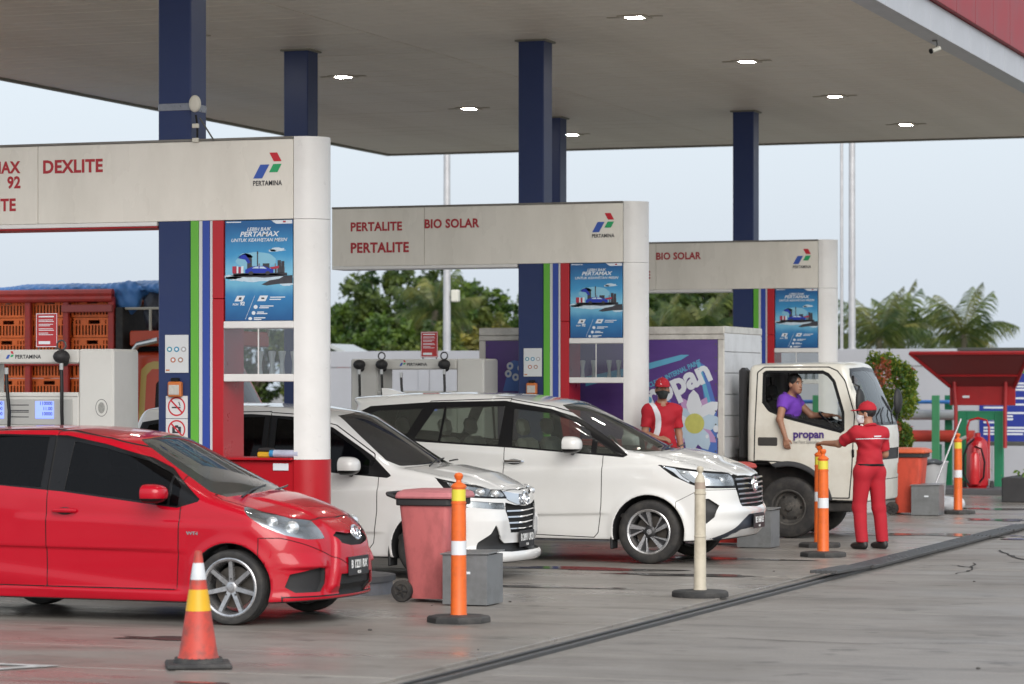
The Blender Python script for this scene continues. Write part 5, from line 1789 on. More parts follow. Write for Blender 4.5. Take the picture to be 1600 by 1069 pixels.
    m = MB(); seat_mb(m, -.10, .38, .98, .24, .62); m.build('passenger_seat', M_cabin(), root)
    MB().box(.56, .92, -.74, .74, .95, 1.36, .06).build('dashboard', M_plastic(), root)
    MB().box(-.45, .98, -.76, .76, .90, .94).build('cab_floor', M_plastic(), root)
    s = MB()
    c = Vector((.46, -.38, 1.42))
    ring = []
    for i in range(25):
        t_ = 2 * math.pi * i / 24
        v = Vector((0, .21 * math.cos(t_), .21 * math.sin(t_))); v.rotate(Matrix.Rotation(R(-55), 3, 'Y')); ring.append(c + v)
    s.tube(ring, .014, 6, caps=False); s.tube([ring[0], c, ring[12]], .014, 6); s.tube([c, c + Vector((.2, 0, -.25))], .025, 6)
    s.build('steering_wheel', M_black(), root)
    # air intake, chassis
    MB().box(-.66, -.56, -.72, -.50, .95, 2.09, .035).build('air_intake', mat('intake_black', (.022, .022, .024), .45), root)
    MB().box(-.75, -.53, -.45, .45, .75, 1.10, .03).build('engine_cover', chassis, root)
    MB().box(-.50, .52, -.52, .52, .38, .91, .05).build('engine_block', chassis, root)
    MB().box(-4.0, -.82, -.50, .50, .50, .90, .03).build('undertray', chassis, root)
    for sy in (-.36, .36):
        MB().box(-4.2, .9, sy - .05, sy + .05, .55, .76, .01).build('chassis_rail', chassis, root)
    MB().box(-1.6, -.85, -.74, -.42, .45, .75, .03).build('fuel_tank', chassis, root)
    MB().box(.42, .78, -.80, -.55, .33, .44, .015).build('step', chassis, root)
    MB().cyl((-2.65, -.7, .375), (-2.65, .7, .375), .06, n=10).build('rear_axle', chassis, root)
    MB().cyl((0, -.7, .375), (0, .7, .375), .05, n=10).build('front_axle', chassis, root)
    # box body
    alu = mat('box_rail', (.60, .585, .54), .4, metal=.15, var=.06, dirt=.4, dirt_col=(.25, .23, .20), dirt_scale=4)
    white = mat('box_sheet', (.64, .65, .66), .4, var=.05, dirt=.3, dirt_col=(.32, .32, .31), dirt_scale=2.5)
    ban = mat('advert_vinyl', (.085, .04, .20), .36, var=.16, scale=2.2, bump=.10, bscale=5, dirt=.2, dirt_col=(.16, .10, .26), dirt_scale=1.5, stretch=(1, 1, 3))
    bx0, bx1, y0, y1, z0, z1 = -4.02, -.80, -hw, hw + .08, .92, 2.60
    box = MB().box(bx0 + .03, bx1 - .03, y0 + .03, y1 - .03, z0, z1 - .02).build('box_core', white, root, smooth=0)
    for s_ in (-1, 1):
        ya, yb = (y0, y0 + .029) if s_ < 0 else (y1 - .029, y1)
        MB().box(bx0, bx1, ya - .012 * (s_ < 0), yb + .012 * (s_ > 0), z1 - .10, z1, .012).build('top_rail', alu, root)
        MB().box(bx0, bx1, ya - .006 * (s_ < 0), yb + .006 * (s_ > 0), z1 - .16, z1 - .102, .004).build('under_rail', alu, root)
        for (xa, xb) in ((bx0, bx0 + .085), (bx1 - .085, bx1)):
            MB().box(xa, xb, ya - .006 * (s_ < 0), yb + .006 * (s_ > 0), z0, z1 - .162, .01).build('corner_post', alu, root)
        MB().box(bx0 + .086, bx1 - .086, ya, yb, z0, z0 + .09, .006).build('bottom_rail', alu, root)
        MB().box(bx0 + .087, bx1 - .087, ya + (.004 if s_ < 0 else 0), yb - (.004 if s_ > 0 else 0), z0 + .091, z1 - .163).build('advert_sheet' if s_ < 0 else 'side_sheet', ban if s_ < 0 else white, root, smooth=0)
    for k in range(6):
        zz = z0 + .05 + k * (z1 - z0 - .1) / 6
        MB().box(bx1 - .029, bx1 - .004, y0 + .032, y1 - .032, zz + .004, zz + (z1 - z0 - .1) / 6 - .004, .004).build('front_sheet', white, root, smooth=0)
    MB().box(bx1 - .03, bx1 + .006, y0 + .001, y1 - .001, z1 - .085, z1 + .004, .01).build('front_rail', alu, root)
    rv = MB()
    for k in range(9):
        for xx in (bx0 + .11, bx1 - .11):
            rv.cyl((xx, y0 + .006, z0 + .14 + k * .165), (xx, y0 - .006, z0 + .14 + k * .165), .010, n=6)
    o = rv.build('rivet_row', M_lhouse, root); o['kind'] = 'stuff'
    # advert print
    y = y0 + .0025
    mw = mat('advert_white', (.60, .64, .68), .4, var=.08, scale=5)
    mp = mat('advert_pale', (.40, .52, .62), .4, var=.12, scale=5)
    mc = mat('advert_cyan', (.10, .34, .50), .4, var=.15, scale=4)
    mb2 = mat('advert_blue', (.07, .15, .42), .4, var=.2, scale=3)
    mpink = mat('advert_pink', (.42, .26, .46), .4, var=.1)
    myel = mat('advert_yellow', (.46, .46, .12), .45, var=.15, scale=20)
    flat(root, 'advert_band', [[(-2.6, 1.86), (-1.81, 2.06), (-1.36, 2.185), (-1.25, 2.25), (-1.36, 2.25), (-1.81, 2.14), (-2.6, 1.98)]], mc, y)
    flat(root, 'advert_shape', [[(-1.12, 2.16), (-1.05, 2.12), (-.90, 1.62), (-.89, 1.02), (-1.10, 1.02), (-1.04, 1.55)], [(-2.1, 1.02), (-1.62, 1.02), (-1.34, 1.30), (-1.5, 1.7), (-2.1, 1.6)]], mb2, y - .0006)
    flat(root, 'advert_shape', [[(-1.16, 2.16), (-1.115, 2.165), (-.96, 1.62), (-1.01, 1.60)]], mc, y - .0012)
    fc = (-1.18, 1.40)
    def petal(a, L_, w_, r0=.06):
        c, s_ = math.cos(a), math.sin(a)
        pts = [(r0, -w_ * .5), (L_ * .55, -w_), (L_ * .85, -w_ * .6), (L_, 0), (L_ * .85, w_ * .6), (L_ * .55, w_), (r0, w_ * .5)]
        return [(fc[0] + p * c - q * s_, fc[1] + p * s_ + q * c) for p, q in pts]
    flat(root, 'advert_petal', [petal(R(a), .36, .07) for a in (65, 118, -40, -132)], mpink, y - .0018)
    for k, a in enumerate((92, 42, 5, -62, -100, 148, 178, -150)):
        flat(root, 'advert_petal', [petal(R(a), (.42, .40, .35, .37, .37, .34, .31, .34)[k], .10)], mw if k in (0, 1, 6) else mp, y - .0024 - k * .0003)
    flat(root, 'advert_flower_centre', [ell(fc[0], fc[1], .125, .125, 28)], myel, y - .0062)
    for k, (a, b, r_) in enumerate(((-.947, 1.563, .036), (-.905, 1.334, .036), (-.862, 1.25, .032), (-1.02, 1.24, .02))):
        flat(root, 'advert_pearl', [ell(a, b, r_, r_ * 1.2, 16)], mw, y - .0062)
    rot = (R(90), R(-24), 0)
    text_mesh('advert_lettering', 'propan', .40, mw, root, (-1.93, y - .003, 1.52), bold=.016, depth=.001, rot=rot, sx=.94)
    text_mesh('advert_lettering', 'TO CLEAN  INTERNAL PAINT', .085, mc, root, (-1.86, y - .003, 1.80), bold=.003, depth=.001, rot=rot, sx=.75)
    flat(root, 'advert_dot', [ell(-1.775, 1.69, .045, .045, 16)], mc, y - .0055)
    flat(root, 'advert_shape', [[(-3.70, 1.80), (-3.60, 2.17), (-3.55, 2.19), (-3.46, 2.17), (-3.38, 1.80)]], mb2, y - .0006)
    for (a, b) in ((-3.605, 2.117), (-3.53, 1.975), (-3.628, 2.02), (-3.46, 2.09)):
        flat(root, 'advert_ring', [ell(a, b, .045, .048, 18)], mw, y - .0012)
        flat(root, 'advert_ring', [ell(a, b, .018, .02, 12)], mb2, y - .0018)
    return root

# ------------------------------------------------------------------ poultry truck
def crate_truck():
    YS = 38.3
    root = thing('flatbed_truck', 'red and yellow lorry with a steel cage load bed behind the nearest dispenser', 'truck', (-19.6, YS, 0))
    red = mat('lorry_red', (.46, .04, .03), .42, var=.12, dirt=.35, dirt_col=(.12, .05, .04), dirt_scale=4, back=(.03, .03, .03))
    dk = mat('chassis_black', (.018, .017, .016), .7)
    hw = .95
    # cab
    def fn(X, Y, Z):
        a = np.abs(Y - hw)
        d = smax(a - (.92 - .10 * np.clip((Z - 1.5) / .8, 0, 1)), Z - (2.38 - .04 * (a / .9) ** 2), .10)
        d = smax(d, X - (1.62 - .50 * np.clip((Z - 1.35) / .95, 0, 1) - .08 * (a / .9) ** 2), .10)
        d = smax(d, .13 - X, .07)
        d = smax(d, .55 - Z, .04)
        well = np.maximum(np.sqrt((X - .95) ** 2 + (Z - .42) ** 2) - .50, .45 - a)
        return smax(d, -well, .02)
    S = Skin(fn, (.05, -.1, .5), (2.0, 2 * hw + .1, 2.5), .035)
    C = lambda f: (lambda X, Y, Z: f(X, Y - hw, Z))
    S.region('yellow', C(SIDE([(.27, .9), (.27, 2.10), (.36, 2.19), (.46, 2.22), (1.0, 2.22), (1.10, 2.20), (1.45, 1.5), (1.45, .9)], .5)))
    S.region('red_panel', C(SIDE([(.36, .9), (.36, 2.02), (.44, 2.11), (.95, 2.11), (1.05, 2.06), (1.36, 1.48), (1.36, .9)], .5)), over=('yellow',))
    S.region('window', C(SIDE([(.52, 1.48), (.52, 1.90), (.58, 1.96), (.90, 1.96), (.98, 1.92), (1.22, 1.45)], .5)), over=('red_panel',))
    S.region('windshield', C(FRONT(sym([(0, 2.22), (.68, 2.20), (.78, 1.52), (0, 1.50)]), .9)))
    S.finish()
    S.piece('body', 'cab', mat('lorry_orange_red', (.50, .06, .02), .35, var=.08), root)
    for s_ in (-1, 1):
        S.piece('yellow', 'cab_stripe', mat('lorry_yellow', (.50, .36, .10), .4), root, where=lambda X, Y, Z, s_=s_: (Y - hw) * s_ > 0)
    S.piece('windshield', 'windshield', glass_mat('truck_windscreen', (.62, .70, .70), .10, (.25, .30, .32)), root)
    for s_ in (-1, 1):
        wh = lambda X, Y, Z, s_=s_: (Y - hw) * s_ > 0
        d = S.piece('red_panel', 'door', mat('lorry_orange_red', (.50, .06, .02), .35), root, where=wh)
        S.piece('window', 'window', glass_mat('glass_dark_tint'), d, where=wh, offset=.01, rim=-.01)
        make_wheel(root, .95, hw + s_ * .80, .42, .42, .22, .24, 'steel', 6, s_)
        make_wheel(root, -3.0, hw + s_ * .80, .42, .42, .22, .24, 'steel', 6, s_)
    # bed
    MB().box(-5.2, .05, 0, 2 * hw, .95, 1.10, .01).build('bed_floor', red, root)
    for sy in (.5, 1.4):
        MB().box(-5.2, 1.7, sy - .05, sy + .05, .62, .94).build('chassis_rail', dk, root)
    for x in (-.17, -.90, -1.52, -2.2, -2.95, -3.7, -4.45, -5.15):
        for yy in (.04, 2 * hw - .04):
            MB().box(x - .045, x + .045, yy - .035, yy + .035, 1.10, 3.14, .008).build('cage_post', red, root)
    for yy in (.0, 2 * hw):
        MB().tube([(-5.2, yy, 3.13), (-.13, yy, 3.13)], .055, 10).build('cage_rail', red, root)
        MB().tube([(-3.2, yy, 3.21), (-.13, yy, 3.21)], .055, 10).build('cage_rail', red, root)
        MB().box(-.95, -.13, yy - .03, yy + .03, 2.93, 3.04, .01).build('cage_plate', mat('lorry_red_faded', (.36, .07, .06), .5), root)
        MB().box(-5.2, -.1, yy - .03, yy + .03, 2.16, 2.27, .01).build('cage_board', red, root)
    MB().box(-.10, .02, .02, 2 * hw - .02, 1.1, 3.0, .01).build('bulkhead', dk, root)
    # rack over the cab
    for yy in (.10, 2 * hw - .1):
        MB().tube([(-.05, yy, 2.98), (1.6, yy, 2.98)], .02, 6).build('rack_rail', mat('rack_cream', (.45, .43, .36), .5), root)
        for x in (.42, 1.0, 1.5):
            MB().tube([(x, yy, 2.60), (x, yy, 2.98)], .022, 6).build('rack_post', mat('rack_cream', (.45, .43, .36), .5), root)
    MB().box(.10, 1.5, .06, 2 * hw - .06, 2.44, 2.66, .02).build('rack_floor', mat('lorry_orange_red', (.5, .06, .02), .35), root)
    MB().tube([(.22, -.06, 1.5), (.22, -.06, 2.36), (.30, -.06, 2.46), (.62, -.06, 2.52)], .045, 10).build('exhaust_rail', mat('steel_bright', (.5, .5, .5), .25, metal=.9), root)
    # crates of poultry: every crate is a thing
    org = mat('crate_orange', (.90, .175, .025), .45, var=.12, scale=4, dirt=.3, dirt_col=(.22, .06, .03), dirt_scale=5)
    feather = mat('feathers', (.20, .09, .045), .9, var=.7, scale=16)
    def crate_mesh(L_=.66, D=.80, Hh=.285):
        m = MB()
        for zz in (0, Hh - .035):
            m.box(0, L_, 0, .022, zz, zz + .035); m.box(0, L_, D - .022, D, zz, zz + .035)
            m.box(0, .022, .022, D - .022, zz, zz + .035); m.box(L_ - .022, L_, .022, D - .022, zz, zz + .035)
        m.box(0, L_, 0, .016, Hh * .62, Hh * .68)
        m.box(L_ * .22, L_ * .36, -.003, .014, Hh * .68, Hh - .035); m.box(L_ * .66, L_ * .78, -.003, .014, Hh * .68, Hh - .035)
        n = 13
        for i in range(n):
            x = .01 + (L_ - .036) * i / (n - 1)
            m.box(x, x + .026, .002, .014, .035, Hh * .62)
            if not (L_ * .36 < x < L_ * .64):
                m.box(x, x + .028, .002, .014, Hh * .68, Hh - .035)
        for sx in (0, L_ - .03):
            m.box(sx, sx + .03, -.004, .026, .036, Hh - .036)
        m.box(.022, L_ - .022, .022, D - .022, .0, .012); m.box(.03, L_ - .03, D - .06, D - .05, .02, Hh - .02)
        return m
    base = None
    rows = 7
    names = {}
    for r_ in range(rows):
        for c_ in range(7):
            for d_ in range(2):
                x = -.86 - c_ * .70 + (.03 if r_ % 2 else 0)
                z = 1.105 + r_ * .293
                if base is None:
                    base = thing('poultry_crate', 'x', 'crate')
                    crate_mesh().build('lattice', org, base, smooth=0)
                    bird = MB()
                    for k in range(7):
                        bird.sphere((.09 + .08 * k, .22 + .16 * (k % 2), .115), (.085, .14, .110), 8, 6)
                    bird.build('poultry', feather, base)['kind'] = 'stuff'
                    o = base
                else:
                    o = copy_tree(base)
                o.location = (-19.6 + x + .0, YS + .12 + d_ * .84, z)
                fl = ('bottom', 'second', 'third', 'fourth', 'fifth', 'sixth', 'top')[r_]
                cl = ('nearest the cab', 'second from the cab', 'third from the cab', 'fourth from the cab', 'fifth from the cab', 'sixth from the cab', 'last from the cab')[c_]
                o['label'] = f'orange plastic poultry crate, {fl} layer, column {cl}, {"near" if d_ == 0 else "far"} row'
                o['group'] = 'orange poultry crates stacked on the red lorry'
    # tarpaulin bundle and dark drums on the rack
    def tarp(X, Y, Z):
        ft = .022 * np.sin(5 * X + 3 * Y) * np.sin(4 * Y - 3 * X) + .010 * np.sin(17 * X + 25 * Y) + .008 * np.sin(41 * X - 13 * Y + 20 * Z)
        a = np.sqrt(((X - .1) / 1.0) ** 2 + (Y / .75) ** 2 + (Z / .14) ** 2) - 1
        b = np.sqrt(((X + .25) / .20) ** 2 + ((Y + .66) / .16) ** 2 + ((Z + .14) / .22) ** 2) - 1
        c = np.sqrt(((X + 1.5) / 1.3) ** 2 + (Y / .85) ** 2 + ((Z + .0) / .10) ** 2) - 1
        return smin(smin(a * .12, b * .12, .08), c * .10, .08) + ft * .5
    ST = Skin(tarp, (-2.9, -.95, -.5), (1.3, .95, .35), .04); ST.finish()
    o = ST.piece('body', 'tarpaulin', mat('tarp_blue', (.08, .24, .58), .42, var=.2, scale=4), None)
    o.location = (-19.35, YS + .95, 3.27)
    tag(o, 'crumpled blue tarpaulin draped over the top of the lorry load', 'tarpaulin')
    for k in range(3):
        def sack(X, Y, Z, k=k):
            return (np.sqrt((X / .17) ** 2 + (Y / .19) ** 2 + (np.abs(Z) / .30) ** 3) - 1) * .15 + .008 * np.sin(40 * X + k) * np.sin(30 * Z)
        SS = Skin(sack, (-.2, -.25, -.34), (.2, .25, .34), .03); SS.finish()
        o = SS.piece('body', 'dark_sack', mat('sack_dark', (.035, .04, .055), .5, var=.3, scale=8), None)
        o.location = (-19.22 + .33 * k, YS + .35, 2.95)
        tag(o, f'dark plastic sack on the lorry cab rack, {("first", "second", "third")[k]} from the crates', 'sack', 'dark sacks on the lorry rack')
    return root

red_car()
white_mpv()
white_van_car()
box_truck()
crate_truck()

# ------------------------------------------------------------------ forecourt furniture
def make_bin(loc, label, col, lidcol, rz=0.0):
    t = thing('wheelie_bin', label, 'bin', loc, rz, group='wheeled bins at the island ends')
    m_ = mat('bin_%s' % label[:6], col, .55, var=.12, scale=3, dirt=.65, dirt_col=tuple(c * .5 for c in col), dirt_scale=4, stretch=(1, 1, .45))
    ml = mat('binlid_%s' % label[:6], lidcol, .5, var=.1, scale=3, dirt=.3, dirt_col=tuple(c * .5 for c in lidcol), dirt_scale=4)
    def ring(x0, x1, w, z, r=.045, n=4):
        p = []
        for cx, cy, a0 in ((x1 - r, w - r, 0), (x0 + r, w - r, 90), (x0 + r, -w + r, 180), (x1 - r, -w + r, 270)):
            for k in range(n + 1):
                a = R(a0 + 90 * k / n)
                p.append((cx + r * math.cos(a), cy + r * math.sin(a), z))
        return p
    def loft(rings, cap0=True, cap1=True):
        m = MB(); n = len(rings[0]); vs = [p for q in rings for p in q]; fs = []
        for j in range(len(rings) - 1):
            for i in range(n):
                fs.append((j * n + i, j * n + (i + 1) % n, (j + 1) * n + (i + 1) % n, (j + 1) * n + i))
        if cap0: fs.append(tuple(range(n - 1, -1, -1)))
        if cap1: fs.append(tuple(range((len(rings) - 1) * n, len(rings) * n)))
        return m.add(vs, fs)
    loft([ring(-.15, .17, .185, .03), ring(-.155, .175, .19, .06), ring(-.225, .235, .245, .84), ring(-.225, .235, .245, .845)]).build('body', m_, t)
    loft([ring(-.245, .255, .262, .832), ring(-.25, .262, .268, .84), ring(-.25, .262, .268, .885), ring(-.245, .255, .262, .893)]).build('rim', M_plastic(), t)
    loft([ring(-.25, .29, .285, .895), ring(-.25, .295, .29, .91), ring(-.24, .28, .275, .945), ring(-.20, .22, .22, .968), ring(-.15, .18, .17, .972)]).build('lid', ml, t)
    MB().tube([(-.24, -.20, .89), (-.34, -.20, .925), (-.35, -.18, .93), (-.35, .18, .93), (-.34, .20, .925), (-.24, .20, .89)], .018, 8).build('handle', M_plastic(), t)
    for s_ in (-1, 1):
        w = MB()
        MY = Matrix.Translation((-.20, s_ * .215, .095)) @ Matrix(((1, 0, 0, 0), (0, 0, 1, 0), (0, -1, 0, 0), (0, 0, 0, 1)))
        w.lathe([(0, -.018), (.05, -.018), (.058, -.026), (.09, -.026), (.095, -.018), (.095, .018), (.09, .026), (.05, .026), (0, .02)], 24, M=MY)
        o = w.build('wheel', M_tyre(), t)
        for k in range(5):
            a = 2 * math.pi * k / 5
            MB().tube([(-.20 + .012 * math.cos(a), s_ * .237, .095 + .012 * math.sin(a)), (-.20 + .06 * math.cos(a), s_ * .239, .095 + .06 * math.sin(a))], .008, 5).build('wheel_spoke', M_plastic(), o)
    MB().cyl((-.20, -.2, .095), (-.20, .2, .095), .012, n=8).build('axle', M_steel, t)
    MB().box(-.05, .05, -.232, -.222, .76, .775, .003).build('latch', M_plastic(), t)
    o = MB().add([(-.02, -.2305, .755), (.015, -.2305, .755), (.01, -.222, .63), (-.005, -.222, .60)], [(0, 1, 2, 3)]).build('stain', mat('rust_stain', (.16, .05, .03), .8), t, smooth=0)
    return t
make_bin((-9.27, 23.99, 0), 'faded pink wheeled bin at the end of the nearest island', (.50, .13, .13), (.50, .17, .18))
make_bin((-9.33, 33.75, 0), 'red wheeled bin mostly hidden behind the nose of the large white car', (.55, .04, .03), (.5, .05, .04))
make_bin((-9.05, 42.62, 0), 'bright orange red wheeled bin right of the standing attendant', (.58, .07, .035), (.62, .11, .04))

M_galv = mat('galvanised', (.24, .25, .255), .42, metal=.45, var=.2, scale=7, dirt=.5, dirt_col=(.13, .13, .125), dirt_scale=3)
def make_sandbox(loc, label, rz=0.0):
    t = thing('sand_box', label, 'metal box', loc, rz, group='grey metal boxes at the island ends')
    w, h, th = .40, .43, .006
    for (x0, x1, y0, y1) in ((0, w, 0, th), (0, w, w - th, w), (0, th, th, w - th), (w - th, w, th, w - th)):
        MB().box(x0, x1, y0, y1, .01, h).build('side_sheet', M_galv, t, smooth=0)
    MB().box(.008, w - .008, .008, w - .008, .012, .03).build('bottom', M_galv, t, smooth=0)
    MB().box(.007, w - .007, .007, w - .007, .25, .34).build('sand', mat('sand', (.25, .20, .14), .95, bump=.5), t, smooth=0)
    o = MB().box(-.018, w + .018, -.018, w + .018, 0, .012, .003).build('lid', M_galv, t, smooth=0)
    o.location = (0, 0, h); o.rotation_euler = (R(1.5), R(-1.0), R(1))
    MB().box(.19, .25, -.004, 0, .27, .29).build('sticker', M_pwhite, t, smooth=0)
    return t
make_sandbox((-9.00, 23.52, 0), 'grey metal box behind the nearest orange post beside the pink bin')
make_sandbox((-9.02, 33.05, 0), 'dented grey metal box under the nose of the large white car')
make_sandbox((-8.93, 42.22, 0), 'grey metal box left of the farthest orange post')

M_orange = mat('post_orange', (.72, .13, .015), .45, var=.06, scale=4, dirt=.4, dirt_col=(.34, .07, .02), dirt_scale=9)
M_refy = mat('reflective_yellow', (.66, .58, .05), .4, var=.06)
M_refw = mat('reflective_white', (.66, .68, .70), .4, var=.06)
M_rub = mat('base_rubber', (.03, .03, .03), .75, var=.3, dirt=.4, dirt_col=(.12, .11, .10), dirt_scale=6)
def make_post(loc, label, beige=False):
    t = thing('bollard_post', label, 'post', loc, RNG.uniform(0, .6), group='upright forecourt posts')
    mo = mat('post_beige', (.52, .47, .37), .5, var=.1, dirt=.5, dirt_col=(.3, .25, .18), dirt_scale=5) if beige else M_orange
    n = 24 if beige else 8
    MB().lathe([(0, 0), (.25, 0), (.252, .008), (.25, .040), (.235, .052), (.08, .060), (0, .060)], n).build('base', M_rub, t, smooth=25)
    if beige:
        MB().lathe([(.062, .05), (.055, .08), (.052, .50), (.051, .52), (.055, .525), (.055, .535), (.051, .54), (.049, .90), (.054, .905), (.054, .92), (.048, .925), (.046, 1.03), (.036, 1.06), (.02, 1.08), (.018, 1.09), (.03, 1.11), (.030, 1.135), (.018, 1.15), (0, 1.153)], 20).build('tube', mo, t)
        MB().lathe([(.0485, .95), (.0485, 1.01)], 20).build('faded_band', mat('band_faded', (.42, .33, .26), .6, dirt=.5), t)
    else:
        MB().lathe([(.070, .05), (.064, .07), (.060, .50), (.058, .80), (.056, .93), (.060, .932), (.060, .945), (.055, .948), (.054, 1.055), (.062, 1.06), (.062, 1.072), (.045, 1.09), (.022, 1.10), (.020, 1.118), (.032, 1.135), (.036, 1.155), (.026, 1.172), (0, 1.178)], 24).build('tube', mo, t)
        MB().lathe([(.0605, .53), (.0600, .64)], 24).build('white_band', M_refw, t)
        MB().lathe([(.0560, .955), (.0555, 1.045)], 24).build('yellow_band', M_refy, t)
    return t
make_post((-8.24, 21.89, 0), 'nearest orange post with white and yellow bands')
make_post((-7.68, 31.70, 0), 'orange post in front of the cab, the nearer of two in line')
make_post((-8.17, 33.55, 0), 'orange post that the standing attendant holds, behind its twin')
make_post((-8.41, 43.03, 0), 'farthest orange post beside the fire extinguisher shelter')
make_post((-7.24, 25.29, 0), 'faded beige post with round black base near the drain', True)

# traffic cone
t = thing('traffic_cone', 'scuffed red traffic cone with white and yellow bands in the foreground', 'cone', (-8.53, 17.78, 0), R(28))
M_cone = mat('cone_red', (.50, .055, .035), .55, var=.12, scale=5, dirt=.85, dirt_col=(.17, .05, .04), dirt_scale=8)
MB().box(-.215, .215, -.215, .215, 0, .035, .012).build('base', M_rub, t)
MB().lathe([(.165, .034), (.16, .055), (.14, .065)], 32).build('base_collar', M_rub, t)
def cr(z): return lerp(.132, .022, (z - .06) / .71)
MB().lathe([(.148, .052), (.138, .062), (cr(.085), .085), (cr(.375), .375), (cr(.52), .52), (cr(.58), .58), (cr(.69), .69), (cr(.765), .765), (cr(.77) * .6, .772)], 32).build('cone_body', M_cone, t)
MB().lathe([(cr(.375) + .0015, .375), (cr(.515) + .0015, .515)], 32).build('yellow_band', mat('cone_yellow', (.68, .38, .01), .45, dirt=.2, dirt_col=(.4, .2, .03)), t)
MB().lathe([(cr(.58) + .0015, .58), (cr(.69) + .0015, .69)], 32).build('white_band', mat('cone_white', (.60, .62, .64), .45, dirt=.3), t)
for k in range(20):
    a = 2 * math.pi * k / 20
    MB().box(-.006, .006, -.004, .004, 0, .012).build('collar_rib', M_rub, t).location = (.150 * math.cos(a), .150 * math.sin(a), .056)

# ------------------------------------------------------------------ fire point
M_fred2 = mat('firepoint_red', (.36, .015, .018), .38, var=.1, dirt=.25, dirt_col=(.15, .02, .02))
M_fgreen = mat('firepoint_green', (.015, .20, .095), .5, var=.08, dirt=.2, dirt_col=(.02, .1, .05))
MB()
fp = thing('fire_shelter', 'red sheet metal hood on a green frame over the fire extinguisher', 'shelter', (-9.74, 52.0, 0))
hood = MB()
P = [(-1.10, -.85, 2.43), (.98, -.85, 2.43), (.56, .0, 1.86), (-.54, .0, 1.86)]
hood.add([Vector(p) for p in P] + [Vector(p) + Vector((0, .02, .03)) for p in P], [(0, 1, 2, 3), (7, 6, 5, 4), (0, 4, 5, 1), (1, 5, 6, 2), (3, 2, 6, 7), (0, 3, 7, 4)])
hood.build('hood', mat('hood_red_inside', (.20, .035, .035), .55, var=.1), fp, smooth=0)
MB().tube([(-1.10, -.86, 2.44), (.98, -.86, 2.44)], .035, 6).build('hood_front_rail', M_fred2, fp)
MB().tube([(-1.10, -.86, 2.44), (-.56, -.01, 1.86)], .035, 6).build('hood_side_rail', M_fred2, fp)
MB().tube([(.98, -.86, 2.44), (.58, -.01, 1.86)], .035, 6).build('hood_side_rail', M_fred2, fp)
MB().tube([(-.70, -.30, 2.05), (.70, -.30, 2.05)], .022, 6).build('hood_cross_rail', M_fred2, fp)
MB().box(-.57, .59, .0, .03, 1.53, 1.87, .006).build('back_sheet', M_fred2, fp, smooth=0)
for x in (-.45, .42):
    MB().tube([(x, -.06, .78 if x > 0 else .0), (x, -.06, 1.5), (x * 1.05, -.10, 1.95)], .035, 8).build('red_stay', M_fred2, fp)
MB().box(-.34, -.22, -.012, -.002, 1.66, 1.70).build('label_plate', M_pwhite, fp, smooth=0)
for xa, xb in ((-.46, -.30), (.19, .35)):
    MB().box(xa, xb, .14, .24, 0, 1.43, .008).build('green_leg', M_fgreen, fp, smooth=0)
MB().box(-.299, .189, .142, .238, 1.27, 1.43, .008).build('green_beam', M_fgreen, fp, smooth=0)

ex = thing('wheeled_extinguisher', 'red wheeled fire extinguisher with black hose under the shelter', 'extinguisher', (-9.73, 51.55, 0))
M_exr = mat('extinguisher_red', (.42, .012, .018), .22, coat=.5, var=.05)
MB().lathe([(0, .10), (.15, .10), (.185, .14), (.19, .2), (.19, .80), (.17, .90), (.10, .97), (.05, .99), (.05, 1.05), (0, 1.06)], 28).build('tank', M_exr, ex)
MB().lathe([(0, .16), (.085, .16), (.095, .19), (.095, .64), (.07, .70), (.03, .72), (.025, .80), (0, .80)], 20, M=Matrix.Translation((0, -.27, 0))).build('small_bottle', mat('bottle_red', (.55, .02, .025), .25, coat=.5), ex)
MB().tube([(-.19, .05, .25), (-.19, .05, 1.15), (-.15, .05, 1.27), (0, .05, 1.31), (.15, .05, 1.27), (.19, .05, 1.15), (.19, .05, .25)], .02, 8).build('handle_frame', M_exr, ex)
hp = [(-.02, -.20, .95), (-.12, -.28, .85), (-.19, -.30, .65), (-.19, -.30, .35), (-.10, -.30, .18), (.05, -.30, .16), (.16, -.30, .28), (.18, -.30, .55), (.12, -.30, .78), (.0, -.29, .82)]
MB().tube(hp, .018, 8).build('hose', M_black(), ex)
MB().tube([(-.20, -.02, .98), (-.30, -.08, .93), (-.36, -.10, .88)], .03, 8).build('nozzle', mat('nozzle_grey', (.3, .3, .28), .5), ex)
for s_ in (-1, 1):
    MY = Matrix.Translation((s_ * .24, .05, .11)) @ Matrix.Rotation(R(90), 4, 'Y')
    MB().lathe([(0, -.02), (.10, -.02), (.11, 0), (.10, .02), (0, .02)], 20, M=MY).build('wheel', M_tyre(), ex)
MB().box(-.22, .22, -.36, .10, .085, .105, .005).build('foot_plate', M_exr, ex)

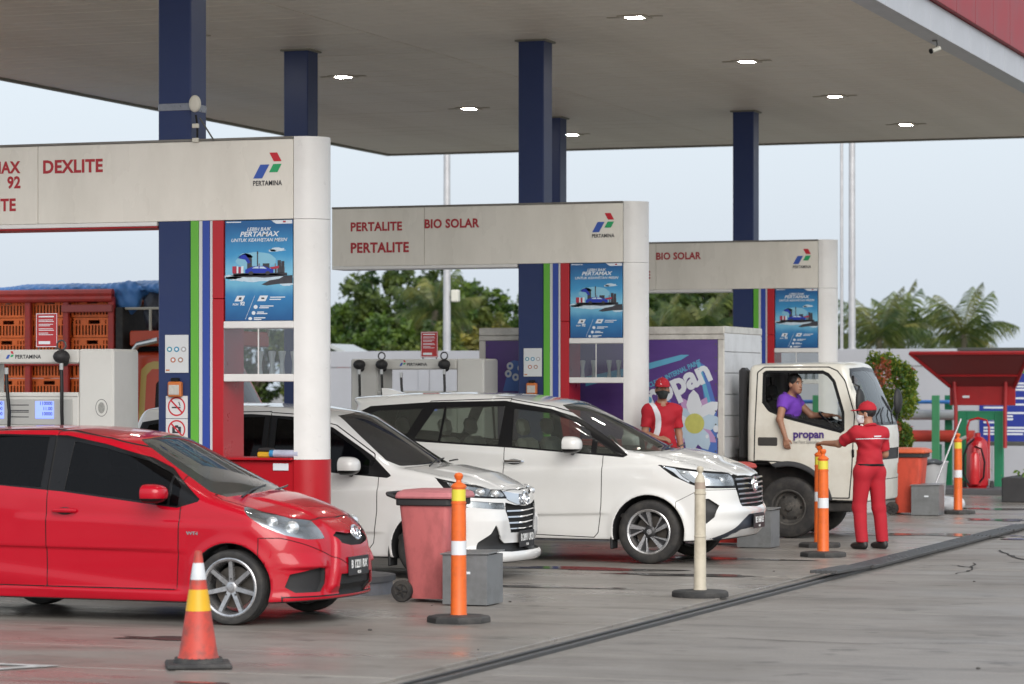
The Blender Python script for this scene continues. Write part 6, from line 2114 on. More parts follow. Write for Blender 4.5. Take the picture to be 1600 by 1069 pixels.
# information board, platform and planter
bd = thing('information_board', 'blue information board with white lines of text and green header', 'board', (-10.35, 55.0, 0))
MB().box(-.0, 1.7, 0, .04, .84, 2.10, .006).build('panel', mat('board_blue', (.025, .045, .30), .4, var=.05), bd, smooth=0)
MB().box(-.0, 1.7, 0, .04, 2.102, 2.30, .006).build('header', mat('board_green', (.10, .38, .10), .4), bd, smooth=0)
MB().box(-.05, 1.75, -.01, .05, .76, .838, .006).build('bottom_rail', M_lhouse, bd, smooth=0)
MB().box(-.35, 1.9, -.35, .10, 2.52, 2.58, .01).build('roof', M_lhouse, bd, smooth=0)
for x in (.0, 1.6):
    MB().box(x, x + .08, .042, .10, 0, 2.52, .006).build('leg', M_fgreen, bd, smooth=0)
r_ = np.random.default_rng(5)
zz = 2.0
row = 0
while zz > .92:
    w_ = r_.uniform(.5, 1.5) if row % 4 else .4
    flat(bd, 'board_print', [[(.08, zz), (.08 + w_, zz), (.08 + w_, zz + .035), (.08, zz + .035)]], M_pwhite, -.002)
    zz -= .058 if row % 4 else .10
    row += 1
for zz in (2.16, 2.23):
    flat(bd, 'board_print', [[(.1, zz), (1.4, zz), (1.4, zz + .03), (.1, zz + .03)]], M_pwhite, -.002)

pf = thing('step_platform', 'dark grey concrete step under the fire extinguisher', 'platform', (-9.9, 50.6, 0))
MB().box(-.7, 1.6, 0, 2.0, -.01, .10, .015).build('slab', mat('platform_dark', (.08, .08, .085), .6, var=.2), pf)
pl = thing('planter', 'low black planter kerb at the right edge beyond the posts', 'planter', (-8.60, 47.6, 0))
M_pk = mat('planter_black', (.03, .03, .032), .5, var=.3)
for (a, b, c_, d) in ((0, 2.4, 0, .22), (0, .22, .222, 1.6), (2.18, 2.4, .222, 1.6), (.222, 2.178, 1.38, 1.6)):
    MB().box(a, b, c_, d, -.01, .40, .02).build('kerb', M_pk, pl)
MB().box(.222, 2.178, .222, 1.378, 0, .32).build('soil', mat('soil', (.06, .045, .03), .95, bump=.5, bscale=30), pl, smooth=0)

# pipes on green posts
for (z, rr, col, nm) in ((1.578, .035, (.05, .20, .55), 'thin blue'), (1.342, .095, (.40, .41, .43), 'thick grey'), (.952, .11, (.55, .05, .03), 'thick red')):
    p = thing('barrier_pipe', f'{nm} horizontal pipe on the green posts in front of the wall', 'pipe', (-14.6, 54.0, z), group='coloured pipes along the wall')
    MB().cyl((0, 0, 0), (4.35, 0, 0), rr, n=20).build('tube', mat('pipe_' + nm.split()[1], col, .45, var=.06, dirt=.2), p)
    MB().cyl((2.3, 0, 0), (2.36, 0, 0), rr + .012, n=20).build('collar', mat('pipe_' + nm.split()[1], col, .45), p)
for k, x in enumerate((-10.97, -13.2)):
    p = thing('pipe_post', ('pale green pipe post beside the fire shelter', 'green pipe post behind the truck')[k], 'post', (x, 53.72, 0), group='green pipe posts')
    MB().box(0, .135, -.07, .0, 0, 1.70, .006).build('front_flange', mat('post_pale_green', (.08, .36, .16), .5, var=.1, dirt=.2), p, smooth=0)
    MB().box(.14, .275, .42, .50, 0, 1.70, .006).build('rear_flange', M_fgreen, p, smooth=0)
    MB().box(.05, .09, .002, .418, 0, .80).build('web', M_fgreen, p, smooth=0)

# wash tub, mop
tb = thing('wash_tub', 'white plastic tub with a dark cloth over its rim', 'tub', (-9.2, 45.0, 0))
MB().lathe([(0, .02), (.16, .02), (.19, .06), (.24, .68), (.255, .70), (.255, .72), (.235, .72), (.18, .10), (0, .08)], 28).build('tub', mat('tub_white', (.55, .56, .57), .45, var=.1, dirt=.3), tb)
def cl(X, Y, Z):
    return (np.sqrt((X / .2) ** 2 + ((Y + .12) / .18) ** 2 + ((Z - .70) / .05) ** 2) - 1) * .05 + .01 * np.sin(25 * X) * np.sin(22 * Y)
S_ = Skin(cl, (-.25, -.35, .6), (.25, .1, .8), .02); S_.finish(); S_.piece('body', 'cloth', mat('cloth_slate', (.07, .08, .09), .85), tb)
mp_ = thing('mop', 'grey mop handle leaning behind the farthest orange post', 'mop', (-9.03, 44.5, 0))
MB().tube([(-.05, 0, .28), (.33, .25, 1.37)], .014, 8).build('handle', mat('alu_handle', (.42, .42, .44), .35, metal=.6), mp_)
MB().box(-.16, .06, -.06, .06, .02, .28, .03).build('head', mat('mop_head', (.35, .35, .33), .9, bump=.6, bscale=80), mp_)
bk = thing('rag_bundle', 'blue and white rag bundle on the ground beside the white tub', 'rags', (-8.85, 44.2, 0))
def rg(X, Y, Z):
    return (np.sqrt((X / .30) ** 2 + (Y / .18) ** 2 + ((Z - .10) / .12) ** 2) - 1) * .12 + .02 * np.sin(18 * X + 9 * Y) * np.sin(21 * Y + 7 * Z)
S_ = Skin(rg, (-.4, -.3, -.05), (.4, .3, .3), .025); S_.region('b', lambda X, Y, Z: X + .05 + .05 * np.sin(20 * Y)); S_.finish()
S_.piece('body', 'white_rag', mat('rag_white', (.5, .52, .55), .9), bk); S_.piece('b', 'blue_rag', mat('rag_blue', (.05, .16, .42), .85), bk)
jc = thing('jerry_can', 'small white jerry can at the foot of the orange red bin', 'can', (-9.55, 42.4, 0))
MB().box(-.10, .10, -.07, .07, 0, .26, .03).build('body', mat('can_white', (.5, .53, .53), .5), jc)
MB().cyl((.05, 0, .25), (.05, 0, .30), .022, n=10).build('cap', mat('can_teal', (.05, .3, .32), .5), jc)

# ------------------------------------------------------------------ people
def rcone(X, Y, Z, a, b, ra, rb):
    ax, ay, az = a
    ex, ey, ez = b[0] - ax, b[1] - ay, b[2] - az
    t = np.clip(((X - ax) * ex + (Y - ay) * ey + (Z - az) * ez) / (ex * ex + ey * ey + ez * ez + 1e-12), 0, 1)
    return np.sqrt((X - ax - ex * t) ** 2 + (Y - ay - ey * t) ** 2 + (Z - az - ez * t) ** 2) - (ra + (rb - ra) * t)

def ellip(X, Y, Z, c, r):
    k = np.sqrt(((X - c[0]) / r[0]) ** 2 + ((Y - c[1]) / r[1]) ** 2 + ((Z - c[2]) / r[2]) ** 2)
    return (k - 1) * min(r)

def turn(p, c, a):
    """Rotate point p about the vertical axis through c by a."""
    x, y = p[0] - c[0], p[1] - c[1]
    return (c[0] + x * math.cos(a) - y * math.sin(a), c[1] + x * math.sin(a) + y * math.cos(a), p[2])

def hand_fn(wrist, direction, palm_normal, thumb_dir, curl):
    """Palm, four fingers and a thumb as one distance function; curl in radians per joint."""
    w = Vector(wrist); d = Vector(direction).normalized(); n = Vector(palm_normal); n = (n - d * n.dot(d)).normalized()
    s = Vector(thumb_dir); s = (s - d * s.dot(d) - n * s.dot(n)).normalized()
    segs = []
    pc0, pc1 = w + d * .015, w + d * .085
    for k, off in enumerate((-.030, -.010, .010, .030)):
        segs.append((w + d * .01 + s * off * .5, w + d * .085 + s * off, .017, .0125))
        L_ = (.058, .072, .078, .070)[k]
        p = w + d * .088 + s * off
        dd = d.copy()
        for j, fr in enumerate((.45, .32, .23)):
            ax = s
            dd = (Matrix.Rotation(-curl, 3, ax) @ dd) if (Matrix.Rotation(-curl, 3, ax) @ d).dot(n) > 0 else (Matrix.Rotation(curl, 3, ax) @ dd)
            q = p + dd * (L_ * fr)
            segs.append((p, q, .0098 - .001 * j, .0092 - .0012 * j))
            p = q
    tp = w + d * .03 + s * .026
    t1 = tp + (s * .75 + d * .65).normalized() * .036
    t2 = t1 + (s * .25 + d * .9 + n * .35).normalized() * .030
    segs += [(tp, t1, .013, .0105), (t1, t2, .0105, .0085)]
    segs.append((w - d * .05, w + d * .03, .024, .024))
    def f(X, Y, Z):
        v = None
        for a, b, ra, rb in segs:
            q = rcone(X, Y, Z, a, b, ra, rb)
            v = q if v is None else smin(v, q, .006)
        return v
    lo = [min(min(a[i], b[i]) for a, b, _, _ in segs) - .03 for i in range(3)]
    hi = [max(max(a[i], b[i]) for a, b, _, _ in segs) + .03 for i in range(3)]
    return f, lo, hi

M_skin = mat('skin_brown', (.34, .17, .105), .5, var=.08, scale=20)
M_hair = mat('hair_black', (.012, .011, .011), .55, bump=.6, bscale=220)

def make_person(root, J, shirt, trousers=None, shoes=None, head_yaw=0.0, cap=None, mask=None, sleeve=.55, shirt_z=.96, hair=True, curl=(.35, .35), hands=((0, 0, -1), (0, 0, -1)), palm_n=((1, 0, 0), (-1, 0, 0)), thumbs=((0, -1, 0), (0, -1, 0)), legs=True, girth=1.0):
    """J: joints in the person's own frame (facing -y, their left is +x). One continuous body, clothes over it."""
    hc = Vector(J['head']); hy = head_yaw
    def hp(x, y, z):
        v = Vector((x, y, z)); v.rotate(Matrix.Rotation(hy, 3, 'Z')); return tuple(hc + v)
    def headlocal(X, Y, Z):
        c, s_ = math.cos(-hy), math.sin(-hy)
        x, y = X - hc[0], Y - hc[1]
        return x * c - y * s_, x * s_ + y * c, Z - hc[2]
    def head(X, Y, Z):
        x, y, z = headlocal(X, Y, Z)
        d = ellip(x, y, z, (0, .012, .035), (.075, .095, .090))
        d = smin(d, ellip(x, y, z, (0, -.022, -.045), (.056, .068, .072)), .04)
        d = smin(d, ellip(x, y, z, (0, -.062, -.092), (.030, .026, .024)), .03)
        d = smin(d, rcone(x, y, z, (0, -.088, .010), (0, -.104, -.030), .008, .013), .014)
        d = smin(d, ellip(x, y, z, (0, -.090, -.064), (.024, .010, .010)), .012)
        for sx in (-1, 1):
            d = smin(d, ellip(x, y, z, (sx * .078, .012, -.012), (.011, .022, .034)), .008)
            d = smax(d, -(ellip(x, y, z, (sx * .032, -.094, .012), (.017, .014, .010))), .012)
            d = smin(d, ellip(x, y, z, (sx * .032, -.080, .030), (.024, .012, .007)), .010)
        return d
    ch, wa, pe = J['chest'], J['waist'], J['pelvis']
    def torso(X, Y, Z, g=0.0):
        d = rcone(X, Y, Z, pe, wa, .128 * girth + g, .118 * girth + g)
        d = smin(d, rcone(X, Y, Z, wa, ch, .118 * girth + g, .125 * girth + g), .05)
        for s_ in ('L', 'R'):
            sh = J['sh' + s_]; hi_ = J['hip' + s_]
            d = smin(d, rcone(X, Y, Z, ch, tuple(np.array(sh) * .72 + np.array(ch) * .28), .105 + g, .075 + g), .06)
            d = smin(d, rcone(X, Y, Z, wa, tuple(np.array(hi_) * .8 + np.array(wa) * .2), .10 + g, .10 + g), .05)
            d = smin(d, rcone(X, Y, Z, tuple(np.array(ch) + np.array([0, 0, .09])), sh, .055 + g, .062 + g), .05)
        return d
    def arm(X, Y, Z, s_, g=0.0, upto=2):
        sh, el, wr = J['sh' + s_], J['el' + s_], J['wr' + s_]
        d = rcone(X, Y, Z, sh, el, .056 + g, .043 + g)
        if upto > 1:
            d = smin(d, rcone(X, Y, Z, el, wr, .042 + g, .027 + g), .02)
        return d
    def leg(X, Y, Z, s_, g=0.0):
        hi_, kn, an = J['hip' + s_], J['kn' + s_], J['an' + s_]
        d = rcone(X, Y, Z, hi_, kn, .092 + g, .062 + g)
        return smin(d, rcone(X, Y, Z, kn, an, .060 + g, .042 + g), .03)
    def body(X, Y, Z):
        d = torso(X, Y, Z)
        d = smin(d, rcone(X, Y, Z, tuple(np.array(ch) + np.array([0, .01, .10])), hp(0, .012, -.055), .060, .052), .04)
        d = smin(d, head(X, Y, Z), .02)
        for s_ in ('L', 'R'):
            d = smin(d, arm(X, Y, Z, s_), .04)
            if legs:
                d = smin(d, leg(X, Y, Z, s_), .04)
        return d
    pts = np.array([v for v in J.values()])
    lo, hi = pts.min(0) - .16, pts.max(0) + .17
    V, T = surface_net(body, lo, hi, .0135)
    g = grad(body, V, .003); N = g / np.linalg.norm(g, axis=1)[:, None]
    Vs, Ns, Ts = [V], [N], [T]
    off = len(V)
    for i, s_ in enumerate(('L', 'R')):
        if hands[i] is None:
            continue
        f, l2, h2 = hand_fn(J['wr' + s_], hands[i], palm_n[i], thumbs[i], curl[i])
        v2, t2 = surface_net(f, l2, h2, .0062)
        g2 = grad(f, v2, .002); n2 = g2 / np.linalg.norm(g2, axis=1)[:, None]
        Vs.append(v2); Ns.append(n2); Ts.append(t2 + off); off += len(v2)
    b = mesh_from_tris('body', np.concatenate(Vs), np.concatenate(Ns), np.concatenate(Ts), M_skin, root)
    # eyes and brows
    for sx in (-1, 1):
        e = MB().sphere(hp(sx * .032, -.077, .011), .0105, 10, 8).build('eye', mat('eye_white', (.40, .37, .34), .3), b)
        MB().sphere(hp(sx * .032, -.0845, .011), .006, 8, 6).build('iris', mat('eye_dark', (.02, .012, .01), .15), e)
        MB().tube([hp(sx * .016, -.093, .031), hp(sx * .034, -.093, .036), hp(sx * .052, -.082, .030)], .0045, 5).build('eyebrow', M_hair, b)
    MB().tube([hp(-.022, -.0975, -.064), hp(0, -.1005, -.063), hp(.022, -.0975, -.064)], .0035, 5).build('lip', mat('lip', (.24, .08, .06), .5), b)
    fold = lambda X, Y, Z, a: a * (np.sin(26 * Z + 11 * X + 7 * Y) * np.sin(13 * X - 17 * Y + 6 * Z) + .8 * np.sin(38 * Z - 24 * X + 15 * Y) * np.sin(9 * Z + 19 * Y + 1.3) + .3 * np.sin(70 * Z - 31 * X + 12 * Y))
    # shirt
    def shirt_f(X, Y, Z):
        d = torso(X, Y, Z, .016)
        for s_ in ('L', 'R'):
            sh, el = np.array(J['sh' + s_]), np.array(J['el' + s_])
            en = sh + (el - sh) * sleeve
            a = rcone(X, Y, Z, tuple(sh), tuple(en), .068, .066)
            dirv = (el - sh) / np.linalg.norm(el - sh)
            cutp = (X - en[0]) * dirv[0] + (Y - en[1]) * dirv[1] + (Z - en[2]) * dirv[2]
            a = smax(a, cutp, .008)
            d = smin(d, a, .03)
        d = d + fold(X, Y, Z, .0048)
        d = smax(d, shirt_z - Z, .012)
        nk = Vector(ch) + Vector((0, -.01, .155))
        d = smax(d, -rcone(X, Y, Z, tuple(np.array(ch) + np.array([0, -.025, .13])), hp(0, -.01, -.04), .066, .070), .01)
        d = smax(d, Z - (ch[2] + .205), .01)
        return d
    SS = Skin(shirt_f, lo, hi, .0135)
    if trousers and shirt.get('belt'):
        SS.region('belt', lambda X, Y, Z: Z - (shirt_z + .030) + 0 * X)
    for nm, f, mt in shirt.get('regions', []):
        SS.region(nm, f)
    SS.finish()
    sh_o = SS.piece('body', 'shirt', shirt['mat'], root)
    SS.piece('belt', 'belt', M_black(), sh_o)
    for nm, f, mt in shirt.get('regions', []):
        SS.piece(nm, nm, mt, sh_o, offset=-.0015)
    # collar
    MB().tube([(ch[0] + .066 * math.cos(a), ch[1] + .005 + .066 * math.sin(a), ch[2] + .155 + .022 * math.sin(a)) for a in np.linspace(-1.15, 4.3, 16)], .017, 6).build('collar', shirt['mat'], sh_o)
    if trousers:
        def tr_f(X, Y, Z):
            d = rcone(X, Y, Z, pe, wa, .146 * girth, .134 * girth)
            for s_ in ('L', 'R'):
                hi_, kn, an = J['hip' + s_], J['kn' + s_], J['an' + s_]
                lowr = (an[0], an[1], an[2] - .02)
                q = smin(rcone(X, Y, Z, hi_, kn, .108, .078), rcone(X, Y, Z, kn, lowr, .078, .068), .03)
                d = smin(d, q, .035)
                d = smin(d, rcone(X, Y, Z, wa, hi_, .10, .112), .04)
            d = d + .0045 * (np.sin(17 * X + 7 * Z + 3) * np.sin(13 * Y - 6 * Z) + .5 * np.sin(19 * Z + 21 * X - 9 * Y) * np.sin(5 * Z + 2))
            d = smax(d, Z - (shirt_z + .035), .01)
            return smax(d, (min(J['anL'][2], J['anR'][2]) - .005) - Z, .01)
        ST = Skin(tr_f, lo, (hi[0], hi[1], shirt_z + .1), .0135); ST.finish()
        ST.piece('body', 'trousers', trousers, root)
    if shoes:
        for s_ in ('L', 'R'):
            an = J['an' + s_]; fy = J.get('foot' + s_, 0.0)
            ux, uy = math.sin(fy), -math.cos(fy)
            z0 = an[2] - .085
            def sf(X, Y, Z):
                x = (X - an[0]) * uy * -1 - (Y - an[1]) * ux * -1
                f_ = (X - an[0]) * ux + (Y - an[1]) * uy
                d = smin(ellip(x, f_, Z, (0, .08, z0 + .035), (.046, .135, .045)), ellip(x, f_, Z, (0, -.01, z0 + .06), (.042, .065, .06)), .03)
                return smax(d, z0 - Z, .006)
            SF = Skin(sf, (an[0] - .25, an[1] - .25, z0 - .02), (an[0] + .25, an[1] + .25, z0 + .16), .012); SF.finish()
            SF.piece('body', 'shoe', shoes, root)
    if hair:
        def hf(X, Y, Z):
            x, y, z = headlocal(X, Y, Z)
            d = ellip(x, y, z, (0, .018, .042), (.083, .100, .096))
            d = smax(d, -(y + .065 + .3 * (z - .06)) if False else (-.072 - y) , .01)
            d = smax(d, (-.045 + .55 * np.clip(-y, -.05, .1)) - z + .02 * np.abs(x) / .08, .012)
            return d + .0018 * np.sin(90 * x) * np.sin(80 * y + 60 * z)
        SH = Skin(hf, tuple(hc - Vector((.13, .13, .13))), tuple(hc + Vector((.13, .13, .17))), .010); SH.finish()
        SH.piece('body', 'hair', M_hair, root)
    if cap:
        def cf(X, Y, Z):
            x, y, z = headlocal(X, Y, Z)
            d = ellip(x, y, z, (0, .015, .048), (.090, .108, .098))
            d = smax(d, .040 - .10 * (y < 0) * (-y) * .3 - z, .008)
            br = smax(np.abs(z - .046 - .12 * (y + .09) + 1.2 * x * x) - .006, np.sqrt((x / .082) ** 2 + ((y + .085) / .095) ** 2) * .08 - .08, .006)
            br = smax(br, y + .06, .01)
            return smin(d, br, .012)
        CP = Skin(cf, tuple(hc - Vector((.20, .20, .04))), tuple(hc + Vector((.20, .20, .17))), .010); CP.finish()
        co = CP.piece('body', 'cap', cap, root)
        MB().sphere(hp(0, .015, .148), (.010, .010, .006), 8, 6).build('cap_button', cap, co)
        if mask == 'black':
            lg = MB()
            for (u0, u1, v0, v1) in ((-.030, -.024, .062, .105), (-.024, -.006, .099, .105), (-.024, -.010, .080, .086), (-.024, -.006, .062, .068), (.002, .008, .062, .105), (.008, .028, .099, .105), (.022, .028, .08, .1), (.008, .028, .078, .084)):
                lg.add([hp(u0, -.092 + .55 * (v0 - .06), v0), hp(u1, -.092 + .55 * (v0 - .06), v0), hp(u1, -.092 + .55 * (v1 - .06), v1), hp(u0, -.092 + .55 * (v1 - .06), v1)], [(0, 1, 2, 3)])
            lg.build('cap_lettering', M_pwhite, co, smooth=0)
    if mask:
        def mf(X, Y, Z):
            x, y, z = headlocal(X, Y, Z)
            d = head(X, Y, Z) - .007
            d = smin(d, ellip(x, y, z, (0, -.070, -.045), (.052, .044, .050)) , .02)
            d = smax(d, z + .004 + .25 * np.abs(x), .006)
            d = smax(d, y + .010, .006)
            return smax(d, -.112 - z, .008)
        MK = Skin(mf, tuple(hc - Vector((.12, .16, .14))), tuple(hc + Vector((.12, .08, .05))), .009); MK.finish()
        mo = MK.piece('body', 'face_mask', mat('mask_' + mask, {'black': (.018, .022, .022), 'white': (.68, .70, .72)}[mask], .8, var=.1), root)
        for sx in (-1, 1):
            MB().tube([hp(sx * .066, -.02, -.02), hp(sx * .085, .03, .0), hp(sx * .084, .035, -.03)], .003, 5).build('mask_loop', mat('mask_' + mask, (.5, .5, .5), .8), mo)

M_ured = mat('uniform_red', (.40, .008, .020), .8, var=.12, scale=8, bump=.15, bscale=300)
M_uwhite = mat('uniform_white', (.66, .66, .70), .8, var=.06)
M_ublack = mat('shoe_black', (.015, .015, .015), .5, var=.2)
M_purple = mat('tshirt_purple', (.16, .045, .42), .85, var=.12, scale=8, bump=.15, bscale=300)

def people():
    # attendant behind the large white car, facing the camera, on the island kerb
    t = thing('person', 'attendant in red jacket with white stripe, red cap and black mask behind the white car', 'person', (-10.20, 33.98, .165), R(32))
    J = dict(head=(.0, -.02, 1.655), chest=(0, 0, 1.34), waist=(0, .0, 1.12), pelvis=(0, .01, .97), shL=(.17, .0, 1.405), shR=(-.17, .0, 1.405), elL=(.215, .02, 1.13), elR=(-.215, .0, 1.13),
             wrL=(.21, -.12, .92), wrR=(-.10, -.20, 1.08), hipL=(.095, .01, .93), hipR=(-.095, .01, .93), knL=(.10, -.01, .50), knR=(-.10, -.01, .50), anL=(.10, .03, .085), anR=(-.10, .03, .085))
    stripe = lambda X, Y, Z: np.maximum(np.maximum(np.abs(X + .070 - .10 * (Z - 1.30) + 1.2 * (Z - 1.22) ** 2) - .030, Y), .8 - Z)
    make_person(t, J, dict(mat=M_ured, regions=[('white_stripe', stripe, M_uwhite)]), M_ured, M_ublack, head_yaw=R(-10), cap=M_ured, mask='black', sleeve=.72, shirt_z=.90,
                hands=((0, -.3, -1), (.85, -.3, -.1)), palm_n=((-1, 0, 0), (0, .5, -1)), thumbs=((0, -1, 0), (0, -.3, 1)))
    # attendant standing by the cab with one hand on a post
    t = thing('person', 'attendant in red uniform and white mask seen from behind, hand on an orange post', 'person', (-7.54, 33.36, 0), R(-130))
    s = .975
    J = dict(head=(.02, -.035, 1.545), chest=(0, 0, 1.25), waist=(0, .0, 1.05), pelvis=(0, .0, .93), shL=(.172, -.03, 1.325), shR=(-.168, .02, 1.325), elL=(.235, -.27, 1.20), elR=(-.235, -.02, 1.08),
             wrL=(.265, -.51, 1.205), wrR=(-.13, -.19, 1.02), hipL=(.09, .0, .88), hipR=(-.09, .0, .88), knL=(.115, -.04, .47), knR=(-.12, .02, .47), anL=(.115, .02, .085), anR=(-.15, .05, .085), footL=.15, footR=-.25)
    del J['footL'], J['footR']
    pip = lambda X, Y, Z: np.maximum(np.abs(Z - 1.265 + .03 * np.abs(X)) - .005, .02 - Y)
    make_person(t, J, dict(mat=M_ured, belt=True, regions=[('white_piping', pip, M_uwhite)]), M_ured, M_ublack, head_yaw=R(38), cap=M_ured, mask='white', sleeve=.80, shirt_z=.945, girth=.94, curl=(.55, .4),
                hands=((.02, -1, -.08), (.7, -.7, 0)), palm_n=((0, 0, -1), (0, 0, -1)), thumbs=((-1, 0, 0), (.7, .7, 0)))
    MB().box(-.05, .05, .150, .1545, 1.283, 1.297).build('back_print', M_uwhite, t)
    # driver leaning out of the cab window
    t = thing('person', 'driver in purple shirt leaning from the cab window with one arm hanging down', 'person', (-9.01 - .06, 35.35 + .34, .80), R(90))
    # own frame: faces -y which is the truck's forward direction; right arm is nearest the camera
    J = dict(head=(-.10, -.10, 1.085), chest=(-.04, -.01, .80), waist=(0, .05, .56), pelvis=(0, .08, .38), shL=(.15, -.02, .90), shR=(-.215, .02, .885), elL=(.22, -.22, .70), elR=(-.375, .03, .655),
             wrL=(.18, -.46, .70), wrR=(-.385, -.045, .435), hipL=(.10, .05, .34), hipR=(-.10, .05, .34), knL=(.11, -.38, .36), knR=(-.11, -.38, .36), anL=(.11, -.42, .10), anR=(-.11, -.42, .10))
    make_person(t, J, dict(mat=M_purple), mat('jeans', (.03, .04, .07), .85), M_ublack, head_yaw=R(-35), sleeve=.45, shirt_z=.38,
                hands=((0, -1, .0), (.05, -.15, -1)), palm_n=((0, 0, -1), (1, 0, 0)), thumbs=((-1, 0, 0), (0, -1, 0)))

people()

# ------------------------------------------------------------------ perimeter wall, poles, hut
M_wall = mat('wall_grey', (.42, .425, .45), .7, var=.05, scale=1.5, dirt=.22, dirt_col=(.33, .33, .33), dirt_scale=1.2)
wl = thing('perimeter_wall', 'pale grey precast panel wall behind the forecourt', 'wall', (0, 59.0, 0))
x = -25.4
first = True
while x < 6:
    if first:
        a = MB().box(.12, 2.38, 0, .08, -.02, 2.27, .008).build('wall_panel', M_wall, wl, smooth=0); pa = a.data
        b = MB().box(0, 2.4, -.02, .10, 2.275, 2.62, .008).build('top_beam', M_wall, wl, smooth=0); pb = b.data
        c = MB().box(-.13, .115, -.03, .10, -.02, 2.27, .01).build('wall_post', M_wall, wl, smooth=0); pc = c.data
        first = False
    else:
        a = link(bpy.data.objects.new('wall_panel', pa), wl); b = link(bpy.data.objects.new('top_beam', pb), wl); c = link(bpy.data.objects.new('wall_post', pc), wl)
    a.location = (x, 0, 0); b.location = (x + .002, 0, 0); c.location = (x, 0, 0)
    x += 2.405
cp = MB().box(-.36, -.06, -.12, .20, -.02, 2.66, .015).build('corner_pier', mat('wall_pier', (.46, .465, .49), .7), wl, smooth=0)
cp.location = (-25.4, 0, 0)

def pole(loc, r0, h, label, box=None):
    t = thing('lamp_pole', label, 'pole', loc, group='tall poles behind the forecourt')
    mp = mat('pole_galv', (.50, .50, .51), .4, metal=.3, var=.1, dirt=.2)
    MB().cyl((0, 0, 0), (0, 0, 2.6), r0 * 1.25, n=16).build('lower_tube', mp, t)
    MB().cyl((0, 0, 2.6), (0, 0, h), r0, r0 * .8, n=16).build('upper_tube', mp, t)
    MB().cyl((0, 0, 2.56), (0, 0, 2.66), r0 * 1.32, n=16).build('collar', mp, t)
    if box:
        MB().box(box[0], box[0] + .17, -.08, .08, box[1], box[1] + .27, .02).build('junction_box', mat('cream_plastic', (.6, .6, .5), .5), t)
        MB().box(0, box[0], -.02, .02, box[1] + .1, box[1] + .14).build('bracket', M_lhouse, t)
    return t
pole((-23.62, 62.0, 0), .085, 9.5, 'pale pole with a junction box in front of the trees', (.12, 3.75))
pole((-14.02, 60.4, 0), .075, 10, 'thick grey pole right of the farthest arch')
pole((-14.24, 60.4, 0), .036, 10, 'thin white pole right of the farthest arch')

ht = thing('guard_hut', 'small open hut with a grey gable roof beyond the wall', 'hut', (-30.4, 72.0, 0))
MB().prism([(-.75, 2.66), (.0, 2.98), (.75, 2.66), (.72, 2.58), (0, 2.88), (-.72, 2.58)], -.8, .8, 'y').build('roof', mat('hut_roof', (.40, .42, .42), .6, var=.1), ht, smooth=0)
for xx in (-.55, .55):
    for yy in (-.6, .6):
        MB().box(xx - .05, xx + .05, yy - .05, yy + .05, 0, 2.66).build('post', M_lhouse, ht, smooth=0)
MB().box(-.5, .5, -.62, -.56, 0, 1.1, .01).build('front_board', mat('hut_board', (.30, .28, .25), .8, var=.2), ht, smooth=0)
MB().box(.15, .5, -.655, -.63, 1.75, 2.5, .01).build('red_sheet', mat('hut_red', (.45, .05, .05), .6), ht, smooth=0)
MB().box(-.5, .5, .5, .6, 0, 2.6, .01).build('back_wall', mat('hut_dark', (.09, .085, .08), .8), ht, smooth=0)

sheet(MB(), -120, 80, 63, 420, -.010).build('grass_verge', mat('grass_ground', (.06, .09, .03), .95, var=.4, scale=.6), None, smooth=0)['kind'] = 'structure'

# ------------------------------------------------------------------ vegetation
def leaf_mat(name, col, var=.5, trans=.35, hue=(.06, .02)):
    m = bpy.data.materials.new(name)
    m.use_nodes = True
    nt = m.node_tree
    L = nt.links.new
    b = nt.nodes['Principled BSDF']
    ge = nt.nodes.new('ShaderNodeNewGeometry')
    n = nt.nodes.new('ShaderNodeTexNoise'); n.inputs['Scale'].default_value = 1.1; n.inputs['Detail'].default_value = 5
    L(ge.outputs['Position'], n.inputs['Vector'])
    rp = nt.nodes.new('ShaderNodeValToRGB')
    e = rp.color_ramp.elements
    e[0].position, e[0].color = .34, (col[0] * (1 - var), col[1] * (1 - var * .8), col[2] * (1 - var * .6), 1)
    e[1].position, e[1].color = .68, (min(1, col[0] * (1 + var) + hue[0]), min(1, col[1] * (1 + var) + hue[1]), col[2], 1)
    L(n.outputs['Fac'], rp.inputs['Fac'])
    rd = nt.nodes.new('ShaderNodeMix'); rd.data_type = 'RGBA'; rd.blend_type = 'MULTIPLY'; rd.inputs[0].default_value = 1
    r2 = nt.nodes.new('ShaderNodeValToRGB')
    r2.color_ramp.elements[0].color = (.62, .66, .6, 1); r2.color_ramp.elements[1].color = (1.25, 1.2, 1.0, 1)
    L(ge.outputs['Random Per Island'], r2.inputs['Fac'])
    L(rp.outputs['Color'], rd.inputs[6]); L(r2.outputs['Color'], rd.inputs[7])
    L(rd.outputs[2], b.inputs['Base Color'])
    b.inputs['Roughness'].default_value = .5
    tr = nt.nodes.new('ShaderNodeBsdfTranslucent')
    L(rd.outputs[2], tr.inputs['Color'])
    mx = nt.nodes.new('ShaderNodeMixShader'); mx.inputs[0].default_value = trans
    out = [q for q in nt.nodes if q.type == 'OUTPUT_MATERIAL'][0]
    L(b.outputs[0], mx.inputs[1]); L(tr.outputs[0], mx.inputs[2]); L(mx.outputs[0], out.inputs['Surface'])
    return m

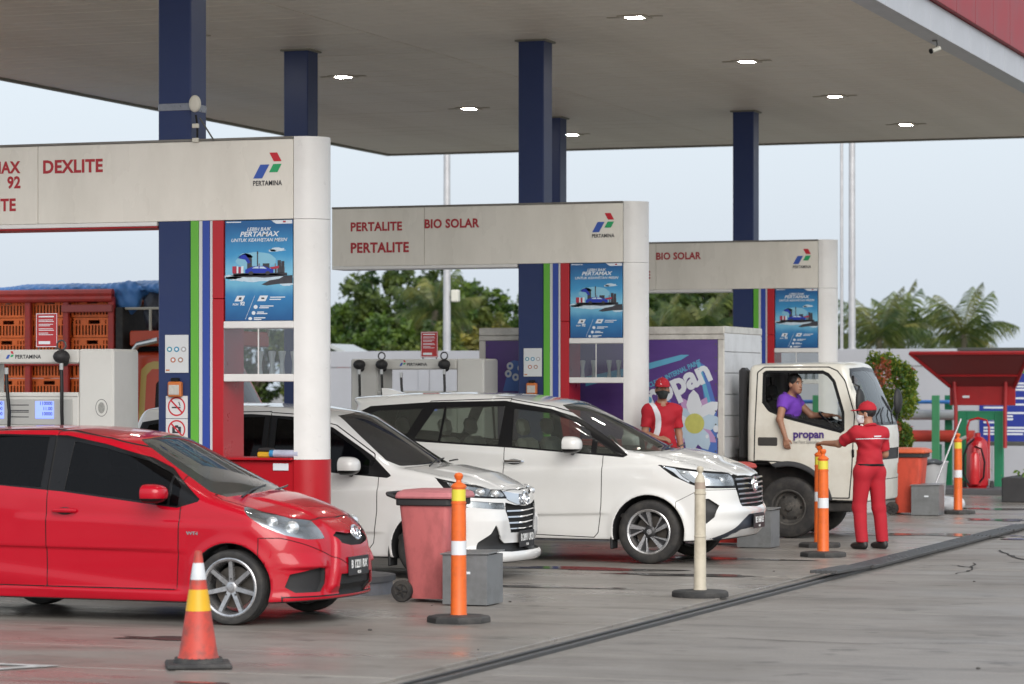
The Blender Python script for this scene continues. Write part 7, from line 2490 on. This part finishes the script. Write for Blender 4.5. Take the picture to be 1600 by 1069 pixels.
def leaves_mesh(name, centres, normals_up, size, material, parent, rng, bend=.25):
    """One folded leaf (two triangles pairs) per centre."""
    n = len(centres)
    d = rng.normal(size=(n, 3)); d[:, 2] = d[:, 2] * .6 - normals_up
    d /= np.linalg.norm(d, axis=1)[:, None]
    u = np.cross(d, rng.normal(size=(n, 3))); u /= np.linalg.norm(u, axis=1)[:, None]
    w = np.cross(d, u)
    s = size * rng.uniform(.6, 1.35, n)[:, None]
    V = np.stack([centres - d * s * .5, centres + u * s * .28 + w * s * bend * .3, centres + d * s * .5, centres - u * s * .28 + w * s * bend * .3], 1).reshape(-1, 3)
    idx = np.arange(n) * 4
    F = np.concatenate([np.stack([idx, idx + 1, idx + 2], 1), np.stack([idx, idx + 2, idx + 3], 1)])
    me = bpy.data.meshes.new(name)
    me.from_pydata(V.tolist(), [], F.tolist())
    me.materials.append(material)
    o = bpy.data.objects.new(name, me)
    return link(o, parent)

M_bark = mat('bark', (.10, .08, .06), .9, var=.35, scale=6, bump=.5, bscale=20)
LEAF = [leaf_mat('leaf_deep', (.036, .092, .028), .45, .4), leaf_mat('leaf_mid', (.065, .145, .032), .45, .4), leaf_mat('leaf_olive', (.105, .155, .045), .4, .4), leaf_mat('leaf_yellow', (.16, .165, .05), .4, .4)]

def broad_tree(loc, h, cw, kind, seed, label, nleaf=5200, leaf=.26):
    rng = np.random.default_rng(seed)
    t = thing('leafy_tree', label, 'tree', loc, group='leafy trees behind the forecourt')
    m = MB()
    m.tube([(0, 0, 0), (rng.uniform(-.1, .1), 0, h * .25), (rng.uniform(-.2, .2), rng.uniform(-.2, .2), h * .55)], [h * .028, h * .022, h * .014], 8)
    lobes = []
    nl = 24
    for k in range(nl):
        a = rng.uniform(0, 6.28)
        zz = .22 + .72 * ((k + rng.uniform(0, 1)) / nl)
        prof = math.sin(math.pi * min(1, (zz - .12) / .95)) ** .8
        rad = cw * .5 * prof * rng.uniform(.15, .95) ** .7
        c = np.array([math.cos(a) * rad, math.sin(a) * rad, zz * h])
        r = cw * rng.uniform(.13, .22) * (1.15 - .35 * zz)
        lobes.append((c, r))
        m.tube([(0, 0, h * .3), tuple(c * np.array([.5, .5, 1]) * np.array([1, 1, .8])), tuple(c)], [h * .012, h * .008, h * .003], 5)
    m.build('trunk', M_bark, t)
    pts = []
    wsum = sum(r * r for c, r in lobes)
    for c, r in lobes:
        n = int(nleaf * r * r / wsum)
        # small sprays gathered round the lobe's shell
        ns = max(6, n // 22)
        sd = rng.normal(size=(ns, 3)); sd /= np.linalg.norm(sd, axis=1)[:, None]
        sc = c + sd * (r * rng.uniform(.45, 1.18, ns))[:, None] * np.array([1, 1, .8])
        q = sc[rng.integers(0, ns, n)] + rng.normal(size=(n, 3)) * r * .17
        pts.append(q)
    P = np.concatenate(pts)
    P[:, 2] = np.maximum(P[:, 2], .15)
    leaves_mesh('crown', P, .35, leaf, LEAF[kind], t, rng)
    return t

def palm(loc, h, fl, seed, label, lean=(0, 0), dead=True):
    rng = np.random.default_rng(seed)
    t = thing('palm_tree', label, 'palm tree', loc, group='palm trees behind the forecourt')
    m = MB()
    path = [(lean[0] * (k / 6) ** 1.5, lean[1] * (k / 6) ** 1.5, h * k / 6) for k in range(7)]
    m.tube(path, [.17, .14, .12, .115, .11, .12, .13], 8)
    m.build('trunk', mat('palm_bark', (.11, .09, .07), .9, var=.4, scale=8, bump=.5, bscale=10), t)
    top = np.array(path[-1])
    nf = 22
    for k in range(nf):
        az = 2 * math.pi * k / nf * 2.618 + rng.uniform(-.2, .2)
        el = lerp(1.35, -.55, (k / (nf - 1)) ** .8) + rng.uniform(-.12, .12)
        L_ = fl * rng.uniform(.8, 1.08)
        droop = rng.uniform(.55, .95) * (1.15 - .4 * math.sin(max(el, 0)))
        sp = []
        for q in range(11):
            s = q / 10
            e = el - droop * s * s * 1.25
            sp.append(e)
        pt = top.copy(); P = [pt.copy()]
        for q in range(10):
            e = sp[q]
            pt = pt + np.array([math.cos(az) * math.cos(e), math.sin(az) * math.cos(e), math.sin(e)]) * (L_ / 10)
            P.append(pt.copy())
        P = np.array(P)
        side = np.array([-math.sin(az), math.cos(az), 0])
        f = MB()
        f.tube([tuple(p) for p in P], [.022 * (1 - .08 * i) for i in range(11)], 4, caps=False)
        for q in np.linspace(.10, 1.0, 27):
            i = min(9, int(q * 10)); w = q * 10 - i
            b = P[i] * (1 - w) + P[i + 1] * w
            tan = (P[i + 1] - P[i]); tan /= np.linalg.norm(tan)
            ll = fl * .34 * (math.sin(math.pi * min(1, q * .92 + .10)) ** .6 + .15)
            for sg in (-1, 1):
                d = side * sg * .75 + tan * .55 + np.array([0, 0, -.55 + rng.uniform(-.25, .1)])
                d /= np.linalg.norm(d)
                wv = tan * .013 + np.array([0, 0, .008])
                mid = b + d * ll * .55
                tip = b + d * ll + np.array([0, 0, -ll * .25])
                f.add([b - wv, b + wv, mid + wv * 1.2, tip, mid - wv * 1.2], [(0, 1, 2, 4), (4, 2, 3)])
        kind = 3 if (dead and el < -.25) else (2 if el < .35 else PALM)
        mm = LEAF[3] if (dead and el < -.3) else (M_palm2 if k % 3 == 0 else M_palm)
        f.build('frond', mm, t, smooth=0, fix=False)
    return t
PALM = 1
M_palm = leaf_mat('palm_green', (.070, .125, .045), .35, .35)
M_palm2 = leaf_mat('palm_olive', (.125, .155, .065), .35, .35)

_A = R(19.6)
def far(right, depth):
    """Ground point from metres right of and ahead of the street's sight line."""
    return (right * math.cos(_A) - depth * math.sin(_A), right * math.sin(_A) + depth * math.cos(_A), 0)
# (metres right, metres ahead, height, crown width, leaf kind)
_trees = [(-13.6, 128, 5.6, 4.2, 1), (-11.0, 126, 4.8, 4.0, 0), (-8.6, 124, 5.2, 3.6, 2), (-6.6, 122, 5.4, 3.6, 1), (-5.2, 118, 7.0, 3.8, 0), (-3.9, 122, 6.7, 3.6, 0), (-4.6, 108, 4.4, 3.0, 1),
          (-2.9, 116, 6.2, 3.4, 1), (-1.9, 124, 6.5, 3.4, 0), (-1.0, 118, 5.4, 3.0, 2), (-.1, 122, 5.9, 3.2, 1), (-3.2, 104, 3.9, 3.2, 0), (-2.0, 104, 4.0, 3.0, 2), (-.7, 106, 4.1, 3.0, 3), (1.5, 120, 6.3, 3.6, 1), (3.2, 120, 6.4, 3.6, 2),
          (5.2, 116, 6.6, 3.6, 1), (6.4, 112, 6.4, 3.4, 0), (7.6, 114, 6.3, 3.4, 1), (8.8, 112, 6.4, 3.4, 2), (10.0, 118, 5.6, 3.4, 1), (11.6, 122, 4.9, 3.2, 1),
          (13.2, 122, 3.5, 3.0, 2), (14.6, 122, 3.1, 3.0, 1), (15.8, 122, 3.3, 3.2, 3), (17.4, 124, 3.3, 3.4, 1), (18.9, 124, 4.0, 3.4, 2), (20.4, 126, 3.6, 3.2, 1), (22.2, 128, 3.2, 3.4, 1), (12.0, 112, 4.3, 2.6, 0)]
_where = ('far left behind the dispenser', 'left of the nearest arch opening', 'seen through the nearest cabinet pane', 'left of the tall group', 'tallest of the group left of the pale pole', 'behind the tallest tree', 'low, in front of the tall group',
          'just left of the pale pole', 'behind the pale pole', 'just right of the pale pole', 'farther right of the pale pole', 'low and dark near the wall left of the pole', 'low by the pole foot', 'low yellowish near the purple box', 'behind the middle column', 'right of the middle column',
          'first in the gap under the farthest arch', 'second in the gap under the farthest arch', 'third in the gap under the farthest arch', 'last in the gap under the farthest arch', 'behind the farthest column', 'behind the farthest poster', 'beside the thick grey pole', 'under the left palm', 'yellowish between the palms', 'under the right palm', 'right of the right palm', 'low at the right edge', 'lowest at the far right', 'left of the palms near the wall')
for k, (a, d, h, w, kd) in enumerate(_trees):
    broad_tree(far(a, d), h, w, kd, 100 + k, ('dense dark green tree ', 'mid green tree ', 'olive green tree ', 'yellow green tree ')[kd] + _where[k], 8600 if w > 3.3 else 7000, .23)
palm(far(-3.35, 112), 4.75, 1.95, 5, 'leaning palm among the trees left of the pale pole', (.5, 0))
palm(far(13.35, 108), 3.65, 2.3, 6, 'left coconut palm above the wall behind the shrub')
palm(far(14.95, 114), 4.15, 1.9, 7, 'middle palm, smaller, between two larger palms')
palm(far(16.45, 108), 3.75, 2.3, 8, 'right coconut palm above the fire shelter')
palm(far(6.7, 104), 3.8, 1.9, 9, 'palm in the gap above the truck box', (0, 0))
palm(far(5.2, 106), 3.7, 1.7, 10, 'small palm left in the gap above the truck box', (0, 0))

# clipped shrub with red shoot tips
def topiary():
    rng = np.random.default_rng(33)
    t = thing('topiary_shrub', 'clipped round shrub with red shoots in two tiers behind the truck mirror', 'shrub', (-10.5, 48.0, 0))
    m = MB()
    m.tube([(0, 0, 0), (.03, 0, .6), (.0, 0, 1.0), (-.02, 0, 1.6)], [.05, .04, .035, .03], 8)
    m.build('trunk', M_bark, t)
    for nm, c, r, n in (('upper_crown', (-.08, 0, 1.83), (.54, .5, .55), 9000), ('lower_crown', (.16, -.1, 1.05), (.24, .24, .25), 2600)):
        d = rng.normal(size=(n, 3)); d /= np.linalg.norm(d, axis=1)[:, None]
        bump_ = 1 + .07 * np.sin(5 * d[:, 0] + 3 * d[:, 2]) + .06 * np.sin(9 * d[:, 1] + 7 * d[:, 2] + 8 * d[:, 0]) + .06 * np.sin(17 * d[:, 0] - 13 * d[:, 2])
        P = np.array(c) + d * np.array(r) * ((rng.uniform(.55, 1.0, n) ** .5 + np.abs(rng.normal(size=n)) * .05) * bump_)[:, None]
        redness = np.sin(6 * d[:, 0] + 1.3) + np.sin(5 * d[:, 2] - 2 * d[:, 0]) + .9 * d[:, 2] - .5 * d[:, 0]
        rd = (redness > .95) & (rng.uniform(size=n) < .8)
        yl = (~rd) & (rng.uniform(size=n) < .4)
        leaves_mesh(nm, P[~rd & ~yl], -.5, .06, M_shr1, t, rng)
        leaves_mesh('new_leaves', P[yl], -.5, .06, M_shr2, t, rng)
        if rd.any():
            leaves_mesh('red_shoots', P[rd] + d[rd] * .04, -.6, .065, M_shr3, t, rng)
    pt = MB().lathe([(0, 0), (.18, 0), (.24, .30), (.26, .30), (.26, .34), (.22, .34), (.20, .28), (0, .28)], 20)
    pt.build('pot', mat('pot_dark', (.05, .05, .05), .6), t)
M_shr1 = leaf_mat('shrub_green', (.12, .23, .03), .5, .35)
M_shr2 = leaf_mat('shrub_lime', (.30, .34, .04), .4, .4)
M_shr3 = leaf_mat('shrub_red', (.62, .16, .09), .35, .4, (.06, .02))
topiary()

# plants in the planter
rng = np.random.default_rng(9)
t = thing('planter_plant', 'low green plant in the black planter at the right edge', 'plant', (-7.6, 48.3, .32))
leaves_mesh('foliage', rng.normal(size=(260, 3)) * np.array([.45, .2, .06]) + np.array([0, 0, .08]), -.6, .12, M_shr1, t, rng)
